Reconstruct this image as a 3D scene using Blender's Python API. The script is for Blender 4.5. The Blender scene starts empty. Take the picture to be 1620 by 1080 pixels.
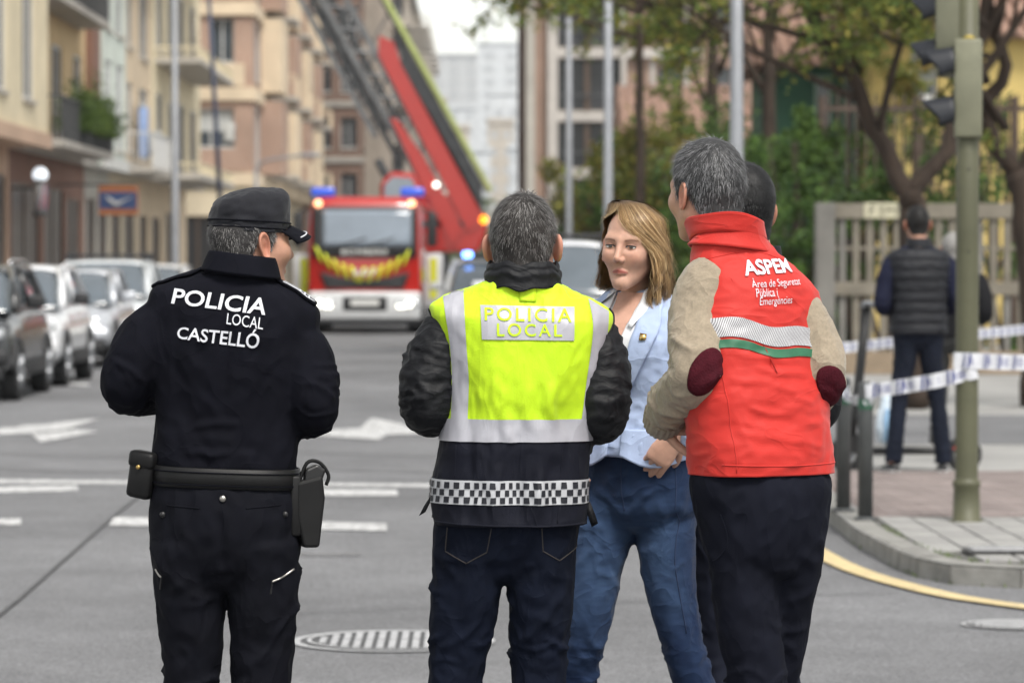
import bpy, bmesh, math, random
import numpy as np
from mathutils import Vector, Matrix, noise as mnoise
from mathutils.bvhtree import BVHTree

random.seed(7); np.random.seed(7)
scene = bpy.context.scene
COL = scene.collection
R = math.radians
PI = math.pi

# ------------------------------------------------------------------ camera
FPX = 5625.0
CAMZ = 1.6
YAW = math.atan(50 / FPX)
PIT = math.atan(128 / FPX)
cam_d = bpy.data.cameras.new('camera')
cam = bpy.data.objects.new('camera', cam_d)
COL.objects.link(cam)
cam_d.sensor_width = 36.0
cam_d.lens = 36.0 * FPX / 1620.0
cam_d.clip_end = 6000
cam_d.dof.use_dof = True
cam_d.dof.focus_distance = 8.85
cam_d.dof.aperture_fstop = 5.6
cam.location = (0, 0, CAMZ)
cam.rotation_euler = (PI / 2 - PIT, 0, -YAW)
scene.camera = cam

# ------------------------------------------------------------------ sky and sun (overcast)
SUN_EL, SUN_AZ = R(58), R(155)       # azimuth clockwise from +Y (north)
world = bpy.data.worlds.new('World')
scene.world = world
world.use_nodes = True
wn = world.node_tree.nodes
wl = world.node_tree.links
wn.clear()
w_out = wn.new('ShaderNodeOutputWorld')
w_bg = wn.new('ShaderNodeBackground')
w_hsv = wn.new('ShaderNodeHueSaturation')
w_sky = wn.new('ShaderNodeTexSky')
w_sky.sky_type = 'NISHITA'
w_sky.sun_disc = False
w_sky.sun_elevation = SUN_EL
w_sky.sun_rotation = SUN_AZ
w_sky.dust_density = 1.0
w_sky.air_density = 1.0
w_hsv.inputs['Saturation'].default_value = 0.18
w_bg.inputs['Strength'].default_value = 0.15
wl.new(w_sky.outputs[0], w_hsv.inputs['Color'])
w_tint = wn.new('ShaderNodeMix'); w_tint.data_type = 'RGBA'; w_tint.blend_type = 'MULTIPLY'; w_tint.inputs['Factor'].default_value = 1
w_tint.inputs['B'].default_value = (1.0, 0.985, 0.93, 1)      # high cloud, slightly warm
wl.new(w_hsv.outputs[0], w_tint.inputs['A']); wl.new(w_tint.outputs['Result'], w_bg.inputs['Color'])
wl.new(w_bg.outputs[0], w_out.inputs['Surface'])

sun_d = bpy.data.lights.new('sun', 'SUN')
sun_d.energy = 2.5
sun_d.angle = R(20)
sun_d.color = (1.0, 0.96, 0.9)
sun = bpy.data.objects.new('sun', sun_d)
COL.objects.link(sun)
sun.location = (0, 0, 60)
_sd = Vector((math.sin(SUN_AZ) * math.cos(SUN_EL), math.cos(SUN_AZ) * math.cos(SUN_EL), math.sin(SUN_EL)))
sun.rotation_euler = _sd.to_track_quat('Z', 'Y').to_euler()

vs = scene.view_settings
vs.view_transform = 'Standard'
vs.look = 'None'
vs.exposure = 0.6
vs.gamma = 1.0
vs.use_curve_mapping = False
scene.render.engine = 'CYCLES'
scene.cycles.use_denoising = True
try:
    scene.cycles.denoiser = 'OPENIMAGEDENOISE'
except Exception:
    pass
scene.cycles.use_adaptive_sampling = True
scene.cycles.adaptive_threshold = 0.025
scene.cycles.max_bounces = 5
scene.cycles.diffuse_bounces = 2
scene.cycles.glossy_bounces = 2
scene.cycles.transmission_bounces = 4
scene.cycles.volume_bounces = 0
scene.cycles.volume_step_rate = 4.0
scene.cycles.transparent_max_bounces = 6
scene.cycles.caustics_reflective = False
scene.cycles.caustics_refractive = False
scene.cycles.sample_clamp_indirect = 6.0

_fw = np.array([math.sin(YAW) * math.cos(PIT), math.cos(YAW) * math.cos(PIT), -math.sin(PIT)])
_rt = np.array([math.cos(YAW), -math.sin(YAW), 0.0])
_up = np.cross(_rt, _fw)
_cc = np.array([0, 0, CAMZ])
def W(px, py, d):
    """a place seen at photo pixel (px,py), d metres away"""
    return _cc + d * (_fw + (px - 810) / FPX * _rt - (py - 540) / FPX * _up)
def G(px, py, z=0.0):
    """the place on the level plane z seen at photo pixel (px,py)"""
    v = _fw + (px - 810) / FPX * _rt - (py - 540) / FPX * _up
    return _cc + v * ((z - CAMZ) / v[2])

# ------------------------------------------------------------------ materials
def M(name, col, rough=0.6, var=0.12, vscale=6.0, bump=0.0, bscale=60.0, metal=0.0, coat=0.0, sheen=0.0,
      spec=0.5, emis=None, estr=0.0, alpha=1.0, trans=0.0, attr=None, col2=None, stretch=None, detail=4.0, bdist=0.01, sss=0.0, crease=None):
    m = bpy.data.materials.new(name)
    m.use_nodes = True
    nt = m.node_tree
    n = nt.nodes; l = nt.links
    b = n['Principled BSDF']
    c = tuple(col) + (1,)
    b.inputs['Base Color'].default_value = c
    b.inputs['Roughness'].default_value = rough
    b.inputs['Metallic'].default_value = metal
    b.inputs['Specular IOR Level'].default_value = spec
    b.inputs['Coat Weight'].default_value = coat
    b.inputs['Coat Roughness'].default_value = 0.08
    b.inputs['Sheen Weight'].default_value = sheen
    b.inputs['Alpha'].default_value = alpha
    b.inputs['Transmission Weight'].default_value = trans
    if sss:
        b.inputs['Subsurface Weight'].default_value = sss
        b.inputs['Subsurface Radius'].default_value = (0.012, 0.004, 0.002)
    if emis:
        b.inputs['Emission Color'].default_value = tuple(emis) + (1,)
        b.inputs['Emission Strength'].default_value = estr
    tc = n.new('ShaderNodeTexCoord')
    src = tc.outputs['Object']
    if stretch:
        mp = n.new('ShaderNodeMapping')
        mp.inputs['Scale'].default_value = stretch
        l.new(src, mp.inputs['Vector']); src = mp.outputs['Vector']
    base = None
    if attr:
        at = n.new('ShaderNodeAttribute'); at.attribute_name = attr
        base = at.outputs['Color']
    if var > 0:
        nz = n.new('ShaderNodeTexNoise')
        nz.inputs['Scale'].default_value = vscale
        nz.inputs['Detail'].default_value = detail
        nz.inputs['Roughness'].default_value = 0.6
        l.new(src, nz.inputs['Vector'])
        mr = n.new('ShaderNodeMapRange')
        mr.inputs['From Min'].default_value = 0.3; mr.inputs['From Max'].default_value = 0.7
        if col2 is not None:
            mr.inputs['To Min'].default_value = 0; mr.inputs['To Max'].default_value = 1
            mx = n.new('ShaderNodeMix'); mx.data_type = 'RGBA'
            mx.inputs['A'].default_value = c; mx.inputs['B'].default_value = tuple(col2) + (1,)
            l.new(nz.outputs['Fac'], mr.inputs['Value'])
            l.new(mr.outputs[0], mx.inputs['Factor'])
            base = mx.outputs['Result']
        else:
            mr.inputs['To Min'].default_value = 1 - var; mr.inputs['To Max'].default_value = 1 + var
            mx = n.new('ShaderNodeMix'); mx.data_type = 'RGBA'; mx.blend_type = 'MULTIPLY'
            mx.inputs['Factor'].default_value = 1
            l.new(nz.outputs['Fac'], mr.inputs['Value'])
            if base is not None: l.new(base, mx.inputs['A'])
            else: mx.inputs['A'].default_value = c
            l.new(mr.outputs[0], mx.inputs['B'])
            base = mx.outputs['Result']
    if base is not None:
        l.new(base, b.inputs['Base Color'])
    if bump > 0:
        nb = n.new('ShaderNodeTexNoise')
        nb.inputs['Scale'].default_value = bscale
        nb.inputs['Detail'].default_value = 3
        l.new(src, nb.inputs['Vector'])
        bp = n.new('ShaderNodeBump')
        bp.inputs['Strength'].default_value = bump
        bp.inputs['Distance'].default_value = bdist
        l.new(nb.outputs['Fac'], bp.inputs['Height'])
        l.new(bp.outputs[0], b.inputs['Normal'])
        if crease:
            # sharp ridged creases: the zero lines of a warped noise
            sc, st, di, sx = crease
            mp2 = n.new('ShaderNodeMapping'); mp2.inputs['Scale'].default_value = sx; l.new(tc.outputs['Object'], mp2.inputs['Vector'])
            nc = n.new('ShaderNodeTexNoise'); nc.inputs['Scale'].default_value = sc; nc.inputs['Detail'].default_value = 2.5; nc.inputs['Roughness'].default_value = .45; nc.inputs['Distortion'].default_value = .6
            l.new(mp2.outputs[0], nc.inputs['Vector'])
            m1 = n.new('ShaderNodeMath'); m1.operation = 'MULTIPLY_ADD'; m1.inputs[1].default_value = 2; m1.inputs[2].default_value = -1; l.new(nc.outputs['Fac'], m1.inputs[0])
            m2 = n.new('ShaderNodeMath'); m2.operation = 'ABSOLUTE'; l.new(m1.outputs[0], m2.inputs[0])
            m3 = n.new('ShaderNodeMath'); m3.operation = 'POWER'; m3.inputs[1].default_value = .7; l.new(m2.outputs[0], m3.inputs[0])
            b2 = n.new('ShaderNodeBump'); b2.invert = True; b2.inputs['Strength'].default_value = st; b2.inputs['Distance'].default_value = di
            l.new(m3.outputs[0], b2.inputs['Height']); l.new(bp.outputs[0], b2.inputs['Normal']); l.new(b2.outputs[0], b.inputs['Normal'])
    return m

# ------------------------------------------------------------------ objects
def tag(o, label=None, cat=None, group=None, kind=None):
    if label: o['label'] = label
    if cat: o['category'] = cat
    if group: o['group'] = group
    if kind: o['kind'] = kind
    return o
def empty(name, loc=(0, 0, 0), rz=0.0, parent=None):
    o = bpy.data.objects.new(name, None)
    o.empty_display_size = 0.1
    o.location = loc; o.rotation_euler = (0, 0, rz)
    COL.objects.link(o)
    if parent: o.parent = parent
    return o
def mesh_of(name, V, F, mats, smooth=False, cols=None, fm=None):
    me = bpy.data.meshes.new(name)
    me.from_pydata(np.asarray(V, float).tolist(), [], F if isinstance(F, list) else [tuple(f) for f in F])
    if not isinstance(mats, (list, tuple)): mats = [mats]
    for m in mats: me.materials.append(m)
    if smooth: me.polygons.foreach_set('use_smooth', [True] * len(me.polygons))
    if fm is not None: me.polygons.foreach_set('material_index', [int(i) for i in fm])
    if cols is not None:
        a = me.color_attributes.new('col', 'FLOAT_COLOR', 'POINT')
        c = np.ones((len(V), 4)); c[:, :3] = cols
        a.data.foreach_set('color', c.ravel())
    me.update()
    return me
def obj(name, V, F, mats, parent=None, smooth=False, cols=None, fm=None, loc=None, rot=None):
    o = bpy.data.objects.new(name, mesh_of(name, V, F, mats, smooth, cols, fm))
    COL.objects.link(o)
    if parent: o.parent = parent
    if loc is not None: o.location = loc
    if rot is not None: o.rotation_euler = rot
    return o
def link_copy(src, parent=None, loc=None, rot=None, scale=None):
    o = src.copy(); COL.objects.link(o)
    o.parent = parent
    if loc is not None: o.location = loc
    if rot is not None: o.rotation_euler = rot
    if scale is not None: o.scale = scale
    return o
def copy_tree(o, parent=None):
    c = link_copy(o, parent)
    for ch in [x for x in bpy.data.objects if x.parent == o]:
        copy_tree(ch, c)
    return c

class MB:
    """collects simple solids for one mesh"""
    def __init__(s): s.V = []; s.F = []; s.fm = []; s.m = 0
    def add(s, V, F):
        b = len(s.V)
        s.V += np.asarray(V, float).tolist()
        s.F += [tuple([b + i for i in f]) for f in F]
        s.fm += [s.m] * len(F)
        return s
    def box(s, x0, x1, y0, y1, z0, z1):
        v = [(x0,y0,z0),(x1,y0,z0),(x1,y1,z0),(x0,y1,z0),(x0,y0,z1),(x1,y0,z1),(x1,y1,z1),(x0,y1,z1)]
        return s.add(v, [(3,2,1,0),(4,5,6,7),(0,1,5,4),(1,2,6,5),(2,3,7,6),(3,0,4,7)])
    def bbox(s, x0, x1, y0, y1, z0, z1, b=0.01):
        """box with chamfered edges"""
        bm = bmesh.new()
        bmesh.ops.create_cube(bm, size=1)
        for v in bm.verts:
            v.co = ((x0 + x1) / 2 + v.co.x * (x1 - x0), (y0 + y1) / 2 + v.co.y * (y1 - y0), (z0 + z1) / 2 + v.co.z * (z1 - z0))
        bmesh.ops.bevel(bm, geom=bm.edges[:], offset=b, segments=2, affect='EDGES', profile=0.5)
        return s.bm(bm)
    def bm(s, bm):
        bm.verts.ensure_lookup_table(); bm.verts.index_update()
        s.add([v.co[:] for v in bm.verts], [[v.index for v in f.verts] for f in bm.faces])
        bm.free(); return s
    def tube(s, pts, r, n=8, cap=True):
        pts = [np.array(p, float) for p in pts]
        rs = r if isinstance(r, (list, tuple, np.ndarray)) else [r] * len(pts)
        V, F = tube(pts, rs, n, cap)
        return s.add(V, F)
    def prism(s, poly, axis, a, b):
        """extrude a 2D polygon along an axis (0,1,2) from a to b"""
        n = len(poly)
        def P(p, t):
            q = list(p); q.insert(axis, t); return tuple(q)
        V = [P(p, a) for p in poly] + [P(p, b) for p in poly]
        F = [tuple(range(n))[::-1], tuple(range(n, 2 * n))] + [(i, (i + 1) % n, n + (i + 1) % n, n + i) for i in range(n)]
        return s.add(V, F)
    def xf(s, Mx):
        s.V = [tuple(Mx @ Vector(v)) for v in s.V]; return s
    def build(s, name, mats, parent=None, smooth=False, loc=None, rot=None, fixn=True):
        o = obj(name, s.V, s.F, mats, parent, smooth, fm=s.fm, loc=loc, rot=rot)
        if fixn:
            bm = bmesh.new(); bm.from_mesh(o.data)
            bmesh.ops.recalc_face_normals(bm, faces=bm.faces)
            bm.to_mesh(o.data); bm.free()
        return o

def frames(pts):
    """parallel transport frames along a polyline"""
    P = np.array(pts, float)
    T = np.gradient(P, axis=0)
    T /= np.linalg.norm(T, axis=1)[:, None] + 1e-12
    u = np.cross(T[0], [0, 0, 1.0])
    if np.linalg.norm(u) < 1e-3: u = np.array([1.0, 0, 0])
    u /= np.linalg.norm(u)
    U = []; 
    for t in T:
        u = u - t * np.dot(u, t); u /= np.linalg.norm(u) + 1e-12
        U.append(u.copy())
    U = np.array(U)
    return P, T, U, np.cross(T, U)
def tube(pts, rs, n=8, cap=True):
    P, T, U, B = frames(pts)
    rings = []
    for i in range(len(P)):
        a = np.arange(n) * 2 * PI / n
        rings.append(P[i] + rs[i] * (np.cos(a)[:, None] * U[i] + np.sin(a)[:, None] * B[i]))
    return loft(rings, cap)
def loft(rings, cap=True, closed=True):
    n = len(rings[0]); k = len(rings)
    V = np.concatenate(rings)
    F = []
    m = n if closed else n - 1
    for i in range(k - 1):
        for j in range(m):
            j2 = (j + 1) % n
            F.append((i * n + j, i * n + j2, (i + 1) * n + j2, (i + 1) * n + j))
    if cap and closed:
        V = np.concatenate([V, [rings[0].mean(0)], [rings[-1].mean(0)]])
        a = k * n
        for j in range(n):
            j2 = (j + 1) % n
            F.append((a, j2, j)); F.append((a + 1, (k - 1) * n + j, (k - 1) * n + j2))
    return V, F
def spline(pts, n, closed=False):
    """Catmull-Rom through points (any dimension), n samples"""
    P = np.array(pts, float)
    k = len(P)
    if k == 2:
        t = np.linspace(0, 1, n)[:, None]; return P[0] * (1 - t) + P[1] * t
    Q = np.vstack([2 * P[0] - P[1], P, 2 * P[-1] - P[-2]])
    out = []
    for s in np.linspace(0, k - 1, n):
        i = min(int(s), k - 2); t = s - i
        a, b, c, d = Q[i], Q[i + 1], Q[i + 2], Q[i + 3]
        out.append(0.5 * ((2 * b) + (c - a) * t + (2 * a - 5 * b + 4 * c - d) * t * t + (3 * b - a - 3 * c + d) * t ** 3))
    return np.array(out)
def sstep(a, b, x):
    t = np.clip((np.asarray(x, float) - a) / (b - a), 0, 1)
    return t * t * (3 - 2 * t)
# ------------------------------------------------------------------ tools for clothed figures
def ring(z, cx, cy, a, bf, bb, e=2.3, roll=0.0, n=64, yaw=0.0):
    p = np.arange(n) * 2 * PI / n
    c, s = np.cos(p), np.sin(p)
    x = a * np.sign(c) * np.abs(c) ** (2 / e)
    y = np.where(s > 0, bf, bb) * np.sign(s) * np.abs(s) ** (2 / e)
    if yaw:
        x, y = x * math.cos(yaw) - y * math.sin(yaw), x * math.sin(yaw) + y * math.cos(yaw)
    return np.stack([cx + x, cy + y, z + x * math.tan(roll)], 1)
def torso(rows, m=60, n=72):
    """rows: (z, cx, cy, a, bf, bb, e, roll, yaw) bottom to top"""
    rows = [tuple(r) + (0.0,) * (9 - len(r)) for r in rows]
    t = np.linspace(0, len(rows) - 1, m)
    A = spline(rows, m)
    L = np.array([np.interp(t, range(len(rows)), [r[k] for r in rows]) for k in range(9)]).T
    A = 0.65 * A + 0.35 * L
    return [ring(*q[:8], n=n, yaw=q[8]) for q in A]
class Limb:
    def __init__(s, pts, rad, m=48, n=32, mod=None):
        rr = [(r, r) if np.isscalar(r) else tuple(r) for r in rad]
        P = spline(pts, m)
        k = np.linspace(0, len(pts) - 1, m)
        s.ra = np.interp(k, range(len(rr)), [r[0] for r in rr]); s.rb = np.interp(k, range(len(rr)), [r[1] for r in rr])
        s.P, s.T, s.U, s.B = frames(P)
        s.m, s.n = m, n
        a = np.arange(n) * 2 * PI / n
        s.rings = []
        for i in range(m):
            f = np.ones(n)
            if mod is not None: f = f + mod(i / (m - 1), a)
            s.rings.append(s.P[i] + (f * np.cos(a) * s.ra[i])[:, None] * s.U[i] + (f * np.sin(a) * s.rb[i])[:, None] * s.B[i])
    def solid(s, k=1.0): return loft([s.P[i] + (s.rings[i] - s.P[i]) * k for i in range(s.m)])
    def at(s, t, ang):
        i = np.clip(t, 0, 1) * (s.m - 1); i0 = int(min(i, s.m - 2)); f = i - i0
        L = lambda A: A[i0] * (1 - f) + A[i0 + 1] * f
        return L(s.P) + math.cos(ang) * L(s.ra) * L(s.U) + math.sin(ang) * L(s.rb) * L(s.B)
    def folds(s, k, t0, t1, amp=0.005, w=0.011, span=1.6, drift=0.06, rng=random, ang=None, spread=PI):
        """k random crosswise folds between t0 and t1 along the limb"""
        out = []
        for _ in range(k):
            t = rng.uniform(t0, t1)
            a = rng.uniform(-PI, PI) if ang is None else ang + rng.uniform(-spread, spread)
            sp = rng.uniform(0.5, 1.0) * span; d = rng.uniform(-1, 1) * drift
            pl = [s.at(t + d * q + 0.012 * math.sin(q * 5 + t * 40), a + sp * q) for q in np.linspace(-0.5, 0.5, 6)]
            out.append((pl, w * rng.uniform(0.7, 1.5), amp * rng.uniform(0.5, 1.2)))
        return out
def put_folds(V, N, folds):
    d = np.zeros(len(V))
    for pl, w, a in folds:
        pl = np.array(pl, float)
        lo = pl.min(0) - 4 * w; hi = pl.max(0) + 4 * w
        idx = np.where(((V > lo) & (V < hi)).all(1))[0]
        if len(idx) == 0: continue
        X = V[idx]
        best = np.full(len(X), 1e9); bt = np.zeros(len(X)); k = len(pl) - 1
        for i in range(k):
            ab = pl[i + 1] - pl[i]
            t = np.clip(((X - pl[i]) @ ab) / (ab @ ab + 1e-12), 0, 1)
            ds = np.linalg.norm(X - pl[i] - t[:, None] * ab, axis=1)
            q = ds < best
            best[q] = ds[q]; bt[q] = (i + t[q]) / k
        x = best / w
        tp = np.clip(1 - (2 * bt - 1) ** 4, 0, 1)
        d[idx] += 2.1 * a * tp * (.65 * np.exp(-1.7 * x) + .45 * np.exp(-x * x) - 0.55 * np.exp(-(x / 1.9) ** 2))
    return V + N * d[:, None]
def wrinkle(V, N, amp, scale, stretch=(1, 1, 1), seed=0.0, ridged=False):
    st = np.array(stretch, float) * scale
    o = Vector((seed * 3.1, seed * 7.7, seed * 1.3))
    val = np.array([mnoise.noise(Vector(p) + o) for p in (V * st)])
    if ridged: val = 0.5 - np.abs(val) * 2
    return V + N * (val * amp * 1.5)[:, None]

def evaluated_mesh(o):
    """the object's mesh with modifiers, evaluated alone in a side scene"""
    sc = bpy.data.scenes.new('side'); sc.collection.objects.link(o)
    vl = sc.view_layers[0]; vl.update()
    me = bpy.data.meshes.new_from_object(o.evaluated_get(vl.depsgraph))
    bpy.data.scenes.remove(sc)
    return me
def clean_tmp(o):
    me = o.data
    bpy.data.objects.remove(o); 
    if me.users == 0: bpy.data.meshes.remove(me)
def fuse(parts, voxel=0.007, smooth=8, fac=0.5):
    """one continuous skin around overlapping solids -> V, F, N"""
    mb = MB()
    for V, F in parts: mb.add(V, F)
    o = bpy.data.objects.new('tmp', mesh_of('tmp', mb.V, mb.F, []))
    bm = bmesh.new(); bm.from_mesh(o.data); bmesh.ops.recalc_face_normals(bm, faces=bm.faces); bm.to_mesh(o.data); bm.free()
    r = o.modifiers.new('r', 'REMESH'); r.mode = 'VOXEL'; r.voxel_size = voxel; r.adaptivity = 0
    if smooth:
        s = o.modifiers.new('s', 'SMOOTH'); s.factor = fac; s.iterations = smooth
    me = evaluated_mesh(o)
    V, N = np.zeros(len(me.vertices) * 3), np.zeros(len(me.vertices) * 3)
    me.vertices.foreach_get('co', V); me.vertices.foreach_get('normal', N)
    F = [tuple(p.vertices) for p in me.polygons]
    bpy.data.meshes.remove(me); clean_tmp(o)
    return V.reshape(-1, 3), F, N.reshape(-1, 3)
def vnormals(V, F):
    me = bpy.data.meshes.new('t'); me.from_pydata([tuple(v) for v in V], [], F); me.update()
    N = np.zeros(len(V) * 3); me.vertices.foreach_get('normal', N); bpy.data.meshes.remove(me)
    return N.reshape(-1, 3)
class Cloth:
    """a finished garment: mesh object plus a BVH for laying trim on it"""
    def __init__(s, name, V, F, mat, parent, cols=None, fm=None):
        s.V, s.F = V, F
        s.o = obj(name, V, F, mat, parent, True, cols, fm)
        s.bvh = BVHTree.FromPolygons([tuple(v) for v in V], [tuple(f) for f in F])
    def lay(s, P, D, off=0.002):
        """project points P along directions D on the cloth"""
        out = []; last = None
        for p, d in zip(P, D):
            h, n, i, q = s.bvh.ray_cast(Vector(p), Vector(d))
            if h is None:
                h, n, i, q = s.bvh.find_nearest(Vector(p) if last is None else Vector((p[0], last[1], p[2])))
            if n.dot(Vector(d)) > 0: n = -n
            # lean the offset toward the projecting side
            last = h + (n * 0.6 - Vector(d).normalized() * 0.4) * off
            out.append(tuple(last))
        return np.array(out)
def patch(cl, name, A, B, nu, nv, mat, parent, side=-1, off=0.002, thick=0.0, rows=None):
    """strip between two polylines given in (x,z), laid on the back (side -1) or front (+1)"""
    A = spline(A, nv); B = spline(B, nv)
    G2 = np.array([[A[j] * (1 - u) + B[j] * u for u in np.linspace(0, 1, nu)] for j in range(nv)]).reshape(-1, 2)
    P = np.stack([G2[:, 0], np.full(len(G2), side * 1.0), G2[:, 1]], 1)
    Q = cl.lay(P, [(0, -side, 0)] * len(P), off)
    F = [(j * nu + i, j * nu + i + 1, (j + 1) * nu + i + 1, (j + 1) * nu + i) for j in range(nv - 1) for i in range(nu - 1)]
    return sheet(name, Q, F, mat, parent, thick)
def sheet(name, Q, F, mat, parent, thick=0.0, smooth=True):
    o = obj(name, Q, F, mat, parent, smooth)
    if thick:
        s = o.modifiers.new('s', 'SOLIDIFY'); s.thickness = thick; s.offset = 0
    return o
def band(cl, name, cx, cy, p0, p1, z0, z1, nu, nv, mat, parent, off=0.002, thick=0.0, rad=0.7):
    """band round the body between angles p0..p1, heights may be functions of the angle"""
    P, D = [], []
    for j in range(nv):
        for i in range(nu):
            a = p0 + (p1 - p0) * i / (nu - 1)
            za = z0(a) if callable(z0) else z0; zb = z1(a) if callable(z1) else z1
            z = za + (zb - za) * j / (nv - 1)
            P.append((cx + rad * math.cos(a), cy + rad * math.sin(a), z)); D.append((-math.cos(a), -math.sin(a), 0))
    Q = cl.lay(P, D, off)
    F = [(j * nu + i, j * nu + i + 1, (j + 1) * nu + i + 1, (j + 1) * nu + i) for j in range(nv - 1) for i in range(nu - 1)]
    return sheet(name, Q, F, mat, parent, thick)
def text_geo(body, bold=0.0, shear=0.0, space=1.0, cell=0.25):
    c = bpy.data.curves.new('t', 'FONT')
    c.body = body; c.size = 1; c.offset = bold; c.shear = shear; c.space_character = space; c.resolution_u = 4
    o = bpy.data.objects.new('t', c)
    me = evaluated_mesh(o)
    bpy.data.objects.remove(o); bpy.data.curves.remove(c)
    bm = bmesh.new(); bm.from_mesh(me); bpy.data.meshes.remove(me)
    xs = [v.co.x for v in bm.verts]; ys = [v.co.y for v in bm.verts]
    x0, x1, y0, y1 = min(xs), max(xs), min(ys), max(ys)
    x = x0 + cell
    while x < x1:
        bmesh.ops.bisect_plane(bm, geom=bm.verts[:] + bm.edges[:] + bm.faces[:], plane_co=(x, 0, 0), plane_no=(1, 0, 0)); x += cell
    y = y0 + cell
    while y < y1:
        bmesh.ops.bisect_plane(bm, geom=bm.verts[:] + bm.edges[:] + bm.faces[:], plane_co=(0, y, 0), plane_no=(0, 1, 0)); y += cell
    bm.verts.index_update()
    V = np.array([((v.co.x - x0) / (x1 - x0), (v.co.y - y0) / (y1 - y0)) for v in bm.verts])
    F = [[v.index for v in f.verts] for f in bm.faces]
    bm.free()
    return V, F
def lettering(cl, body, quad, mat, parent, side=-1, off=0.0042, bold=0.0, shear=0.0, space=1.0, name='lettering'):
    """quad: bl, br, tr, tl corners in (x,z) on the cloth as read"""
    V, F = text_geo(body, bold, shear, space)
    q = np.array(quad, float)
    u, v = V[:, :1], V[:, 1:]
    X = q[0] * (1 - u) * (1 - v) + q[1] * u * (1 - v) + q[2] * u * v + q[3] * (1 - u) * v
    P = np.stack([X[:, 0], np.full(len(X), side * 1.0), X[:, 1]], 1)
    Q = cl.lay(P, [(0, -side, 0)] * len(P), off)
    return obj(name, Q, F, mat, parent, False)
def flat_text(name, body, mat, parent, origin, ux, uy, w, h, bold=0.0, space=1.0, thick=0.0):
    V, F = text_geo(body, bold, 0, space, cell=9)
    o = np.array(origin, float); ux = np.array(ux, float); uy = np.array(uy, float)
    return obj(name, [o + ux * w * v[0] + uy * h * v[1] for v in V], F, mat, parent)

# ------------------------------------------------------------------ heads
def sd_ell(p, c, r):
    q = (p - np.array(c)); r = np.array(r)
    k0 = np.linalg.norm(q / r, axis=-1); k1 = np.linalg.norm(q / (r * r), axis=-1) + 1e-9
    return k0 * (k0 - 1) / k1
def sd_cap(p, a, b, ra, rb):
    a, b = np.array(a, float), np.array(b, float)
    ab = b - a
    t = np.clip(((p - a) @ ab) / (ab @ ab), 0, 1)
    return np.linalg.norm(p - a - t[..., None] * ab, axis=-1) - (ra + (rb - ra) * t)
def smin(a, b, k):
    h = np.clip(0.5 + 0.5 * (b - a) / k, 0, 1)
    return b * (1 - h) + a * h - k * h * (1 - h)
def smax(a, b, k): return -smin(-a, -b, k)
def head_sdf(p, fem=0.0, neck=0.056, neckdir=(0, -0.035)):
    mx = p * np.array([1, 1, 1.0]); mx = np.stack([np.abs(p[..., 0]), p[..., 1], p[..., 2]], -1)
    d = sd_ell(p, (0, -0.012, 0.022), (0.0755, 0.097, 0.094))
    d = smin(d, sd_ell(p, (0, 0.032, -0.040), (0.060, 0.058, 0.072)), 0.03)
    d = smin(d, sd_cap(mx, (0.047, 0.004, -0.060), (0.014, 0.070, -0.102), 0.023 - 0.004 * fem, 0.017), 0.03)
    d = smin(d, sd_ell(p, (0, 0.076, -0.101), (0.019 - 0.003 * fem, 0.017, 0.016)), 0.018)
    d = smin(d, sd_ell(mx, (0.040, 0.059, -0.025), (0.026, 0.026, 0.025)), 0.03)      # cheek
    d = smin(d, sd_cap(mx, (0.0, 0.084, 0.022), (0.046, 0.066, 0.022), 0.012 - 0.004 * fem, 0.010), 0.02)   # brow
    d = smax(d, -sd_ell(mx, (0.031, 0.098, 0.001), (0.019, 0.016, 0.012)), 0.012)       # eye socket
    d = smin(d, sd_ell(mx, (0.031, 0.0735, 0.000), (0.0155, 0.0125, 0.0105)), 0.004)    # lids over the ball
    d = smin(d, sd_cap(p, (0, 0.086, 0.012), (0, 0.109, -0.030), 0.008, 0.0105), 0.012)   # nose
    d = smin(d, sd_ell(mx, (0.0105, 0.099, -0.036), (0.0075, 0.010, 0.0075)), 0.007)
    d = smin(d, sd_cap(mx, (0.0, 0.0945, -0.0630), (0.022, 0.084, -0.0705), 0.0048, 0.003), 0.006)   # upper lip
    d = smin(d, sd_cap(mx, (0.0, 0.0935, -0.0720), (0.019, 0.085, -0.0730), 0.0050, 0.003), 0.006)
    nb = (0, -0.056, -0.17)
    d = smin(d, sd_cap(p, (0, -0.022, -0.04), nb, neck, neck), 0.03)
    return d
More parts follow.
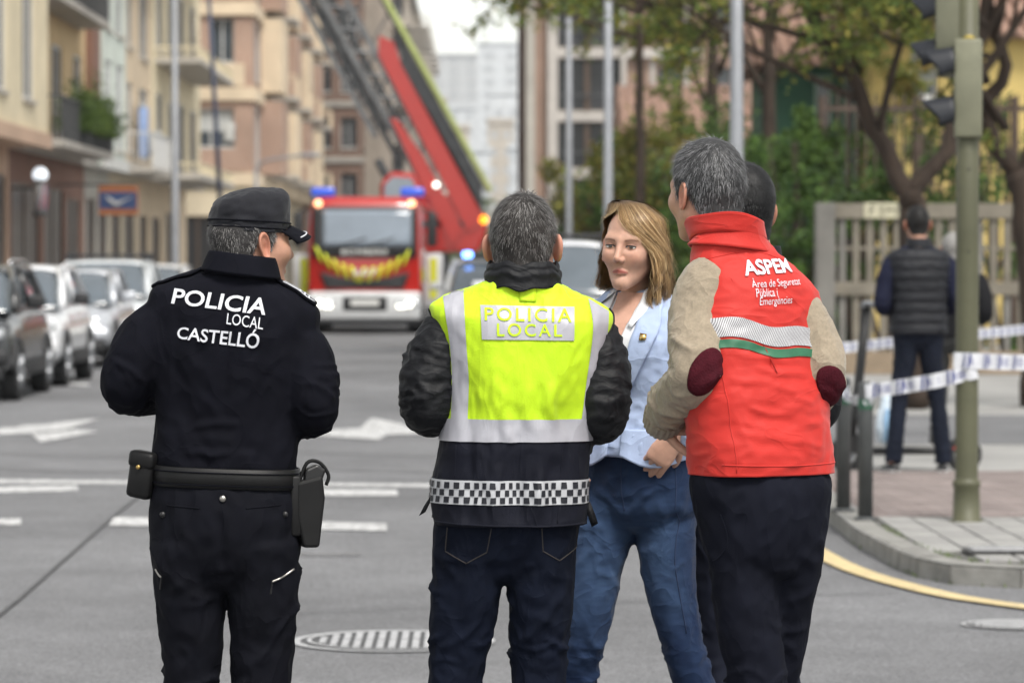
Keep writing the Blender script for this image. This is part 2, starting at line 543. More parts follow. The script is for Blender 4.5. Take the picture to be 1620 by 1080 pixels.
def head_mesh(nu=128, nv=110, fem=0.0, neck=0.056):
    # directions: denser round the face (front)
    a = np.linspace(-1, 1, nu, endpoint=False)
    az = PI * (0.72 * a + 0.28 * a ** 3) if fem else PI * a
    el = np.linspace(-PI / 2 + 0.02, PI / 2 - 0.02, nv)
    if fem: el = el - 0.22 * np.sin(2 * el) * 0.9 * 0.5
    AZ, EL = np.meshgrid(az, el)
    D = np.stack([np.sin(AZ) * np.cos(EL), np.cos(AZ) * np.cos(EL), np.sin(EL)], -1).reshape(-1, 3)
    c = np.array([0, 0.0, -0.015])
    lo, hi = np.full(len(D), 0.03), np.full(len(D), 0.30)
    # march outward until outside
    for t in np.linspace(0.03, 0.26, 70):
        s = head_sdf(c + D * t, fem, neck)
        ins = s < 0
        lo = np.where(ins, np.maximum(lo, t), lo)
    hi = lo + 0.0036
    for _ in range(12):
        mid = (lo + hi) / 2
        ins = head_sdf(c + D * mid[:, None], fem, neck) < 0
        lo = np.where(ins, mid, lo); hi = np.where(ins, hi, mid)
    V = c + D * lo[:, None]
    F = []
    for j in range(nv - 1):
        for i in range(nu):
            i2 = (i + 1) % nu
            F.append((j * nu + i, j * nu + i2, (j + 1) * nu + i2, (j + 1) * nu + i))
    F.append(tuple(range(nu))[::-1]); F.append(tuple((nv - 1) * nu + i for i in range(nu)))
    F = [f[::-1] for f in F]
    if fem:
        V[:, 0] *= 0.915 - 0.09 * sstep(0.0, -0.10, V[:, 2]) * sstep(-.06, .05, V[:, 1])
    return V, F
def ear_mesh(side, s=1.0, out=0.42):
    """auricle: outline with rolled rim and hollow"""
    nr, na = 9, 28
    V = []
    for k in range(2):
        for i in range(nr):
            r = i / (nr - 1)
            for j in range(na):
                a = 2 * PI * j / na
                h = 0.0325 * (1.0 + 0.10 * math.sin(a)) ; w = 0.0185 * (1 + 0.18 * math.sin(a)) * (1.0 if math.cos(a) > 0 else 1.12)
                y = -math.cos(a) * w * r * -1; z = math.sin(a) * h * r - (0.004 if math.sin(a) < -0.6 else 0)
                dep = 0.0075 * math.exp(-((r - 0.88) / 0.16) ** 2) - 0.006 * math.exp(-(((y - 0.003) / 0.009) ** 2 + ((z + 0.004) / 0.012) ** 2))
                x = dep + 0.002 if k == 0 else min(dep, 0.0) - 0.004 * (1 - r ** 4)
                V.append((x, y, z))
    V = np.array(V)
    F = []
    for k in range(2):
        for i in range(nr - 1):
            for j in range(na):
                j2 = (j + 1) % na; b = k * nr * na
                q = (b + i * na + j, b + i * na + j2, b + (i + 1) * na + j2, b + (i + 1) * na + j)
                F.append(q if k == 0 else q[::-1])
    b = (nr - 1) * na
    for j in range(na):
        j2 = (j + 1) % na
        F.append((b + j, b + j2, nr * na + b + j2, nr * na + b + j))
    V *= s
    # y axis of the ear points to the face; swing the back edge out
    V[:, 0] += -(V[:, 1] - 0.014) * out * (1.0)
    V[:, 1] = V[:, 1] * 0.95 + V[:, 2] * -0.18
    V[:, 0] += 0.074; V[:, 1] += -0.006; V[:, 2] += -0.016
    if side < 0:
        V[:, 0] *= -1; F = [f[::-1] for f in F]
    return V, F
HAIR_AZ = [0, 0.5, 0.9, 1.15, 1.32, 1.45, 1.56, 1.75, 1.95, 2.2, 2.6, PI]
HAIR_Z = [0.076, 0.074, 0.062, 0.03, -0.03, -0.035, 0.022, 0.026, -0.03, -0.068, -0.088, -0.092]
def hair_edge(P, dz=0.0, hz=None):
    az = np.abs(np.arctan2(P[:, 0], P[:, 1]))
    return P[:, 2] - np.interp(az, HAIR_AZ, hz or HAIR_Z) - dz
def strands(roots, dirs, normals, L, w, cols, bend=0.6, grav=(0, 0, -0.3), seg=3):
    """short ribbons that lie along the head"""
    n = len(roots)
    V = np.zeros((n, (seg + 1) * 2, 3)); C = np.zeros((n, (seg + 1) * 2, 3))
    p = roots.copy(); d = dirs.copy()
    for i in range(seg + 1):
        side = np.cross(d, normals); side /= np.linalg.norm(side, axis=1)[:, None] + 1e-9
        ww = (w * (1 - 0.85 * (i / seg) ** 1.5))[:, None]
        V[:, i * 2] = p - side * ww / 2; V[:, i * 2 + 1] = p + side * ww / 2
        C[:, i * 2] = C[:, i * 2 + 1] = cols * (0.75 + 0.25 * i / seg)
        p = p + d * (L / seg)[:, None]
        d = d + np.array(grav) * bend / seg
        # stay off the skin
        d = d - normals * np.minimum(0, (d * normals).sum(1))[:, None] * 0.9
        d /= np.linalg.norm(d, axis=1)[:, None] + 1e-9
    b = (np.arange(n) * (seg + 1) * 2)[:, None, None]
    q = np.array([[2 * i, 2 * i + 1, 2 * i + 3, 2 * i + 2] for i in range(seg)])[None]
    F = (b + q).reshape(-1, 4)
    return V.reshape(-1, 3), F.tolist(), C.reshape(-1, 3)
def short_hair(HV, HF, Mx, parent, mat, palette, n=9000, length=0.016, thick=0.006, top=1.5, dz=0.0, thin_crown=0.0, lift=0.55,
               sides=None, hz=None, seed=1, crown=(0.01, -0.07, 0.10), name='hair', limit=None):
    """hair cap shell plus strands over the scalp of a head mesh (head-local), placed by matrix Mx"""
    rng = np.random.RandomState(seed)
    N = vnormals(HV, HF)
    if (N * HV).sum() < 0: N = -N
    e = hair_edge(HV, dz, hz)
    palette = np.array(palette, float)
    # shell
    if limit is not None: e = np.where(HV[:, 2] > limit, -1, e)
    F2 = [f for f in HF if len(f) == 4 and min(e[i] for i in f) > -0.002]
    used = sorted({i for f in F2 for i in f}); mp = {v: k for k, v in enumerate(used)}
    U = HV[used]; eu = e[used]
    tfac = 1 + (top - 1) * sstep(0.02, 0.11, U[:, 2])
    th = thick * sstep(-0.002, 0.022, eu) * tfac + 0.0004
    jit = np.array([mnoise.noise(Vector(p) * 60) for p in U])
    if thin_crown: th *= 1 - thin_crown * np.exp(-((U - np.array(crown)) ** 2).sum(1) / 0.05 ** 2)
    SV = U + N[used] * (th * (1 + 0.3 * jit))[:, None]
    sc = np.tile(palette[0] * 0.8, (len(SV), 1))
    mb_V = [SV]; mb_F = [tuple(mp[i] for i in f) for f in F2]; mb_C = [sc]
    # strands
    tri = np.array([f[:3] for f in F2]); wgt = np.linalg.norm(np.cross(HV[tri[:, 1]] - HV[tri[:, 0]], HV[tri[:, 2]] - HV[tri[:, 0]]), axis=1)
    pick = rng.choice(len(F2), n, p=wgt / wgt.sum())
    FQ = np.array(F2)[pick]
    u, v = rng.rand(n, 1), rng.rand(n, 1)
    P = HV[FQ[:, 0]] * (1 - u) * (1 - v) + HV[FQ[:, 1]] * u * (1 - v) + HV[FQ[:, 2]] * u * v + HV[FQ[:, 3]] * (1 - u) * v
    Nn = N[FQ].mean(1); Nn /= np.linalg.norm(Nn, axis=1)[:, None]
    cr = np.array(crown)
    flow = P - cr; flow[:, 2] -= 0.03
    flow[:, 2] -= 0.10 * sstep(0.05, -0.03, P[:, 2])
    # swirl round the crown
    flow += np.cross(np.array([0, 0, 1.0]), flow) * 0.35 * np.exp(-(flow ** 2).sum(1) / 0.05 ** 2)[:, None]
    flow -= Nn * (flow * Nn).sum(1)[:, None]; flow /= np.linalg.norm(flow, axis=1)[:, None] + 1e-9
    clump = np.array([[mnoise.noise(Vector(p) * 32 + Vector((k * 9, 0, 0))) for k in range(3)] for p in P])
    d = flow + Nn * lift * (0.6 + 0.8 * rng.rand(n, 1)) + 0.38 * clump + 0.15 * rng.randn(n, 3)
    d /= np.linalg.norm(d, axis=1)[:, None]
    ep = hair_edge(P, dz, hz)
    tf = (1 + (top - 1) * sstep(0.02, 0.11, P[:, 2]))
    L = length * (0.5 + 0.9 * rng.rand(n)) * tf * (0.35 + 0.65 * sstep(0, 0.03, ep))
    base = thick * sstep(-0.002, 0.022, ep) * tf * 0.7
    keep = np.ones(n, bool)
    if thin_crown: keep = rng.rand(n) > thin_crown * np.exp(-((P - cr) ** 2).sum(1) / 0.045 ** 2)
    ci = rng.rand(n)
    wts = np.cumsum(sides(P) if sides else np.tile(np.full(len(palette), 1 / len(palette)), (n, 1)), axis=1)
    col = palette[np.clip((ci[:, None] > wts).sum(1), 0, len(palette) - 1)] * (0.8 + 0.4 * rng.rand(n, 1))
    SV2, SF2, SC2 = strands((P + Nn * base[:, None])[keep], d[keep], Nn[keep], L[keep], rng.uniform(0.0008, 0.0016, keep.sum()), col[keep])
    off = len(SV)
    V = np.concatenate([SV, SV2]); C = np.concatenate([sc, SC2])
    F = mb_F + [tuple(i + off for i in f) for f in SF2]
    V = np.array([tuple(Mx @ Vector(p)) for p in V])
    return obj(name, V, F, mat, parent, True, C)
def xf(V, Mx):
    A = np.array(Mx)
    return np.asarray(V) @ A[:3, :3].T + A[:3, 3]
def mat4(loc, rz=0, rx=0, ry=0, s=1.0):
    return Matrix.Translation(loc) @ Matrix.Rotation(rz, 4, 'Z') @ Matrix.Rotation(ry, 4, 'Y') @ Matrix.Rotation(rx, 4, 'X') @ Matrix.Scale(s, 4)

# ------------------------------------------------------------------ hands
def hand_mesh(curl=(0.5, 0.5, 0.55, 0.6), thumb=(0.5, 0.35), side=1, s=1.0, voxel=0.0028, spread=0.09):
    """wrist at the origin, fingers along +y, back of the hand +z, thumb toward +x*side"""
    parts = []
    palm = [(-0.035, 0.026, 0.019), (0.0, 0.027, 0.018), (0.03, 0.036, 0.0165), (0.06, 0.041, 0.015), (0.085, 0.040, 0.0125), (0.096, 0.036, 0.009)]
    a = np.arange(20) * 2 * PI / 20
    parts.append(loft([np.stack([np.cos(a) * w, np.full(20, y), np.sin(a) * h], 1) for y, w, h in palm]))
    lens = [(0.043, 0.026, 0.021), (0.047, 0.030, 0.022), (0.044, 0.028, 0.021), (0.034, 0.021, 0.018)]
    for k in range(4):
        x = (0.029 - k * 0.0195) * side
        p = np.array([x, 0.088 - 0.004 * abs(k - 1), 0.0]); ang = -0.12
        yaw = (1.2 - k) * spread * side
        pts = [p - np.array([0, 0.018, 0])] ; pts.append(p)
        for q in range(3):
            ang -= curl[k] * (1.0, 1.15, 0.7)[q]
            p = p + lens[k][q] * np.array([math.sin(yaw) * math.cos(ang), math.cos(yaw) * math.cos(ang), math.sin(ang)])
            pts.append(p)
        rr = [0.0095, 0.0098, 0.0088, 0.0079, 0.0062]
        if k == 3: rr = [r * 0.86 for r in rr]
        pp = spline(pts, 16); r2 = np.interp(np.linspace(0, 4, 16), range(5), rr)
        parts.append(tube(pp, r2, 10))
    p = np.array([0.020 * side, 0.012, -0.006])
    yaw = 0.85 - 0.25 * thumb[1]; ang = -0.25 - thumb[0] * 0.5
    pts = [p - np.array([0.01 * side, 0.012, 0]), p]
    for q, L in enumerate((0.042, 0.032, 0.026)):
        p = p + L * np.array([math.sin(yaw) * math.cos(ang) * side, math.cos(yaw) * math.cos(ang), math.sin(ang)])
        pts.append(p); yaw -= 0.28 + thumb[1] * 0.3; ang -= thumb[0] * 0.35
    pp = spline(pts, 16); r2 = np.interp(np.linspace(0, 4, 16), range(5), [0.014, 0.0155, 0.0115, 0.0105, 0.0075])
    parts.append(tube(pp, r2, 10))
    V, F, N = fuse(parts, voxel, 3)
    return V * s, F
def aim(loc, fingers, back):
    """matrix whose y runs along the fingers and z along the back of the hand"""
    y = Vector(fingers).normalized(); z = Vector(back); z = (z - y * z.dot(y)).normalized(); x = y.cross(z)
    m = Matrix((x, y, z)).transposed().to_4x4(); m.translation = Vector(loc)
    return m
def body_mesh(name, parent, mat, head, Mh, ears=True, core=None, hands=(), cols=None, ear_out=0.42):
    """head, neck, trunk, limbs and hands as one skin mesh"""
    mb = MB(); C = []
    def push(V, F, c=None):
        mb.add(V, F); C.append(np.tile((1.0, 1.0, 1.0), (len(V), 1)) if c is None else c)
    HV, HF = head
    push(xf(HV, Mh), HF, cols)
    if ears:
        for sd in (-1, 1):
            EV, EF = ear_mesh(sd, out=ear_out); push(xf(EV, Mh), EF, np.tile((1.03, 0.86, 0.84), (len(EV), 1)))
    if core:
        V, F, N = fuse(core, 0.014, 4); push(V, F)
    for (V, F) in hands: push(V, F)
    return obj(name, mb.V, mb.F, mat, parent, True, np.concatenate(C))
def shoe(side, x, y, z0, yaw=0.0, s=1.0):
    rows = [(-0.09, 0.022, 0.05), (-0.075, 0.034, 0.075), (-0.03, 0.037, 0.085), (0.03, 0.04, 0.075), (0.09, 0.046, 0.055), (0.14, 0.043, 0.045), (0.17, 0.028, 0.034), (0.182, 0.008, 0.02)]
    a = np.arange(20) * 2 * PI / 20
    rr = []
    for yy, w, h in rows:
        c, sn = np.cos(a), np.sin(a)
        rr.append(np.stack([c * w, np.full(20, yy), np.where(sn > 0, 0.028 + sn * (h - 0.028), 0.028 + np.sign(sn) * np.abs(sn) ** 0.5 * 0.028)], 1))
    V, F = loft(rr)
    return xf(V * s, mat4((x, y, z0), yaw)), F
def collar(name, parent, mat, rows, p0=0.0, p1=2 * PI, n=64, thick=0.004, closed=True, mod=None):
    """rows: (z, cx, cy, a, b, roll) rings, outer face up and back down"""
    rr = []
    for (z, cx, cy, a, b, roll) in spline(rows, max(10, len(rows) * 4)):
        p = np.linspace(p0, p1, n, endpoint=not closed)
        x = a * np.cos(p); y = b * np.sin(p); zz = np.full(n, z) + x * math.tan(roll)
        if mod is not None: zz = zz + mod(p, (z - rows[0][0]) / (rows[-1][0] - rows[0][0] + 1e-9))
        rr.append(np.stack([cx + x, cy + y, zz], 1))
    V, F = loft(rr, cap=False, closed=closed)
    o = obj(name, V, F, mat, parent, True)
    s = o.modifiers.new('s', 'SOLIDIFY'); s.thickness = thick; s.offset = -1
    return o
m_dark = M('black_plastic', (0.012, 0.012, 0.013), 0.4, 0.1, 40)
m_rub = M('rubber', (0.02, 0.02, 0.021), 0.8, 0.15, 30)
# ------------------------------------------------------------------ ground, road, pavements
def asphalt_mat():
    m = bpy.data.materials.new('asphalt'); m.use_nodes = True
    n, l = m.node_tree.nodes, m.node_tree.links
    b = n['Principled BSDF']; b.inputs['Roughness'].default_value = .86; b.inputs['Specular IOR Level'].default_value = .3
    tc = n.new('ShaderNodeTexCoord')
    def noise(sc, det, rough=.6):
        q = n.new('ShaderNodeTexNoise'); q.inputs['Scale'].default_value = sc; q.inputs['Detail'].default_value = det; q.inputs['Roughness'].default_value = rough
        l.new(tc.outputs['Object'], q.inputs['Vector']); return q
    def mr(src, a, b_, c, d):
        q = n.new('ShaderNodeMapRange'); q.inputs[1].default_value = a; q.inputs[2].default_value = b_; q.inputs[3].default_value = c; q.inputs[4].default_value = d
        l.new(src, q.inputs[0]); return q.outputs[0]
    def mul(a, b_):
        q = n.new('ShaderNodeMath'); q.operation = 'MULTIPLY'; l.new(a, q.inputs[0]); l.new(b_, q.inputs[1]); return q.outputs[0]
    big = mr(noise(.35, 4).outputs[0], .3, .7, .76, 1.2)
    mid = mr(noise(2.6, 5).outputs[0], .3, .7, .90, 1.10)
    vo = n.new('ShaderNodeTexVoronoi'); vo.inputs['Scale'].default_value = 95; l.new(tc.outputs['Object'], vo.inputs['Vector'])
    fine = mr(vo.outputs['Color'], .1, .9, .66, 1.34)
    grain = mr(noise(170, 3, .8).outputs[0], .3, .7, .78, 1.22)
    f = mul(mul(mul(big, mid), fine), grain)
    mx = n.new('ShaderNodeMix'); mx.data_type = 'RGBA'; mx.blend_type = 'MULTIPLY'; mx.inputs['Factor'].default_value = 1
    mx.inputs['A'].default_value = (.160, .161, .168, 1); l.new(f, mx.inputs['B']); l.new(mx.outputs['Result'], b.inputs['Base Color'])
    bp = n.new('ShaderNodeBump'); bp.inputs['Strength'].default_value = .45; bp.inputs['Distance'].default_value = .006
    l.new(vo.outputs['Distance'], bp.inputs['Height']); l.new(bp.outputs[0], b.inputs['Normal'])
    return m
def worn_paint(name, c, wear=.45):
    """road paint with worn flakes showing the asphalt"""
    m = M(name, c, .7, .12, 3)
    n, l = m.node_tree.nodes, m.node_tree.links
    b = n['Principled BSDF']; src = b.inputs['Base Color'].links[0].from_socket
    tc = n.new('ShaderNodeTexCoord'); nz = n.new('ShaderNodeTexNoise'); nz.inputs['Scale'].default_value = 16; nz.inputs['Detail'].default_value = 8; nz.inputs['Roughness'].default_value = .8
    l.new(tc.outputs['Object'], nz.inputs['Vector'])
    cr = n.new('ShaderNodeValToRGB'); cr.color_ramp.elements[0].position = wear; cr.color_ramp.elements[1].position = wear + .10
    l.new(nz.outputs['Fac'], cr.inputs['Fac'])
    mx = n.new('ShaderNodeMix'); mx.data_type = 'RGBA'; mx.inputs['A'].default_value = (.17, .17, .175, 1)
    l.new(cr.outputs['Color'], mx.inputs['Factor']); l.new(src, mx.inputs['B']); l.new(mx.outputs['Result'], b.inputs['Base Color'])
    return m
m_asph = asphalt_mat()
m_white = worn_paint('road_white', (.60, .60, .60), .43)
m_yline = worn_paint('road_yellow', (.62, .49, .26), .36)
m_tar = M('tar_joint', (.075, .075, .078), .8, .3, 20)
m_kerb = M('kerb_concrete', (.235, .23, .215), .88, .28, 6, .5, 60, bdist=.006)
m_tile = M('grey_paver', (.26, .255, .248), .88, .20, 4, .3, 80, bdist=.004)
m_tile2 = M('grey_paver_pale', (.30, .296, .285), .88, .20, 4, .3, 80, bdist=.004)
m_rbrick = M('red_paver', (.235, .195, .185), .88, .25, 3, .3, 80, bdist=.004)
m_pave = M('pavement_concrete', (.29, .286, .277), .9, .2, .8, .3, 30)
m_iron = M('cast_iron', (.085, .085, .088), .55, .3, 15, .3, 60, metal=.3)
m_ironlight = M('pale_iron', (.46, .46, .47), .45, .2, 20, metal=.3)  # pale tone puts the highlights on the cover bars into the colour

road = tag(obj('road', [(-700, -60, 0), (700, -60, 0), (700, 2600, 0), (-700, 2600, 0)], [(0, 1, 2, 3)], m_asph), kind='structure')
_fz = [0.004]
def flat(name, px, mat, z=None, parent=road, kind=None):
    _fz[0] += .0006; z = z or _fz[0]
    P = [G(*p) for p in px]
    return tag(obj(name, [(p[0], p[1], z) for p in P], [tuple(range(len(P)))], mat, parent), kind=kind)
def ribbon(name, pts, w, mat, z=None, parent=road, n=40):
    _fz[0] += .0006; z = z or _fz[0]
    P = spline([G(*p)[:2] for p in pts], n); T = np.gradient(P, axis=0); T /= np.linalg.norm(T, axis=1)[:, None]; Nn = np.stack([-T[:, 1], T[:, 0]], 1)
    V = np.vstack([np.column_stack([P - Nn * w / 2, np.full(n, z)]), np.column_stack([P + Nn * w / 2, np.full(n, z)])])
    return obj(name, V, [(i, i + 1, n + i + 1, n + i) for i in range(n - 1)], mat, parent)
flat('lane_line', [(-60, 764), (690, 771), (690, 766), (-60, 758)], m_white)
flat('lane_dash', [(-40, 781), (124, 777), (122, 768), (-40, 771)], m_white)
flat('lane_dash', [(505, 785), (630, 785), (628, 775), (505, 774)], m_white)
flat('lane_dash', [(-30, 832), (34, 831), (33, 821), (-30, 822)], m_white)
flat('lane_dash', [(172, 832), (612, 841), (611, 829), (180, 819)], m_white)
flat('lane_dash', [(1010, 853), (1160, 858), (1156, 846), (1010, 842)], m_white)
# arrows, worn
flat('lane_arrow', [(-30, 690), (60, 686), (38, 676), (-30, 680)], m_white)
flat('lane_arrow', [(40, 686), (100, 681), (160, 663), (120, 666), (70, 672), (30, 674)], m_white)
flat('lane_arrow', [(64, 701), (156, 684), (120, 680), (50, 688)], m_white)
flat('lane_arrow', [(500, 690), (600, 697), (640, 672), (588, 662), (570, 678), (500, 682)], m_white)
flat('lane_arrow', [(600, 690), (760, 684), (760, 679), (640, 674)], m_white)
flat('parking_line', [(-60, 598), (140, 612), (142, 608), (-60, 593)], m_white)
ribbon('edge_line', [(1230, 835), (1284, 869), (1330, 894), (1380, 913), (1440, 930), (1500, 944), (1560, 954), (1680, 970)], .13, m_yline)
ribbon('tar_joint', [(-20, 990), (30, 950), (110, 880), (215, 790), (300, 735)], .020, m_tar)
ribbon('tar_joint', [(430, 972), (700, 962), (950, 955), (1200, 945), (1420, 938)], .016, m_tar)
ribbon('tar_joint', [(470, 879), (520, 880), (570, 879)], .05, M('oil_stain', (.09, .085, .08), .8, .4, 20))

m_stain = M('tyre_wear', (.125, .125, .13), .8, .3, 6)
ribbon('tyre_mark', [(-60, 715), (150, 722), (420, 716), (700, 722)], .22, m_stain, .0025); ribbon('tyre_mark', [(-60, 740), (150, 746), (420, 741), (700, 748)], .22, m_stain, .003)
# manholes
def manhole(px, py, r, label):
    p = G(px, py)
    t = tag(empty('manhole_cover', (p[0], p[1], 0)), label, 'manhole')
    n = 64; a = np.arange(n) * 2 * PI / n
    def disc(r0, r1, z, mat, name, par=t):
        V = np.vstack([np.column_stack([np.cos(a) * r0, np.sin(a) * r0, np.full(n, z)]), np.column_stack([np.cos(a) * r1, np.sin(a) * r1, np.full(n, z)])])
        return obj(name, V, [(i, (i + 1) % n, n + (i + 1) % n, n + i) for i in range(n)], mat, par)
    disc(.001, r, .006, m_iron, 'lid'); disc(r, r * 1.10, .007, m_ironlight, 'rim'); disc(r * .88, r * .93, .011, m_ironlight, 'ring')
    for i in range(-6, 7):
        x = i * r * .125
        h = math.sqrt(max(0, (r * .80) ** 2 - x * x))
        mb = MB(); 
        if h > .05:
            mb.box(x - .014, x + .014, -h, -h * .06, .006, .013); mb.box(x - .014, x + .014, h * .06, h, .006, .013)
            mb.build('tread_bar', m_ironlight, t)
    return t
manhole(622, 1015, .39, 'round cast-iron manhole cover with pale highlit bars between the two police officers')
manhole(1600, 989, .20, 'small dark round cover in the road near the yellow line')

# right pavement with its kerb
kp = [tuple(G(*p)[:2]) for p in [(1560, 929), (1500, 923), (1438, 908), (1389, 883), (1353, 862), (1327, 840)]]
kp = [(14.0, kp[0][1] - .22), (3.2, kp[0][1] - .12)] + kp + [(kp[-1][0] + .0, 23.5), (kp[-1][0] + .02, 30), (kp[-1][0] + .02, 172)]
KX = kp[-1][0]
def resample(P, step):
    P = np.array(P, float); L = np.concatenate([[0], np.cumsum(np.linalg.norm(np.diff(P, axis=0), axis=1))])
    m = int(L[-1] / step); s = np.linspace(0, L[-1], m + 1)
    return np.stack([np.interp(s, L, P[:, 0]), np.interp(s, L, P[:, 1])], 1)
_fine = np.vstack([kp[:1], spline(kp[1:9], 60), kp[9:]])
edge = resample(_fine, .42)
pv_V = [(x, y, .098) for x, y in edge] + [(60, 172, .098), (60, edge[0][1], .098)]
pavement = tag(obj('pavement', pv_V, [tuple(range(len(pv_V)))], m_pave), kind='structure')
kerb = tag(empty('kerb', (KX, 20, 0)), kind='structure')
kerb.location = (0, 0, 0)
rk = random.Random(2)
near = [i for i in range(len(edge) - 1) if edge[i][1] < 62 and edge[i][0] < 8]
for i in near:
    a, b = edge[i], edge[i + 1]; t = (b - a); L = np.linalg.norm(t); t /= L; nn = np.array([t[1], -t[0]])
    dz = rk.uniform(-.004, .005); w = .14
    a2, b2 = a + t * .004, b - t * .004
    mb = MB()
    prof = [(-.004, -.02), (.0, .085 + dz), (.018, .102 + dz), (w, .104 + dz), (w, -.02)]
    V = [tuple(a2 + nn * o) + (z,) for o, z in prof] + [tuple(b2 + nn * o) + (z,) for o, z in prof]
    mb.add(V, [(0, 1, 2, 3, 4), (9, 8, 7, 6, 5)] + [(k, k + 5, k + 6 if k < 4 else 5, (k + 1) % 5) for k in range(5)])
    mb.build('kerb_stone', m_kerb, kerb)
far_mb = MB()
far_mb.box(KX - .004, KX + .15, 62, 172, -.02, .104); far_mb.box(8, 14, edge[0][1] - .0, edge[0][1] + .15, -.02, .104); far_mb.build('kerb_run', m_kerb, kerb)
# paving tiles: individuals near the corner
from mathutils.geometry import intersect_point_line
def inside_edge(x, y, m=.14):
    # distance to kerb line and side test
    d = np.linalg.norm(edge - np.array([x, y]), axis=1); i = int(d.argmin())
    j = min(i, len(edge) - 2); t = edge[j + 1] - edge[j]; nn = np.array([t[1], -t[0]]) / np.linalg.norm(t)
    return ((np.array([x, y]) - edge[j]) @ nn) > m + .085
tm = mesh_of('paving_tile', *[(lambda mb: (mb.V, mb.F))(MB().bbox(-.094, .094, -.094, .094, -.01, .012, .004))][0], m_tile)
obj('tile_bed', [(x, y, .1005) for x, y in edge[(edge[:, 1] < 20.78) & (edge[:, 0] < 6)] + np.array([.13, .13])] + [(KX + .13, 20.78, .1005), (6.2, 20.78, .1005)], [tuple(range(2 + int(((edge[:, 1] < 20.78) & (edge[:, 0] < 6)).sum())))], M('tile_joint', (.10, .098, .092), .9, .2, 5), pavement)
tm2 = tm.copy(); tm2.materials.clear(); tm2.materials.append(m_tile2)
cnt = 0
for iy in range(24):
    for ix in range(14):
        x, y = KX + .26 + ix * .2, 16.75 + iy * .2
        if y > 20.7 or x > 6 or not inside_edge(x, y) or cnt >= 300: continue
        o = bpy.data.objects.new('paving_tile', tm if rk.random() < .6 else tm2); COL.objects.link(o); o.parent = pavement
        o.location = (x, y, .098 + rk.uniform(-.002, .002)); o.rotation_euler = (rk.uniform(-.006, .006), rk.uniform(-.006, .006), 0); cnt += 1
mb = MB()
for iy in range(44):
    for ix in range(30):
        x, y = KX + .26 + ix * .1 , 20.85 + iy * .1
        if ix % 2 == iy % 2 and x < KX + 3: mb.box(x - .097, x + .097 , y - .047, y + .047, .09, .108 + rk.uniform(-.002, .002))
tag(mb.build('red_paver_field', m_rbrick, pavement), kind='stuff')
obj('paver_bed', [(KX + .15, 20.78, .1015), (KX + 3.3, 20.78, .1015), (KX + 3.3, 25.3, .1015), (KX + .15, 25.3, .1015)], [(0, 1, 2, 3)], m_rbrick, pavement)
obj('driveway', [(KX + .2, 29, .102), (14, 29, .102), (14, 34.5, .102), (KX + .2, 34.5, .102)], [(0, 1, 2, 3)], m_asph, pavement)
# weeds in the kerb joints
rw = np.random.RandomState(5); V, F = [], []
for k in range(260):
    i = rw.randint(10, 34) if k % 3 else rw.choice([28, 29, 12, 33])
    i = min(i, len(edge) - 2); p = edge[i] * (1 - (u := rw.rand())) + edge[i + 1] * u; t = edge[i + 1] - edge[i]; nn = np.array([t[1], -t[0]]) / np.linalg.norm(t)
    p = p + nn * (-.006 if rw.rand() < .25 else .15 + rw.rand() * .02); z = .0 if (p - edge[i]) @ nn < 0 else .1
    a = rw.rand() * 7; h = rw.uniform(.01, .035); b = len(V)
    V += [(p[0] + .006 * math.cos(a), p[1] + .006 * math.sin(a), z), (p[0] - .006 * math.cos(a), p[1] - .006 * math.sin(a), z), (p[0] + rw.normal(0, .012), p[1] + rw.normal(0, .012), z + h)]
    F.append((b, b + 1, b + 2))
tag(obj('weeds', V, F, M('weed_green', (.10, .14, .04), .8, .3, 20)), 'small green weeds growing in the kerb joints', 'weeds', kind='stuff')
# drain grate on the pavement
p = G(1585, 876, .1); gr = tag(empty('drain_grate', (p[0], p[1], .112)), 'dark slotted drain grate set in the grey pavement', 'grate')
mb = MB(); mb.box(-.19, .19, -.13, .13, .006, .014); mb.build('frame', m_iron, gr)
for i in range(12):
    mb = MB(); mb.box(-.16, .16, -.108 + i * .0185, -.100 + i * .0185, .014, .021); mb.build('slot_bar', m_ironlight, gr)
# left pavement
LX = -7.25
mb = MB(); mb.box(-60, LX, 36, 600, -.02, .12); tag(mb.build('left_pavement', m_pave), kind='structure')
mb = MB(); mb.box(LX + .001, LX + .15, 36, 600, -.02, .125); tag(mb.build('left_kerb', m_kerb), kind='structure')

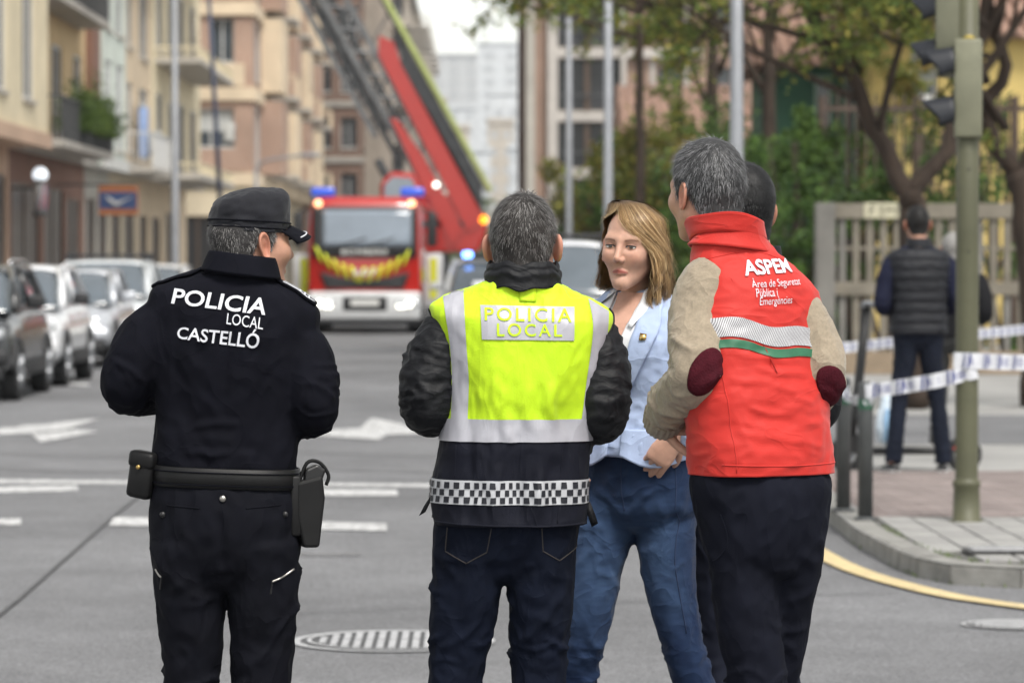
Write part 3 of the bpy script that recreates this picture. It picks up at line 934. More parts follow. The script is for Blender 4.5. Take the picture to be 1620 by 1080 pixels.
# ------------------------------------------------------------------ posts and street furniture
m_grey = M('galvanised', (.24, .25, .27), .5, .12, 3, .1, 30, metal=.25)
m_olive = M('olive_paint', (.085, .085, .048), .55, .12, 4, .15, 30)
m_olive2 = M('olive_weathered', (.19, .19, .13), .6, .15, 5, .15, 30)
m_boll = M('bollard_grey', (.062, .066, .068), .55, .2, 6, .2, 40)
m_bgreen = M('bollard_green', (.02, .09, .05), .5, .1, 20)
m_visor = M('visor_black', (.014, .016, .022), .55, .1, 20)
def lamp_post(x, y, r, h, label, arm=-1, z0=.1, grp='street lamps'):
    t = tag(empty('street_lamp', (x, y, z0)), label, 'street lamp', grp)
    mb = MB(); mb.tube([(0, 0, 0), (0, 0, .9), (0, 0, .95), (0, 0, h)], [r * 1.15, r * 1.12, r, r * .62], 20); mb.build('pole', m_grey, t, True)
    mb = MB(); mb.tube([(0, 0, 0), (0, 0, .03)], r * 1.9, 20); mb.build('base_plate', m_grey, t)
    mb = MB(); mb.tube(spline([(0, 0, h - .1), (arm * .3, 0, h + .25), (arm * 1.6, 0, h + .45)], 12), r * .5, 10); a = mb.build('arm', m_grey, t, True)
    mb = MB(); mb.bbox(min(arm * 1.5, arm * 2.2), max(arm * 1.5, arm * 2.2), -.15, .15, h + .38, h + .52, .05); mb.build('lamp_head', m_grey, t, True)
    mb = MB(); mb.box(-.06, .06, -r * 1.16, -r * 1.0, .4, .75); mb.build('access_door', m_grey, t)
    return t
p = W(1165, 412, 34); lamp_post(p[0], p[1], .072, 8.5, 'thick grey lamp post just behind the tall person in the red vest')
p = W(962, 412, 52); lamp_post(p[0], p[1], .075, 8.5, 'middle grey lamp post behind the blonde woman')
p = W(900, 412, 70); lamp_post(p[0], p[1], .075, 8.5, 'farthest grey lamp post on the kerb behind the white car')
p = W(277, 412, 81); lamp_post(p[0], p[1], .10, 9, 'tall grey lamp post on the pavement behind the parked cars', 1)
p = W(405, 412, 120); lamp_post(p[0], p[1], .09, 4.6, 'short pale lamp post by the brick corner building', 1)
# leaning dark pole
a, b = W(352, 330, 92), W(328, -60, 92)
t = tag(empty('leaning_pole', (a[0], a[1], .12)), 'thin dark blue pole leaning beside the lamp post', 'pole')
d0 = np.array([0, 0, 0.0]); tip = np.array([b[0] - a[0], 0, b[2] - .12]); 
mb = MB(); mb.tube([d0 + (np.array([(a[0] - b[0]) * .25, 0, 0])), tip], [.075, .05], 12); mb.build('pole', M('pole_blue', (.028, .038, .075), .5, .3, 3), t, True)
mb = MB(); mb.tube([(.0, 0, 0), (0, 0, .05)], .14, 16); mb.build('foot', m_grey, t).location = ((a[0] - b[0]) * .25, 0, 0)

# traffic light with a fluted olive post
p = G(1529, 826, .1)
tl = tag(empty('traffic_light', (p[0], p[1], .1)), 'olive green traffic light post with black visors, seen from behind', 'traffic light')
mb = MB()
n = 16
prof = [(0, .102), (.012, .102), (.02, .080), (.20, .074), (.215, .082), (.235, .082), (.245, .068), (.26, .066), (1.6, .066), (3.3, .062)]
mb.tube([(0, 0, z) for z, r_ in prof], [r_ for z, r_ in prof], n); mb.build('post', m_olive, tl, True)
for z in (.95, 1.55, 2.02):
    mb = MB(); mb.tube([(0, -.064, z), (0, -.069, z)], .006, 8); mb.build('bolt', m_dark, tl)
def signal(parent, x, y, z0, z1, face, k, w=.165, dp=.10, nl=2):
    h = empty('signal_head', (x, y, 0), face, parent)
    mb = MB(); mb.bbox(-w / 2, w / 2, -dp / 2, dp / 2, z0, z1, .014); mb.build('housing', m_olive2, h, True)
    for i in range(k):
        zc = z1 - (i + .5) * (z1 - z0) / k
        V, F = [], []; nn = 20; rr = .10
        for s in range(7):
            t_ = s / 6
            for j in range(nn + 1):
                ang = -.45 + (PI + .9) * j / nn
                ln = .19 * (1 - .55 * (1 - math.sin(np.clip(ang, 0, PI))))
                V.append((rr * math.cos(ang), dp / 2 + ln * t_, zc + rr * math.sin(ang) - .03 * t_))
        F = [(s * (nn + 1) + j, s * (nn + 1) + j + 1, (s + 1) * (nn + 1) + j + 1, (s + 1) * (nn + 1) + j) for s in range(6) for j in range(nn)]
        v = sheet('visor', np.array(V), F, m_visor, h, .004)
        mb = MB(); mb.tube([(0, dp / 2 - .005, zc), (0, dp / 2 + .008, zc)], [.085, .07], 20); mb.build('lens', M('lens_dark', (.03, .035, .03), .2, .1, 30) if i == 0 else m_visor, h, True)
    return h
signal(tl, .0, -.02, 2.20, 2.76, R(82), 2, .15, .16)
signal(tl, -.06, .10, 2.55, 3.35, R(60), 3, .22, .16)
mb = MB(); mb.tube([(.0, -.03, 2.76), (.0, -.03, 2.79)], [.045, .03], 14); mb.build('end_cap', M('cap_yellow', (.45, .34, .07), .5), tl, True)
mb = MB(); mb.box(-.05, .05, -.03, .03, 1.98, 2.22); mb.build('bracket', m_olive, tl)

# bollards
def bollard(px, py, label, h=.80):
    p = G(px, py, .1)
    t = tag(empty('bollard', (p[0], p[1], .1)), label, 'bollard', 'bollards on the kerb corner')
    mb = MB(); mb.tube([(0, 0, .0), (0, 0, h - .02), (0, 0, h - .004), (0, 0, h)], [.044, .044, .040, .02], 24); mb.build('shaft', m_boll, t, True)
    mb = MB(); mb.tube([(0, 0, h - .16), (0, 0, h - .10)], .0455, 24, False); mb.build('band', m_bgreen, t, True)
    mb = MB(); mb.tube([(0, 0, .0), (0, 0, .012), (0, 0, .02)], [.07, .066, .046], 24); mb.build('base', m_boll, t, True)
    return p
b1 = bollard(1334, 808, 'slim grey bollard farther from us, behind its twin at the kerb')
b2 = bollard(1369, 822, 'slim grey bollard at the kerb edge nearest the traffic light')

# barrier tape
m_tape = M('tape_white', (.62, .63, .67), .45, .08, 14, .2, 30)
m_tapeb = M('tape_blue', (.035, .045, .18), .5, .1, 30)
def tape(pts, w, label, bars=True, twist=0.0, n=60, seed=0):
    """plastic ribbon hung between 3D points"""
    P = spline(pts, n); T = np.gradient(P, axis=0); T /= np.linalg.norm(T, axis=1)[:, None]
    o = P[0].copy(); t = tag(empty('barrier_tape', o), label, 'tape', 'police tape round the corner')
    V = []
    for i in range(n):
        up = np.array([0, 0, 1.0]) - T[i] * T[i][2]; up /= np.linalg.norm(up); sd = np.cross(T[i], up)
        a = twist * math.sin(i / n * 9 + seed) + .05 * math.sin(i * .5 + seed)
        u = up * math.cos(a) + sd * math.sin(a)
        wob = sd * .006 * math.sin(i * .7 + seed)
        V.append((P[i] - o + u * w / 2 + wob, P[i] - o - u * w / 2 + wob))
    f = lambda i, q: V[i][0] * (1 - q) + V[i][1] * q
    VV = [f(i, q) for i in range(n) for q in (0, 1)]
    ob = sheet('ribbon', np.array(VV), [(2 * i, 2 * i + 1, 2 * i + 3, 2 * i + 2) for i in range(n - 1)], m_tape, t, 0, False)
    if bars:
        L = np.concatenate([[0], np.cumsum(np.linalg.norm(np.diff(P, axis=0), axis=1))])
        def at(s, q, off):
            i = np.interp(s, L, np.arange(n)); i0 = min(int(i), n - 2); k = i - i0
            p_ = f(i0, q) * (1 - k) + f(i0 + 1, q) * k
            return p_ + off
        fr = np.array([0, -.0016, 0])
        s = .05
        mbx = []; mby = []
        while s < L[-1] - .06:
            for d_ in (0, .027):
                mbx.append([at(s + d_ + .016, .04, fr), at(s + d_ + .031, .04, fr), at(s + d_ + .015, .96, fr), at(s + d_, .96, fr)])
            for r_ in (.32, .5, .68):
                mby.append([at(s + .075, r_ - .04, fr), at(s + .12, r_ - .04, fr), at(s + .12, r_ + .04, fr), at(s + .075, r_ + .04, fr)])
            mby.append([at(s + .054, .3, fr), at(s + .064, .3, fr), at(s + .064, .75, fr), at(s + .054, .75, fr)])
            s += .155
        for nm, ms, mt in (('print_bars', mbx, m_tapeb), ('print_lettering', mby, M('tape_grey', (.14, .15, .32), .5))):
            if ms: obj(nm, np.array(ms).reshape(-1, 3), [tuple(range(4 * k, 4 * k + 4)) for k in range(len(ms))], mt, ob)
    return t
dpole = p_pole = np.array(tl.location)
def TP(px, py, d): return W(px, py, d)
dp = np.dot(np.array(tl.location) - _cc, _fw)
d2 = np.dot(b2 - _cc, _fw); d1 = np.dot(b1 - _cc, _fw)
tape([TP(1366, 620, d2 - .05), TP(1420, 612, (d2 + dp) / 2 - .06), TP(1480, 602, dp - .08), TP(1546, 587, dp - .085)], .083, 'white and blue police tape stretched from the near bollard to the traffic light post')
tape([TP(1508, 570, dp - .08), TP(1545, 571, dp - .085), TP(1600, 573, dp + .2), TP(1690, 574, dp + .6)], .092, 'police tape running right from the traffic light post')
tape([TP(1296, 606, d1 - .05), TP(1334, 618, d1 - .06), TP(1352, 634, (d1 + d2) / 2 - .05), TP(1376, 628, d2 - .055)], .075, 'short sagging twisted police tape between the two bollards', True, .7, seed=2)
tape([TP(1368, 640, d2 - .06), TP(1374, 634, d2 - .062), TP(1382, 612, d2 - .064), TP(1384, 604, d2 - .064)], .05, 'crumpled knot of police tape on the near bollard', False, .5, n=20, seed=1)
tape([TP(1325, 551, 29), TP(1370, 546, 29.4), TP(1415, 541, 29.8), TP(1550, 528, 31), TP(1640, 519, 32)], .085, 'far police tape passing behind the two bystanders', True, .1, seed=4)

# ------------------------------------------------------------------ kick scooter and carrier bag
p = G(1432, 742, .1)
sc = tag(empty('kick_scooter', (p[0], p[1], .1)), 'black electric kick scooter standing on the red paving behind the bollards', 'scooter')
s_ = 5625 / p[1]
mb = MB(); mb.bbox(-.34, .34, -.08, .08, .11, .16, .015); mb.build('deck', m_dark, sc, True)
for x in (-.42, .42):
    w_ = empty('wheel', (x, 0, .11), 0, sc)
    a = np.linspace(0, 2 * PI, 25); mb = MB(); mb.tube([(math.cos(t) * .10, 0, math.sin(t) * .10) for t in a], .034, 10); mb.build('tyre', m_rub, w_, True)
    mb = MB(); mb.tube([(0, -.02, 0), (0, .02, 0)], .06, 16); mb.build('hub', m_grey, w_)
mb = MB(); mb.tube([(-.42, 0, .14), (-.36, 0, .40), (-.28, 0, 1.16)], [.04, .036, .034], 12); mb.build('stem', m_dark, sc, True)
mb = MB(); mb.tube([(-.30, -.24, 1.17), (-.28, 0, 1.18), (-.30, .24, 1.17)], .016, 10); hb = mb.build('handlebar', m_dark, sc, True)
mb = MB(); mb.bbox(-.31, -.23, -.05, .05, 1.16, 1.21, .01); mb.build('display', m_grey, hb, True)
mb = MB(); mb.prism([(-.50, .12), (-.36, .26), (-.30, .25), (-.33, .12)], 1, -.04, .04); mb.build('front_fender', m_dark, sc)
mb = MB(); mb.bbox(.32, .36, -.03, .03, .14, .17, .006); mb.build('rear_light', M('red_lamp', (.5, .03, .02), .3), sc, True)
mb = MB(); mb.tube([(-.1, -.08, .11), (-.14, -.16, .0)], .01, 8); mb.build('kickstand', m_dark, sc)
p = G(1408, 722, .1)
bg = tag(empty('carrier_bag', (p[0], p[1], .1)), 'white and pale blue plastic carrier bag of bottles hanging by the scooter', 'bag')
rr = [ring(z, 0, 0, a, b, b, 2.6, 0, 40) for z, a, b in ((.10, .05, .04), (.12, .085, .06), (.22, .10, .07), (.34, .085, .055), (.42, .06, .03), (.46, .05, .02))]
V, F = loft(rr); N = vnormals(V, F); V = wrinkle(V, N, .02, 16, (1, 1, .6), 3, True); obj('bag', V, F, M('bag_plastic', (.50, .58, .66), .35, .25, 12, .3, 30), bg, True)
mb = MB(); mb.tube(spline([(-.045, 0, .45), (-.03, 0, .54), (.03, 0, .54), (.045, 0, .45)], 12), .006, 6); mb.build('handle', M('bag_handle', (.6, .62, .66), .5), bg, True)
for x in (-.03, .03):
    mb = MB(); mb.tube([(x, -.06, .12), (x, -.062, .30), (x, -.062, .34), (x, -.062, .37)], [.03, .03, .014, .014], 14); mb.build('bottle', M('bottle_blue', (.25, .42, .62), .15, .1, 20), bg, True)
# ------------------------------------------------------------------ vehicles
m_glass = M('car_glass', (.10, .12, .14), .06, .15, 2, spec=.6, coat=.6)  # base lightened so part of the reflected sky sits in the colour
m_wglass = M('truck_glass', (.20, .24, .29), .05, .15, 1.2, spec=.6, coat=.8)  # grey-blue base carries the sky's reflection in its colour
m_tyre = M('tyre', (.018, .018, .019), .85, .2, 20)
m_rim = M('alloy', (.42, .43, .45), .35, .1, 10, metal=.7)
m_chrome = M('chrome', (.62, .63, .65), .15, .05, 20, metal=1)
m_headl = M('headlamp', (.62, .64, .66), .12, .1, 14, metal=.4, coat=1)
m_amber = M('amber_lamp', (.7, .30, .05), .3, .05, 20)
m_plate = M('plate_white', (.68, .68, .66), .5, .05, 20)
m_blackp = M('bumper_black', (.018, .018, .02), .6, .15, 10)
def paint(name, c, metal=.0): return M(name, c, .30, .05, 2, metal=metal, coat=.8)
def sect(w, z0, z1, e=4.0, n=36, taper=0.0):
    a = np.arange(n) * 2 * PI / n + PI / n
    x = w * np.sign(np.cos(a)) * np.abs(np.cos(a)) ** (2 / e); z = (z0 + z1) / 2 + (z1 - z0) / 2 * np.sign(np.sin(a)) * np.abs(np.sin(a)) ** (2 / e)
    return x * (1 - taper * (z - z0) / (z1 - z0)), z
def car(x, y, label, pm, L=4.3, Wd=1.78, H=1.55, hood=.98, roof0=1.35, roof1=3.5, tail=4.15, wheel=.33, cat='car', mirror=None, rails=False, twin=False, low=None, rz=0.0, lit=False, grp='cars parked along the kerb', name='parked_car', rack=False):
    """front of the car toward -Y at local y=0"""
    t = tag(empty(name, (x, y, 0), rz), label, cat, grp)
    w = Wd / 2; belt = hood + .06
    prof = [(.0, .80 * w, .42, hood - .30), (.06, .90 * w, .34, hood - .22), (.22, .97 * w, .28, hood - .12), (.55, w, .24, hood - .04), (roof0 - .35, w, .22, hood), (roof0, w, .22, belt), (L * .5, w, .22, belt + .02), (roof1, w, .22, belt + .04),
            (L - .45, .98 * w, .24, belt + .04), (L - .10, .92 * w, .32, belt - .02), (L, .82 * w, .42, belt - .15)]
    P = spline(prof, 34)
    rings = []
    for yy, ww, a, b in P:
        xs, zs = sect(ww, a, b, 4.2, 36, .05); rings.append(np.stack([xs, np.full(36, yy), zs], 1))
    V, F = loft(rings); body = obj('body', V, F, pm, t, True)
    # cabin: glass core with a painted roof and pillars
    cab = [(roof0 - .42, .80 * w, belt - .06, belt - .02), (roof0 - .1, .80 * w, belt - .08, belt + (H - belt) * .42), (roof0 + .45, .80 * w, belt - .08, H - .045), (roof0 + .75, .80 * w, belt - .08, H - .012), (L * .52, .80 * w, belt - .08, H - .004), (roof1, .79 * w, belt - .08, H - .03), (tail - .1, .76 * w, belt - .06, belt + (H - belt) * .45), (tail, .74 * w, belt - .06, belt)]
    rings = []
    for yy, ww, a, b in spline(cab, 26):
        b = max(b, a + .03); xs, zs = sect(ww * 1.12, a, b, 5, 36, .20); rings.append(np.stack([xs, np.full(36, yy), zs], 1))
    V, F = loft(rings); obj('cabin_glass', V, F, m_glass, t, True)
    rf = []
    for yy in np.linspace(roof0 + .42, roof1 + .12, 14):
        q = spline(cab, 60); hz = np.interp(yy, q[:, 0], q[:, 3])
        a = np.linspace(-1, 1, 17); rf.append(np.stack([a * .74 * w, np.full(17, yy), hz + .012 - .05 * np.abs(a) ** 5], 1))
    V, F = loft(rf, cap=False, closed=False); sheet('roof', V, F, pm, t, .012)
    for sx in (-1, 1):
        mb = MB()
        q = spline(cab, 60)
        mb.tube([(sx * .90 * w, roof0 - .40, belt - .03), (sx * .84 * w, roof0 + .02, belt + (H - belt) * .52), (sx * .735 * w, roof0 + .46, H - .04)], [.05, .042, .04], 8)
        mb.tube([(sx * .735 * w, roof0 + .46, H - .045), (sx * .745 * w, L * .52, H - .02), (sx * .73 * w, roof1, H - .05), (sx * .83 * w, tail - .15, belt + .02)], [.04, .035, .045, .07], 8)
        mb.tube([(sx * .90 * w, L * .53, belt), (sx * .765 * w, L * .53, H - .05)], .035, 8)
        mb.build('pillar', pm, t, True)
        # wheels
        for yy in (.80, L - .82):
            wh = empty('wheel', (sx * (w - .10), yy, wheel), 0, t)
            a = [(-.10, wheel * .80), (-.10, wheel * .96), (-.07, wheel), (.07, wheel), (.10, wheel * .96), (.10, wheel * .80)]
            n = 28; rr = []
            for xx, r_ in a:
                an = np.arange(n) * 2 * PI / n; rr.append(np.stack([np.full(n, xx), np.cos(an) * r_, np.sin(an) * r_], 1))
            V, F = loft(rr); obj('tyre', V, F, m_tyre, wh, True)
            mb = MB(); mb.tube([(sx * .06, 0, 0), (sx * .104, 0, 0)], [wheel * .66, wheel * .62], 24)
            for k in range(5):
                an = k * 2 * PI / 5; mb.tube([(sx * .105, 0, 0), (sx * .108, math.cos(an) * wheel * .58, math.sin(an) * wheel * .58)], .03, 6)
            mb.build('rim', m_rim, wh, True)
            mb = MB(); an = np.linspace(0, PI, 18); mb.tube([(sx * (w - .025), yy + math.cos(q_) * wheel * 1.12, wheel + math.sin(q_) * wheel * 1.12) for q_ in an], .035, 8); mb.build('wheel_arch', low or m_blackp, t, True)
        # headlights
        hh = hood - .27
        if twin:
            for k, (dx, r_) in enumerate(((.70, .115), (.47, .095))):
                mb = MB(); mb.tube([(sx * dx * w, .10, hh), (sx * dx * w, .0 - .01 + .05 * (k == 0), hh)], [r_, r_ * .9], 20); mb.build('headlight', m_headl, t, True)
        else:
            rr = [ring(0, 0, 0, .19, .085, .085, 2.8, 0, 24), ring(.05, 0, 0, .15, .06, .06, 2.6, 0, 24)]
            V, F = loft(rr); V = np.stack([V[:, 0], -V[:, 2], V[:, 1] + V[:, 0] * sx * .25], 1); V[:, 1] += np.abs(V[:, 0] * sx + .19) * .35
            obj('headlight', V + np.array([sx * .70 * w, .02, hh]), F, m_headl, t, True)
        mb = MB(); mb.tube([(sx * .72 * w, .02, .48), (sx * .72 * w, -.01, .48)], [.06, .055], 14); mb.build('fog_lamp', m_headl, t, True)
        mb = MB(); mb.bbox(-.10, .10, -.05, .09, -.07, .08, .03); mr_ = mb.build('mirror', mirror or pm, t, True, (sx * (w + .10), roof0 + .05, belt + .06))
        mb = MB(); mb.box(-.12, .02, .0, .05, -.05, -.02); mb.build('stalk', m_blackp, mr_)
        for yy in (L * .40, L * .62):
            mb = MB(); mb.bbox(-.012, .016, -.09, .09, -.012, .012, .006); mb.build('door_handle', pm, t, True, (sx * (w - .008), yy, belt - .10))
        mb = MB(); mb.bbox(-.012, .012, -1.2, 1.0, -.09, .09, .02); mb.build('sill', low or m_blackp, t, True, (sx * (w - .002), L * .5, .36))
        if rails:
            mb = MB(); mb.tube(spline([(sx * .70 * w, roof0 + .6, H + .0), (sx * .70 * w, roof0 + .75, H + .06), (sx * .70 * w, roof1 - .2, H + .05), (sx * .70 * w, roof1, H - .01)], 14), .02, 8); mb.build('roof_rail', m_chrome, t, True)
        mb = MB(); mb.bbox(-.09, .09, -.02, .02, -.14, .14, .02); mb.build('tail_light', M('tail_red', (.35, .02, .02), .3), t, True, (sx * .70 * w, L - .03, belt - .15))
    gz = hood - .33
    mb = MB(); mb.bbox(-.40 * w, .40 * w, -.015, .05, gz - .09, gz + .09, .02); g = mb.build('grille', m_blackp, t, True)
    for k in range(3):
        mb = MB(); mb.box(-.38 * w, .38 * w, -.022, -.012, gz - .055 + k * .05, gz - .04 + k * .05); mb.build('grille_bar', m_chrome, g)
    mb = MB(); mb.bbox(-.88 * w, .88 * w, -.02, .16, .24, .42, .04); mb.build('lower_bumper', low or m_blackp, t, True)
    mb = MB(); mb.bbox(-.95 * w, .95 * w, -.035, .20, .42, .60, .05); mb.build('bumper', low if low else pm, t, True)
    mb = MB(); mb.box(-.26, .26, -.046, -.036, .46, .57); mb.build('number_plate', m_plate, t)
    mb = MB(); mb.tube([(-.5 * w, roof0 - .45, hood + .03), (.1 * w, roof0 - .25, belt + .08)], .012, 6); mb.build('wiper', m_blackp, t)
    if rack:
        for yy in (roof0 + .7, roof0 + 1.5):
            mb = MB(); mb.bbox(-.80 * w, .80 * w, yy - .06, yy + .06, H + .05, H + .11, .015); mb.build('rack_bar', m_blackp, t, True)
        for sx in (-1, 1):
            mb = MB(); mb.bbox(sx * .74 * w - .03, sx * .74 * w + .03, roof0 + .6, roof0 + 1.7, H - .02, H + .13, .015); mb.build('rack_side', m_blackp, t, True)
    return t
def cx(px, y): return (px - 760) / FPX * y
car(-6.16, 39.9, 'black SUV parked nearest us, cut by the picture edge', paint('paint_dark', (.012, .013, .015)), 4.3, 1.80, 1.54, 1.0, rails=True, low=m_blackp, mirror=m_blackp)
car(-6.16, 44.6, 'white SUV with black mirrors parked behind the black one', paint('paint_white', (.74, .75, .77)), 4.3, 1.80, 1.53, .98, mirror=m_blackp)
car(-6.35, 52.6, 'silver saloon with round twin headlights parked third in the row', paint('paint_silver', (.56, .58, .62), .35), 4.7, 1.80, 1.46, .93, 1.55, 3.45, 4.2, twin=True)
car(-6.4, 59.0, 'pale estate car with roof rack parked behind the silver saloon', paint('paint_pale', (.66, .69, .71)), 4.6, 1.80, 1.60, .98, rack=True)
car(-6.4, 66.5, 'last white car of the parked row, mostly hidden by the police cap wearer', paint('paint_white2', (.6, .6, .6)), 4.4, 1.80, 1.52, .96)
car(1.02, 47, 'white four-wheel drive with black roof rack behind the hi-vis vest', paint('paint_white3', (.66, .67, .70)), 4.5, 1.86, 1.86, 1.12, 1.45, 4.0, 4.4, rails=False, rack=True, grp='vehicles stopped in the street')
ec = car(.22, 62, 'white and red emergency car with a blue beacon beside the fire engine', paint('paint_white4', (.62, .62, .62)), 4.5, 1.82, 1.62, 1.02, grp='vehicles stopped in the street')
m_redp = paint('fire_red', (.40, .014, .010))
m_beacon = M('beacon_blue', (.02, .06, .5), .2, .05, 10, emis=(.08, .22, 1.0), estr=.2, coat=.5)
m_beaconlit = M('beacon_lit', (.05, .1, .6), .2, 0, emis=(.15, .35, 1.0), estr=5)
mb = MB(); mb.bbox(-.55, .55, 1.75, 2.0, 1.63, 1.72, .03); lb = mb.build('light_bar', m_blackp, ec, True)
mb = MB(); mb.bbox(-.54, -.36, 1.72, 2.02, 1.645, 1.76, .04); mb.build('beacon', m_beaconlit, lb, True)
mb = MB(); mb.box(-.80, .80, -.055, -.04, .64, .70); mb.build('red_stripe', m_redp, ec)
mb = MB(); mb.prism([(.10, .94), (.30, 1.0), (.30, 1.03), (.10, .97)], 0, -.75, .75); mb.build('hood_stripe', m_redp, ec)

# ------------------------------------------------------------------ fire engine with turntable ladder
def fire_engine():
    D = 77.6; S = FPX / D
    x0 = cx(577, D)
    t = tag(empty('fire_engine', (x0, D, 0)), 'red and white fire engine with raised turntable ladder facing us', 'fire engine')
    m_bump = M('bumper_white', (.60, .61, .62), .45, .08, 4)
    m_yel = M('chevron_yellow', (.62, .66, .02), .5, .05, 20)
    m_gm = M('gun_metal', (.055, .058, .062), .5, .2, 4, metal=.4)
    m_lat = M('ladder_steel', (.16, .165, .17), .5, .2, 3, metal=.4)
    m_lit = M('headlamp_lit', (.9, .9, .85), .2, 0, emis=(1.0, .97, .85), estr=2.2)
    m_mk = M('marker_lit', (.9, .5, .3), .3, 0, emis=(1.0, .42, .2), estr=2.2)
    w = 1.25
    # cab: bowed front, sloping screen
    prof = [(-.0, .96 * w, .62, 1.80), (.03, .985 * w, .60, 2.0), (.12, w, .58, 2.72), (.30, w, .56, 2.93), (.55, w, .56, 3.0), (1.5, w, .56, 3.0), (2.1, w, .56, 2.96), (2.15, w * .99, .58, 2.9)]
    rings = []
    for yy, ww, a, b in spline(prof, 30):
        xs, zs = sect(ww, a, b, 9, 60, .03); rings.append(np.stack([xs, np.full(60, yy), zs], 1))
    V, F = loft(rings); V[:, 1] += .10 * (V[:, 0] / w) ** 4 + .16 * sstep(1.8, 3.0, V[:, 2]) * sstep(.6, .0, V[:, 1]); obj('cab', V, F, m_redp, t, True)
    def front(x, z, off=0.0):    # cab front surface
        return np.array([x, -.012 - off + .10 * (abs(x) / w) ** 4 + .20 * sstep(1.75, 3.0, z), z])
    def panel(name, xs, zs, mat, par=t, off=.0, nx=24, nz=8, fx=None):
        V, F = [], []
        for j in range(nz):
            for i in range(nx):
                z = zs[0] + (zs[1] - zs[0]) * j / (nz - 1); x = xs[0] + (xs[1] - xs[0]) * i / (nx - 1)
                if fx: x, z = fx(x, z, i / (nx - 1), j / (nz - 1))
                V.append(front(x, z, off))
        F = [(j * nx + i, j * nx + i + 1, (j + 1) * nx + i + 1, (j + 1) * nx + i) for j in range(nz - 1) for i in range(nx - 1)]
        return sheet(name, np.array(V), F, mat, par, .012)
    panel('screen_surround', (-1.14, 1.14), (1.68, 2.78), m_blackp, off=.02)
    panel('windscreen', (-.92, 1.02), (1.90, 2.70), m_wglass, off=.045)
    for sx in (-1, 1):
        mb = MB(); mb.tube([front(sx * .3 - .3, 1.90, .07), front(sx * .3 + .35, 2.10, .07)], .014, 6); mb.build('wiper', m_blackp, t)
    flat_text('lettering', 'BOMBERS', m_plate, t, front(-.50, 1.735, .055), (1, 0, 0), (0, 0, 1), 1.0, .11, .02, 1.1)
    # hazard chevrons in a smile-shaped band, each its own panel
    def arc(u): x = -1.04 + 2.08 * u; return x, 1.78 - .50 * (1 - (x / 1.06) ** 2)
    nch = 11
    for k in range(nch):
        u0, u1 = k / nch, (k + 1) / nch
        V = []
        sl = .11 if (u0 + u1) / 2 < .5 else -.11
        for q in (0, .5, 1):
            for u in (u0, u0 + .24 / nch, u0 + .48 / nch):
                x, z = arc(u); V.append(front(np.clip(x + sl * (.5 - q), -1.1, 1.1), z - .16 + .34 * q, .050))
        F = [(j * 3 + i, j * 3 + i + 1, (j + 1) * 3 + i + 1, (j + 1) * 3 + i) for j in range(2) for i in range(2)]
        sheet('chevron', np.array(V), F, m_yel, t, .01)
    flat_text('unit_number', '607', m_plate, t, front(-.24, 1.27, .085), (1, 0, 0), (0, 0, 1), .52, .15, .02, 1.1)
    panel('grille', (-1.0, 1.0), (1.00, 1.36), m_blackp, off=.012, fx=lambda x, z, u, v: (x * (.85 + .15 * v), z - (.0 if v < .5 else .18 * (1 - (x / 1.0) ** 2) * 1.0)))
    mb = MB(); mb.bbox(-1.22, 1.22, -.22, .35, .30, .92, .07); bp = mb.build('bumper', m_bump, t, True)
    mb = MB(); mb.bbox(-.48, .50, -.235, -.15, .50, .82, .03); mb.build('winch_recess', m_blackp, bp, True)
    mb = MB(); mb.box(-.30, .32, -.245, -.236, .62, .75); mb.build('number_plate', m_plate, bp)
    mb = MB(); mb.bbox(-1.16, 1.16, -.16, .3, .20, .32, .03); mb.build('skirt', m_blackp, bp, True)
    for sx in (-1, 1):
        mb = MB(); mb.bbox(-.24, .24, -.03, .03, -.09, .09, .03); mb.build('headlight', m_headl, bp, True, (sx * .92, -.225, .66))
        mb = MB(); mb.tube([(0, 0, 0), (0, -.035, 0)], [.085, .08], 18); mb.build('lamp', m_lit, bp, True, (sx * .98, -.25, .66))
        mb = MB(); mb.bbox(-.10, .10, -.03, .03, -.035, .035, .015); mb.build('daytime_lamp', m_lit, bp, True, (sx * .80, -.245, .60))
        mb = MB(); mb.tube([(0, 0, 0), (0, -.04, 0)], [.085, .075], 16); mb.build('marker_lamp', m_mk, t, True, tuple(front(sx * 1.02, 2.84, .0)))
        mb = MB(); mb.bbox(-.26, .26, -.16, .16, 0, .20, .05); b_ = mb.build('beacon', m_beacon, t, True, (sx * .98 + .05, .62, 3.0))
        mb = MB(); mb.bbox(-.10, .12, -.08, .08, -.38, .36, .04); mr_ = mb.build('mirror', m_blackp, t, True, (sx * 1.46, .05, 2.28))
        mb = MB(); mb.tube([(0, .05, .36), (-sx * .2, .25, .45)], .03, 8); mb.build('mirror_arm', m_blackp, mr_, True)
        for yy in (1.0, 5.0):
            wh = empty('wheel', (sx * 1.08, yy, .50), 0, t); n = 28; rr = []
            for xx, r_ in ((-.16, .40), (-.16, .48), (-.10, .50), (.10, .50), (.16, .48), (.16, .40)):
                an = np.arange(n) * 2 * PI / n; rr.append(np.stack([np.full(n, xx), np.cos(an) * r_, np.sin(an) * r_], 1))
            V, F = loft(rr); obj('tyre', V, F, m_tyre, wh, True)
            mb = MB(); mb.tube([(sx * .1, 0, 0), (sx * .165, 0, 0)], [.3, .2], 20); mb.build('rim', m_rim, wh, True)
        # side window, door and grab rail
        mb = MB(); mb.prism([(.35, 1.85), (1.5, 1.85), (1.5, 2.65), (.60, 2.65)], 0, sx * 1.215 - .006, sx * 1.255 + .0); mb.build('side_window', m_wglass, t)
        mb = MB(); mb.tube([(sx * 1.29, 1.62, 1.1), (sx * 1.29, 1.62, 2.2)], .02, 8); mb.build('grab_rail', m_chrome, t)
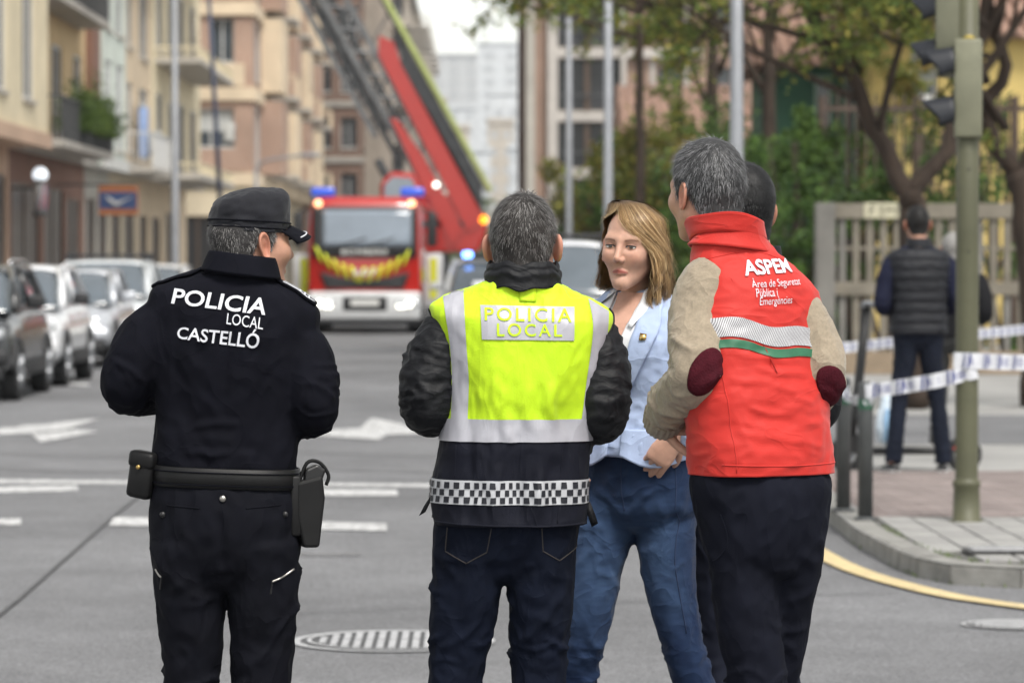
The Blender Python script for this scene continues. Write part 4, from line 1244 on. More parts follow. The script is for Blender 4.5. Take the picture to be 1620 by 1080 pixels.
        mb = MB(); mb.box(sx * 1.262 - .008, sx * 1.262 + .008, .25, 1.7, 1.15, 1.42); mb.build('side_stripe', m_yel, t)
        mb = MB(); mb.bbox(sx * 1.1 - .17, sx * 1.1 + .17, .42, 1.6, .93, 1.06, .03); mb.build('mudguard', m_blackp, t, True)
    # chassis deck, lockers
    mb = MB(); mb.bbox(-1.25, 1.25, 2.5, 8.6, .95, 1.15, .04); mb.build('deck', m_gm, t, True)
    for sx in (-1, 1):
        for k in range(3):
            mb = MB(); mb.bbox(sx * 1.0 - .26, sx * 1.0 + .26, 2.6 + k * 2, 4.45 + k * 2, 1.15, 1.85, .04); lk = mb.build('locker', m_bump if k == 0 else m_redp, t, True)
            mb = MB(); mb.box(sx * 1.262 - .006, sx * 1.262 + .006, 2.8 + k * 2, 4.2 + k * 2, 1.25, 1.75); mb.build('shutter', m_lat, lk)
        mb = MB(); mb.bbox(sx * 1.45 - .22, sx * 1.45 + .22, 2.2, 2.6, .55, 1.75, .03); mb.build('outrigger', m_bump, t, True)
        mb = MB(); mb.box(sx * 1.45 - .06, sx * 1.45 + .10, 2.19, 2.195, .75, 1.65); mb.build('outrigger_stripe', m_yel, t)
        mb = MB(); mb.tube([(sx * 1.45, 2.4, .0), (sx * 1.45, 2.4, .6)], [.2, .08], 14); mb.build('outrigger_foot', m_lat, t)
    # turntable
    tx, ty = 1.15, 5.6
    tt = empty('turntable', (tx, ty, 0), 0, t)
    mb = MB(); mb.tube([(-.2, 0, 1.1), (-.2, 0, 1.75)], [.95, .85], 28); mb.build('slew_ring', m_gm, tt, True)
    mb = MB(); mb.prism([(-.95, 1.75), (1.35, 1.80), (1.55, 2.35), (1.35, 2.95), (.75, 3.25), (.1, 2.75), (-1.0, 2.55)], 1, -.45, .45); o = mb.build('turret', m_redp, tt); b_ = o.modifiers.new('b', 'BEVEL'); b_.width = .06; b_.segments = 3
    mb = MB(); mb.box(-.75, 1.25, -.47, -.455, 2.38, 2.52); mb.build('turret_band', m_gm, tt)
    mb = MB(); mb.box(-.85, -.45, -.50, -.455, 1.8, 2.9); mb.build('control_box', m_gm, tt)
    mb = MB(); mb.tube([(1.45, -.3, 2.55), (1.45, -.5, 2.55)], .10, 16); mb.build('marker_lamp', M('amber_lit', (.9, .4, .05), .3, 0, emis=(1, .32, .02), estr=2.5), tt, True)
    mb = MB(); mb.prism([(-.95, 2.6), (-.1, 2.6), (.0, 3.3), (-.15, 3.62), (-.7, 3.66), (-.95, 3.4)], 1, -.75, -.2); o = mb.build('operator_cabin', m_redp, tt); b_ = o.modifiers.new('b', 'BEVEL'); b_.width = .1; b_.segments = 3
    mb = MB(); mb.prism([(-.85, 2.9), (-.2, 2.9), (-.12, 3.28), (-.22, 3.5), (-.66, 3.54), (-.85, 3.35)], 1, -.78, -.755); mb.build('cabin_window', m_wglass, tt)
    mb = MB(); mb.tube([(.35, -.46, 3.35), (.35, -.60, 3.35)], .07, 16); mb.build('work_lamp', m_lit, tt, True)
    # boom: local x axis along the boom, raised up-left
    piv = np.array([.75, 0, 2.75])
    ang = math.atan2(5.3, -2.9)
    bo = empty('boom', tuple(piv), 0, t); bo.location = (tx + piv[0], ty, piv[2]); bo.rotation_euler = (PI, -ang, 0)
    # in boom space: x along, z across (up-right when raised)
    def beam(name, x0_, x1_, zc, h, y0_, y1_, mat): mb = MB(); mb.bbox(x0_, x1_, y0_, y1_, zc - h / 2, zc + h / 2, .02); return mb.build(name, mat, bo, True)
    def ladder(x0_, x1_, zc, h, yw, mat, step=.42):
        ld = empty('ladder_section', (0, 0, 0), 0, bo)
        for sy in (-1, 1):
            mb = MB()
            for z in (zc - h / 2, zc + h / 2): mb.box(x0_, x1_, sy * yw - .03, sy * yw + .03, z - .07, z + .07)
            mb.build('side_rail', mat, ld)
            mb = MB(); k = 0; x = x0_
            while x < x1_ - step:
                za, zb = (zc - h / 2, zc + h / 2) if k % 2 else (zc + h / 2, zc - h / 2)
                mb.tube([(x, sy * yw, za), (x + step, sy * yw, zb)], .025, 6); x += step; k += 1
            mb.build('lattice', mat, ld)
        x = x0_ + .1
        mb = MB()
        while x < x1_: mb.tube([(x, -yw, zc - h / 2), (x, yw, zc - h / 2)], .02, 6); x += .30
        mb.build('rungs', mat, ld)
    ladder(.5, 14, -.08, .50, .42, m_lat, .30); ladder(1.6, 18, -.34, .42, .34, m_gm, .30); ladder(2.4, 21, -.58, .36, .27, m_lat, .30)
    mb = MB(); mb.prism([(-.6, .06), (-.5, .58), (.8, .62), (2.2, .60), (3.5, .56), (4.1, .66), (4.4, .44), (4.0, .20), (2.2, .16), (1.0, .12)], 1, -.50, -.44); mb.build('boom_side', m_redp, bo)
    mb = MB(); mb.prism([(-.6, .06), (-.5, .58), (.8, .62), (2.2, .60), (3.5, .56), (4.1, .66), (4.4, .44), (4.0, .20), (2.2, .16), (1.0, .12)], 1, .44, .50); mb.build('boom_side', m_redp, bo)
    mb = MB(); mb.prism([(-.8, -.55), (.9, -.62), (1.3, -.45), (.9, -.32), (-.7, -.25)], 1, -.47, .47); mb.build('boom_root', m_redp, bo)
    for y0_, y1_ in ((-.52, -.46), (.46, .52)):
        mb = MB(); mb.prism([(-.7, -.42), (-.5, -.02), (1.4, .0), (2.5, -.12), (2.6, -.26), (1.2, -.34)], 1, y0_, y1_); mb.build('lower_arm', m_redp, bo)
        mb = MB(); mb.prism([(-.4, .54), (.2, .86), (4.0, .84), (3.6, .56)], 1, y0_ + .02, y1_ - .02); mb.build('web_plate', m_gm, bo)
    beam('lift_cylinder', -1.2, 1.9, -.98, .20, -.30, -.10, m_gm); beam('lift_cylinder', -1.2, 1.9, -.98, .20, .10, .30, m_gm)
    beam('hose_rail', .0, 12, .98, .13, -.40, -.28, M('hose_lime', (.40, .46, .16), .5, .1, 3))
    beam('rail_edge', .0, 12, .88, .05, -.42, -.26, m_gm)
    mb = MB()
    for k in range(14):
        xa = .3 + k * .8; mb.tube([(xa, -.34, .55 if xa < 4 else .1), (xa + .5, -.34, .88)], .03, 6); 
    mb.build('rail_strut', m_lat, bo)
    beam('platform_box', 10.5, 13.5, .55, .8, -.6, .6, m_gm)
    return t
fire_engine()
# ------------------------------------------------------------------ buildings
m_wglass2 = M('window_glass', (.06, .075, .09), .12, .3, .8, spec=.6)
m_wdark = M('window_dark', (.028, .03, .034), .25, .3, .8)
m_wframe = M('window_frame', (.55, .55, .54), .5, .08, 3)
m_wbrown = M('window_frame_brown', (.10, .065, .045), .5, .15, 3)
m_slab = M('balcony_slab', (.42, .39, .35), .8, .15, 1.5)
m_rail = M('balcony_rail', (.05, .052, .055), .5, .1, 5)
m_blind = M('roller_blind', (.46, .47, .46), .6, .1, 4, stretch=(1, 1, 14))
def brickwall(name, c, c2, mort):
    m = bpy.data.materials.new(name); m.use_nodes = True
    n, l = m.node_tree.nodes, m.node_tree.links; b = n['Principled BSDF']; b.inputs['Roughness'].default_value = .88
    tc = n.new('ShaderNodeTexCoord'); mp = n.new('ShaderNodeMapping')
    cm = n.new('ShaderNodeCombineXYZ'); sp = n.new('ShaderNodeSeparateXYZ'); ad = n.new('ShaderNodeMath'); ad.operation = 'ADD'
    l.new(tc.outputs['Object'], sp.inputs[0]); l.new(sp.outputs[0], ad.inputs[0]); l.new(sp.outputs[1], ad.inputs[1]); l.new(ad.outputs[0], cm.inputs[0]); l.new(sp.outputs[2], cm.inputs[1])
    bk = n.new('ShaderNodeTexBrick'); bk.inputs['Scale'].default_value = 4; bk.inputs['Color1'].default_value = tuple(c) + (1,); bk.inputs['Color2'].default_value = tuple(c2) + (1,); bk.inputs['Mortar'].default_value = tuple(mort) + (1,); bk.inputs['Mortar Size'].default_value = .015
    l.new(cm.outputs[0], bk.inputs['Vector'])
    nz = n.new('ShaderNodeTexNoise'); nz.inputs['Scale'].default_value = .5; nz.inputs['Detail'].default_value = 6; l.new(tc.outputs['Object'], nz.inputs['Vector'])
    mr = n.new('ShaderNodeMapRange'); mr.inputs[1].default_value = .3; mr.inputs[2].default_value = .7; mr.inputs[3].default_value = .82; mr.inputs[4].default_value = 1.15; l.new(nz.outputs[0], mr.inputs[0])
    mx = n.new('ShaderNodeMix'); mx.data_type = 'RGBA'; mx.blend_type = 'MULTIPLY'; mx.inputs['Factor'].default_value = 1
    l.new(bk.outputs['Color'], mx.inputs['A']); l.new(mr.outputs[0], mx.inputs['B']); l.new(mx.outputs['Result'], b.inputs['Base Color'])
    return m
def stucco(name, c, var=.14): return M(name, c, .88, var, .7, .15, 12, detail=7)
_wmesh = {}
class Building:
    """walls with real openings; each opening gets frame, pane and sill as parts"""
    def __init__(s, name, label, loc, group=None, cat='building'):
        s.t = tag(empty(name, loc), label, cat, group); s.loc = np.array(loc, float)
    def wall(s, o, u, n, Lu, z0, z1, holes, mat, name='wall', depth=.22, frame=m_wframe, pane=None, thick=.3):
        """o: start (x,y) local, u: direction along, n: outward normal; holes: (u0,u1,z0,z1,kind)"""
        o = np.array(o, float); u = np.array(u, float); n = np.array(n, float)
        us = sorted({0.0, Lu} | {h[0] for h in holes} | {h[1] for h in holes}); zs = sorted({z0, z1} | {h[2] for h in holes} | {h[3] for h in holes})
        P = lambda a, z, d=0.0: tuple(o + u * a - n * d) + (z,)
        mb = MB()
        for i in range(len(us) - 1):
            for j in range(len(zs) - 1):
                cu, cz = (us[i] + us[i + 1]) / 2, (zs[j] + zs[j + 1]) / 2
                if any(h[0] < cu < h[1] and h[2] < cz < h[3] for h in holes): continue
                mb.add([P(us[i], zs[j]), P(us[i + 1], zs[j]), P(us[i + 1], zs[j + 1]), P(us[i], zs[j + 1])], [(0, 1, 2, 3)])
        for h in holes:
            a, b, c, d = h[:4]
            for q in ((a, c, b, c), (b, c, b, d), (b, d, a, d), (a, d, a, c)):
                mb.add([P(q[0], q[1]), P(q[2], q[3]), P(q[2], q[3], depth), P(q[0], q[1], depth)], [(0, 1, 2, 3)])
        w = mb.build(name, mat, s.t, fixn=False)
        for h in holes:
            s.window(P, h, depth, frame, pane, u, n)
        return w
    def window(s, P, h, depth, frame, pane, u, n):
        a, b, c, d = h[:4]; kind = h[4] if len(h) > 4 else 'win'
        w, hh = b - a, d - c
        ang = math.atan2(u[1], u[0]); base = P(a, c, depth)
        key = (round(w, 2), round(hh, 2), kind, frame.name, (pane.name if pane else ''))
        if key not in _wmesh:
            f = .07
            mb = MB()
            mb.box(0, w, -.03, .05, 0, f); mb.box(0, w, -.03, .05, hh - f, hh); mb.box(0, f, -.03, .05, f, hh - f); mb.box(w - f, w, -.03, .05, f, hh - f)
            if w > .9: mb.box(w / 2 - .035, w / 2 + .035, -.03, .05, f, hh - f)
            fm = mesh_of('window_frame', mb.V, mb.F, frame)
            mb = MB(); mb.box(f * .5, w - f * .5, .0, .02, f * .5, hh - f * .5)
            pm = mesh_of('pane', mb.V, mb.F, pane or (m_wdark if kind == 'dark' else m_wglass2))
            bm_ = None
            if kind == 'blind':
                mb = MB(); mb.box(f, w - f, -.02, -.001, hh * .42, hh - f); bm_ = mesh_of('blind', mb.V, mb.F, m_blind)
            mb = MB(); mb.box(-.08, w + .08, -depth - .06, .0, -.08, .0); sm = mesh_of('sill', mb.V, mb.F, m_slab)
            _wmesh[key] = (fm, pm, bm_, sm)
        fm, pm, bm_, sm = _wmesh[key]
        fo = bpy.data.objects.new('window', fm); COL.objects.link(fo); fo.parent = s.t; fo.location = base; fo.rotation_euler = (0, 0, ang)
        for nm, me in (('pane', pm), ('blind', bm_), ('sill', sm)):
            if me is None or (nm == 'sill' and c < .3): continue
            q = bpy.data.objects.new(nm, me); COL.objects.link(q); q.parent = fo
    def box(s, name, x0, x1, y0, y1, z0, z1, mat, bev=0.0, par=None):
        mb = MB(); (mb.bbox(x0, x1, y0, y1, z0, z1, bev) if bev else mb.box(x0, x1, y0, y1, z0, z1)); return mb.build(name, mat, par or s.t)
    def balcony(s, x0, x1, y0, y1, z, rail=m_rail, h=1.0, slab=m_slab, closed=None, front='x'):
        b = s.box('balcony', x0, x1, y0, y1, z - .16, z, slab)
        mb = MB()
        if front == 'x':
            mb.box(x1 - .05, x1 - .01, y0, y1, z + h - .05, z + h); mb.box(x0, x1 - .05, y0 + .01, y0 + .05, z + h - .05, z + h); mb.box(x0, x1 - .05, y1 - .05, y1 - .01, z + h - .05, z + h)
            n = int((y1 - y0) / .14)
            for i in range(n + 1): mb.box(x1 - .04, x1 - .02, y0 + .01 + i * (y1 - y0 - .04) / n, y0 + .03 + i * (y1 - y0 - .04) / n, z, z + h - .05)
            for i in range(int((x1 - x0) / .14)): mb.box(x0 + i * .14, x0 + i * .14 + .02, y0 + .02, y0 + .04, z, z + h - .05)
        else:
            mb.box(x0, x1, y0 + .01, y0 + .05, z + h - .05, z + h)
            n = int((x1 - x0) / .14)
            for i in range(n + 1): mb.box(x0 + i * (x1 - x0 - .03) / n, x0 + .02 + i * (x1 - x0 - .03) / n, y0 + .02, y0 + .04, z, z + h - .05)
        mb.build('railing', rail, b)
        return b
    def shell(s, x0, x1, y0, y1, z0, z1, mat, skip=()):
        """plain remaining faces of the block"""
        mb = MB()
        fs = {'-x': [(x0, y0), (x0, y1)], '+y': [(x0, y1), (x1, y1)], '+x': [(x1, y0), (x1, y1)], '-y': [(x0, y0), (x1, y0)]}
        for k, (a, b) in fs.items():
            if k in skip: continue
            mb.add([a + (z0,), b + (z0,), b + (z1,), a + (z1,)], [(0, 1, 2, 3)])
        mb.add([(x0, y0, z1), (x1, y0, z1), (x1, y1, z1), (x0, y1, z1)], [(0, 1, 2, 3)])
        mb.build('rear_walls', mat, s.t, fixn=False)
FX = -10.6      # left building line
GRPB = 'buildings along the left side of the street'
m_shop = M('shop_dark', (.03, .03, .032), .3, .3, .6)
def left_block(y0, y1, label, wall_m, base_m, H, storeys, win, over=.55, frame=m_wframe, ground=(), name='apartment_building', z1=4.15, end=None, soffit=m_slab, x=FX, front=None, cornice=True, pane=None):
    """street front toward +x; upper floors project over the shops"""
    Bd = Building(name, label, (x, y0, 0), GRPB)
    L = y1 - y0
    Bd.wall((0, 0), (0, 1), (1, 0), L, .12, z1, list(ground), base_m, 'shop_wall', .06, m_wbrown, m_shop)
    holes = []
    sh = (H - z1) / storeys
    for k in range(storeys):
        for (a, b, c, d, kd) in win: holes.append((a, b, z1 + k * sh + c, z1 + k * sh + d, kd))
    Bd.wall((over, 0), (0, 1), (1, 0), L, z1, H, holes, wall_m, 'wall', .07, frame, pane)
    # end wall toward us
    Bd.wall((-11, 0), (1, 0), (0, -1), 11 + over, z1, H, list(end or ()), wall_m, 'end_wall', .2, frame)
    Bd.wall((-11, 0), (1, 0), (0, -1), 11, .12, z1, [], base_m, 'end_base')
    Bd.shell(-11, over, 0, L, z1, H, wall_m, ('+x', '-y'))
    Bd.box('soffit', -.2, over - .005, .005, L - .005, z1 - .02, z1 + .012, soffit)
    Bd.box('string_course', over - .02, over + .09, .0, L, z1 - .06, z1 + .26, soffit)
    if cornice: Bd.box('cornice', over - .02, over + .30, -.05, L + .0, H - .25, H + .05, soffit)
    return Bd
c_cream = stucco('stucco_cream', (.70, .61, .43)); c_pink = stucco('stucco_pink', (.52, .36, .26)); c_orange = stucco('stucco_ochre', (.58, .42, .23)); c_green = stucco('stucco_pale_green', (.60, .65, .59))
c_beige = stucco('stucco_beige', (.60, .48, .34)); c_sand = stucco('stucco_sand', (.58, .50, .37)); c_stone = stucco('stone_grey', (.40, .38, .34)); c_brown = stucco('brown_column', (.20, .105, .075))
b_salmon = brickwall('brick_salmon', (.37, .235, .175), (.41, .265, .20), (.43, .37, .31)); b_brown = brickwall('brick_brown', (.20, .12, .09), (.23, .14, .105), (.26, .21, .17))
W2 = lambda a, w=1.1, z=.9, h=1.5, k='win': (a, a + w, z, z + h, k)
# 1 cream house at the picture edge
B1 = left_block(64, 80.0, 'cream rendered house with tall dark windows at the left edge', c_cream, c_pink, 11.5, 2, [W2(2), W2(5), (7.2, 8.9, .9, 3.3, 'dark'), (11.5, 13.5, .9, 3.4, 'dark')], .9, ground=[(1, 4, .2, 3.2, 'shop'), (5, 8.6, .2, 3.3, 'shop'), (9.2, 11.2, .2, 3.4, 'shop'), (12.0, 15.6, .2, 3.5, 'shop')], soffit=c_pink)
# 2 ochre house with planted balcony
B2 = left_block(80.05, 95.3, 'ochre house with a planted balcony and brown corner pier', c_orange, c_brown, 11.0, 2, [(.6, 3.6, .1, 2.9, 'dark'), W2(6.0, 2.2, .1, 2.6), W2(10.6, 2.0, .1, 2.6)], .25, ground=[(.5, 5.6, .2, 3.4, 'shop'), (6.5, 10.5, .2, 3.4, 'shop'), (11.3, 14.3, .2, 3.2, 'shop')])
B2.box('pier', .20, .45, 13.4, 15.2, 4.4, 11.0, c_brown)
B2.balcony(.2, 1.15, .6, 11.9, 4.35); B2.balcony(.2, 1.05, .6, 11.9, 7.7)
# 3 pale green house
B3 = left_block(95.35, 101.5, 'narrow pale green and white house with tall shuttered windows', c_green, c_stone, 10.6, 2, [(.6, 2.4, .5, 2.9, 'blind'), (3.4, 5.4, .5, 2.9, 'blind')], .5, end=[(9.9, 11.3, 4.7, 7.0, 'blind')], ground=[(.4, 2.8, .2, 3.3, 'shop'), (3.4, 5.8, .2, 3.3, 'shop')], soffit=stucco('fascia_white', (.58, .58, .56)))
# 4 beige house
B4 = left_block(101.55, 109.8, 'beige house with brown piers and air conditioners', c_beige, c_sand, 10.2, 2, [(.8, 2.4, .6, 2.6, 'dark'), (4.6, 7.2, .5, 2.6, 'dark')], .45, ground=[(.6, 3.4, .2, 3.2, 'shop'), (4.4, 7.6, .2, 3.2, 'shop')])
B4.balcony(.4, 1.2, .8, 7.4, 4.3, m_wframe)
# 5 tall cream block with a canopy slab
B5 = left_block(109.85, 128.4, 'tall cream block with deep balcony slabs before the brick corner', c_cream, c_beige, 15.0, 3, [(1.2, 3.4, .4, 2.7, 'dark'), (5.4, 7.4, .6, 2.6, 'win'), (9.4, 12.0, .3, 2.7, 'dark'), (14, 17, .6, 2.7, 'dark')], .5, ground=[(.8, 3.4, .2, 3.0, 'shop'), (5, 8, .2, 3.0, 'shop'), (10, 15, .2, 3.2, 'shop')])
for z in (4.3, 7.9, 11.5): B5.balcony(.45, 1.9, 1.0, 15.8, z, c_cream, .35)
# air conditioners, sign boxes
m_ac = M('ac_white', (.50, .50, .48), .5, .1, 4)
def aircon(x, y, z, label):
    t = tag(empty('air_conditioner', (x, y, z)), label, 'air conditioner', 'air conditioners on the house fronts')
    mb = MB(); mb.bbox(0, .34, -.42, .42, 0, .62, .03); mb.build('case', m_ac, t, True)
    mb = MB(); mb.tube([(.34, -.08, .31), (.355, -.08, .31)], .22, 20); mb.build('fan_grille', m_rail, t, True)
    mb = MB(); mb.box(-.12, .3, -.36, -.32, -.06, .0); mb.box(-.12, .3, .32, .36, -.06, .0); mb.build('bracket', m_rail, t)
aircon(FX + .5, 108.9, 4.9, 'first air conditioner from the left on the beige house'); aircon(FX + 1.95, 120.5, 5.6, 'air conditioner on the cream block beside the lamp post')
t = tag(empty('rolled_awning', (FX + .62, 104.6, 4.6)), 'blue rolled window awning on the beige house', 'awning')
mb = MB(); mb.bbox(0, .18, -.7, .7, 0, 1.5, .05); mb.build('cloth', M('awning_blue', (.28, .38, .62), .7, .1, 5), t, True)
mb = MB(); mb.tube([(.1, -.75, 1.52), (.1, .75, 1.52)], .05, 10); mb.build('roller', m_wframe, t, True)
# hanging shop sign
m_sorange = M('sign_orange', (.42, .15, .055), .5, .08, 6); m_sblue = M('sign_blue', (.045, .08, .20), .4, .08, 6)
sx, sy = cx(157, 88), 88.0
t = tag(empty('hanging_sign', (sx, sy, 2.72)), 'orange-framed blue shop sign with a white swoosh jutting over the pavement', 'sign')
mb = MB(); mb.bbox(0, .98, -.08, .08, 0, .72, .02); mb.build('frame', m_sorange, t)
mb = MB(); mb.box(.03, .95, -.09, -.082, .15, .57); pn = mb.build('panel', m_sblue, t)
V, F = tube(spline([(.18, -.094, .46), (.42, -.094, .28), (.52, -.094, .30), (.84, -.094, .46)], 14), [.01, .03, .05, .05, .05, .05, .05, .05, .045, .04, .03, .02, .015, .01], 6); obj('swoosh', V, F, m_wframe, pn)
mb = MB(); mb.tube([(-1.1, 0, .75), (.9, 0, .75)], .025, 8); mb.build('bracket', m_rail, t)
# globe sign
sx, sy = cx(65, 80.5), 80.5
t = tag(empty('globe_sign', (sx, sy, 2.2)), 'white globe lamp above a small red and blue shop sign at far left', 'sign')
bm = bmesh.new(); bmesh.ops.create_uvsphere(bm, u_segments=24, v_segments=14, radius=.17); mb = MB(); mb.bm(bm); mb.build('globe', M('opal_glass', (.8, .82, .85), .3, 0, emis=(.85, .93, 1), estr=.8), t, True, (0, 0, 1.33))
mb = MB(); mb.tube([(0, 0, .5), (0, 0, 1.25)], .14, 18); mb.build('cylinder', m_wframe, t, True)
mb = MB(); mb.tube([(0, 0, .4), (0, 0, .52)], .16, 18); mb.tube([(0, 0, 1.14), (0, 0, 1.2)], .16, 18); mb.build('collar', m_rail, t, True)
for k in range(5):
    mb = MB(); mb.tube([(.142 * math.cos(-1.9 + k * .5 + q), .142 * math.sin(-1.9 + k * .5 + q), .55 + q * .65) for q in np.linspace(0, .85, 10)], .018, 6); mb.build('spiral', m_redp if k % 2 else m_sblue, t, True)
mb = MB(); mb.box(-1.2, 0, -.02, .02, 1.0, 1.06); mb.build('arm', m_rail, t)
# 6 brick corner building: front across the side street and a long side
CY = 136.0
B6 = Building('apartment_building', 'salmon brick corner apartment building with cream bands and bay windows', (0, CY, 0), GRPB)
x0, x1 = -25.3, -8.7
c_band = stucco('band_cream', (.66, .54, .39))
# front: ground, then storeys
B6.wall((x0, 0), (1, 0), (0, -1), x1 - x0, .12, 4.6, [(4, 7, .2, 3.3, 'shop'), (9, 12, .2, 3.3, 'shop'), (13.2, 15.8, .2, 3.3, 'shop')], c_sand, 'shop_wall', .1, m_wbrown, m_shop)
hf = []
for k in range(4):
    zb = 5.0 + k * 3.25
    hf += [(2.0, 3.6, zb + 1.1, zb + 2.6, 'win'), (6.0, 7.6, zb + 1.1, zb + 2.6, 'win'), (10.0, 11.2, zb + 1.0, zb + 2.6, 'dark'), (14.1, 15.9, zb + .9, zb + 2.4, 'blind') if k % 2 == 0 else (15.0, 15.9, zb + .9, zb + 2.6, 'win')]
B6.wall((x0, 0), (1, 0), (0, -1), x1 - x0, 4.6, 18.5, hf, b_salmon, 'wall')
hs = []
for k in range(4):
    zb = 5.0 + k * 3.25
    for j in range(9): hs.append((2 + j * 5.0, 4.4 + j * 5.0, zb + .3, zb + 2.6, 'dark' if j % 2 else 'win'))
B6.wall((x1 + .0, 0), (0, 1), (1, 0), 48, 4.6, 18.5, hs, b_salmon, 'side_wall', .07)
B6.wall((x1 - .5, 0), (0, 1), (1, 0), 48, .12, 4.6, [(3 + j * 7.5, 8 + j * 7.5, .2, 3.2, 'shop') for j in range(6)], c_sand, 'side_shops', .08, m_wbrown, m_shop)
B6.shell(x0, x1, 0, 48, .1, 18.5, b_salmon, ('-y', '+x'))
for k in range(5):
    B6.box('band', x0, x1 + .14, -.14, 48.0, 4.45 + k * 3.25, 4.95 + k * 3.25, c_band)
for k in range(4):
    zb = 5.0 + k * 3.25
    B6.box('pilaster', x0 + 12.6, x0 + 13.5, -.10, .0, zb, zb + 2.7, c_band); B6.box('panel', x0 + 13.6, x1 - .3, -.07, .0, zb + .0, zb + .85, c_band if k % 2 else b_salmon)
    for j in range(4):
        B6.box('bay', x1 - .1, x1 + .85, 5.2 + j * 11, 9.5 + j * 11, zb + .0, zb + 2.9, c_band if (j + k) % 2 else b_salmon)
        B6.balcony(x1 + .0, x1 + 1.1, 10.6 + j * 11, 14.6 + j * 11, zb + .1, c_band, .9)
B6.box('cornice', x0 - .2, x1 + .4, -.4, 48.2, 18.3, 18.8, c_band)
# 7 grey glazed block, 8 brown block, 9 pale block with balconies
def far_left(y0, y1, label, wm, H, storeys, wins, over=.0, balc=False, x=-9.3, frame=m_wframe):
    Bd = Building('apartment_building', label, (x, y0, 0), GRPB); L = y1 - y0
    sh = (H - 4.2) / storeys; hs = []
    for k in range(storeys):
        a = 2.0
        while a + wins[0] < L - 1: hs.append((a, a + wins[0], 4.2 + k * sh + wins[2], 4.2 + k * sh + wins[3], wins[4])); a += wins[1]
    Bd.wall((0, 0), (0, 1), (1, 0), L, 4.2, H, hs, wm, 'wall', .08, frame)
    he = []
    for k in range(storeys):
        for a in (1.5, 4.6, 7.2, 9.25, 10.75): he.append((a, a + .95, 4.2 + k * sh + .7, 4.2 + k * sh + 2.5, 'dark'))
    Bd.wall((-12, 0), (1, 0), (0, -1), 12, 4.2, H, he, wm, 'end_wall', .25, frame)
    Bd.wall((0, 0), (0, 1), (1, 0), L, .12, 4.2, [(2, L - 2, .2, 3.4, 'shop')], c_stone, 'shop_wall', .4, m_wbrown, m_shop)
    Bd.wall((-12, 0), (1, 0), (0, -1), 12, .12, 4.2, [], c_stone, 'end_base')
    Bd.shell(-12, 0, 0, L, .12, H, wm, ('+x', '-y'))
    Bd.box('cornice', -12, .4, -.3, L, H - .3, H + .1, c_stone)
    if balc:
        for k in range(storeys):
            a = 1.5
            while a < L - 6: Bd.balcony(.0, 1.5, a, a + 5, 4.3 + k * sh, wm, .95); a += 9
    return Bd
B7 = far_left(186, 206, 'narrow grey glazed block after the brick corner building', stucco('grey_clad', (.22, .21, .20)), 26, 6, (3.2, 4.2, .3, 2.9, 'dark'), frame=m_grey, x=-9.6)
for k in range(5): B7.box('fin', .0, .35, 1.5 + k * 4.2, 1.9 + k * 4.2, 4.2, 26, m_grey)
B8 = far_left(208, 262, 'dark brown brick apartment block with rows of dark windows', b_brown, 27, 7, (1.8, 4.4, .8, 2.5, 'dark'), x=-6.9)
for k in range(6): B8.box('rib', .0, .5, 4 + k * 9.0, 5.0 + k * 9.0, 4.2, 27, stucco('rib_stone', (.36, .31, .26)))
for k in range(7): B8.box('floor_band', -12, .12, -.12, .0, 4.2 + k * 3.257 - .15, 4.2 + k * 3.257 + .2, m_slab)
B9 = far_left(266, 345, 'pale apartment block with stacked balconies far along the street', stucco('pale_far', (.46, .41, .35)), 22, 6, (2.6, 5.0, .4, 2.6, 'dark'), balc=True, x=-5.4)
B10 = far_left(350, 420, 'last pale pink block of the left row', stucco('pink_far', (.45, .36, .32)), 19, 5, (2.0, 5.0, .6, 2.5, 'dark'), balc=True, x=-5.6)

for k in range(6): B9.balcony(-3.4, .2, -1.0, .0, 4.3 + k * 2.967, m_slab, .9, front='y')
# ------------------------------------------------------------------ right side: frame building
GRPR = 'buildings beyond the trees on the right'
RB = Building('apartment_building', 'brown apartment building with white concrete frames and glazed bays behind the lamp posts', (0, 181, 0), GRPR)
s = FPX / 181
X = lambda px: (px - 760) / s; ZZ = lambda py: 1.6 + (412 - py) / s
m_cfr = stucco('concrete_white', (.46, .43, .40)); m_bglaz = M('bay_glass', (.075, .07, .065), .2, .3, .5)
zl = [ZZ(275), ZZ(185), ZZ(85), ZZ(-12), ZZ(-110)]
xl, xr = X(832), X(1300)
hw = []
for k in range(5):
    zb = [.3, *zl][k]
    zt_ = zl[k]
    if k == 0: zb = 2.0
    hw += [(X(880) - xl, X(985) - xl, zb + .30, zt_ - .25, 'dark'), (X(1040) - xl, X(1078) - xl, zb + .9, zb + 2.5, 'win'), (X(1130) - xl, X(1180) - xl, zb + .9, zb + 2.5, 'win'), (X(1220) - xl, X(1270) - xl, zb + .9, zb + 2.5, 'win')]
b_mid = brickwall('brick_mid', (.28, .18, .135), (.32, .205, .155), (.33, .27, .22))
RB.wall((xl, 0), (1, 0), (0, -1), xr - xl, .1, zl[-1], hw, b_mid, 'wall', .5, m_wbrown)
RB.wall((xl, 0), (0, 1), (-1, 0), 40, .1, zl[-1], [(3 + j * 6, 6 + j * 6, 3.4 + k * 3.1, 5.6 + k * 3.1, 'dark') for j in range(6) for k in range(4)], b_brown, 'side_wall', .3)
RB.shell(xl, xr, 0, 40, .1, zl[-1], b_brown, ('-y', '-x'))
for px0, px1 in ((832, 846), (866, 882), (982, 990)): RB.box('frame_post', X(px0), X(px1), -.45, .0, .1, zl[-1] + .3, m_cfr if px0 != 832 else c_stone)
for z in zl: RB.box('frame_beam', X(866) - .01, X(1110), -.40, -.0, z - .25, z + .22, m_cfr)
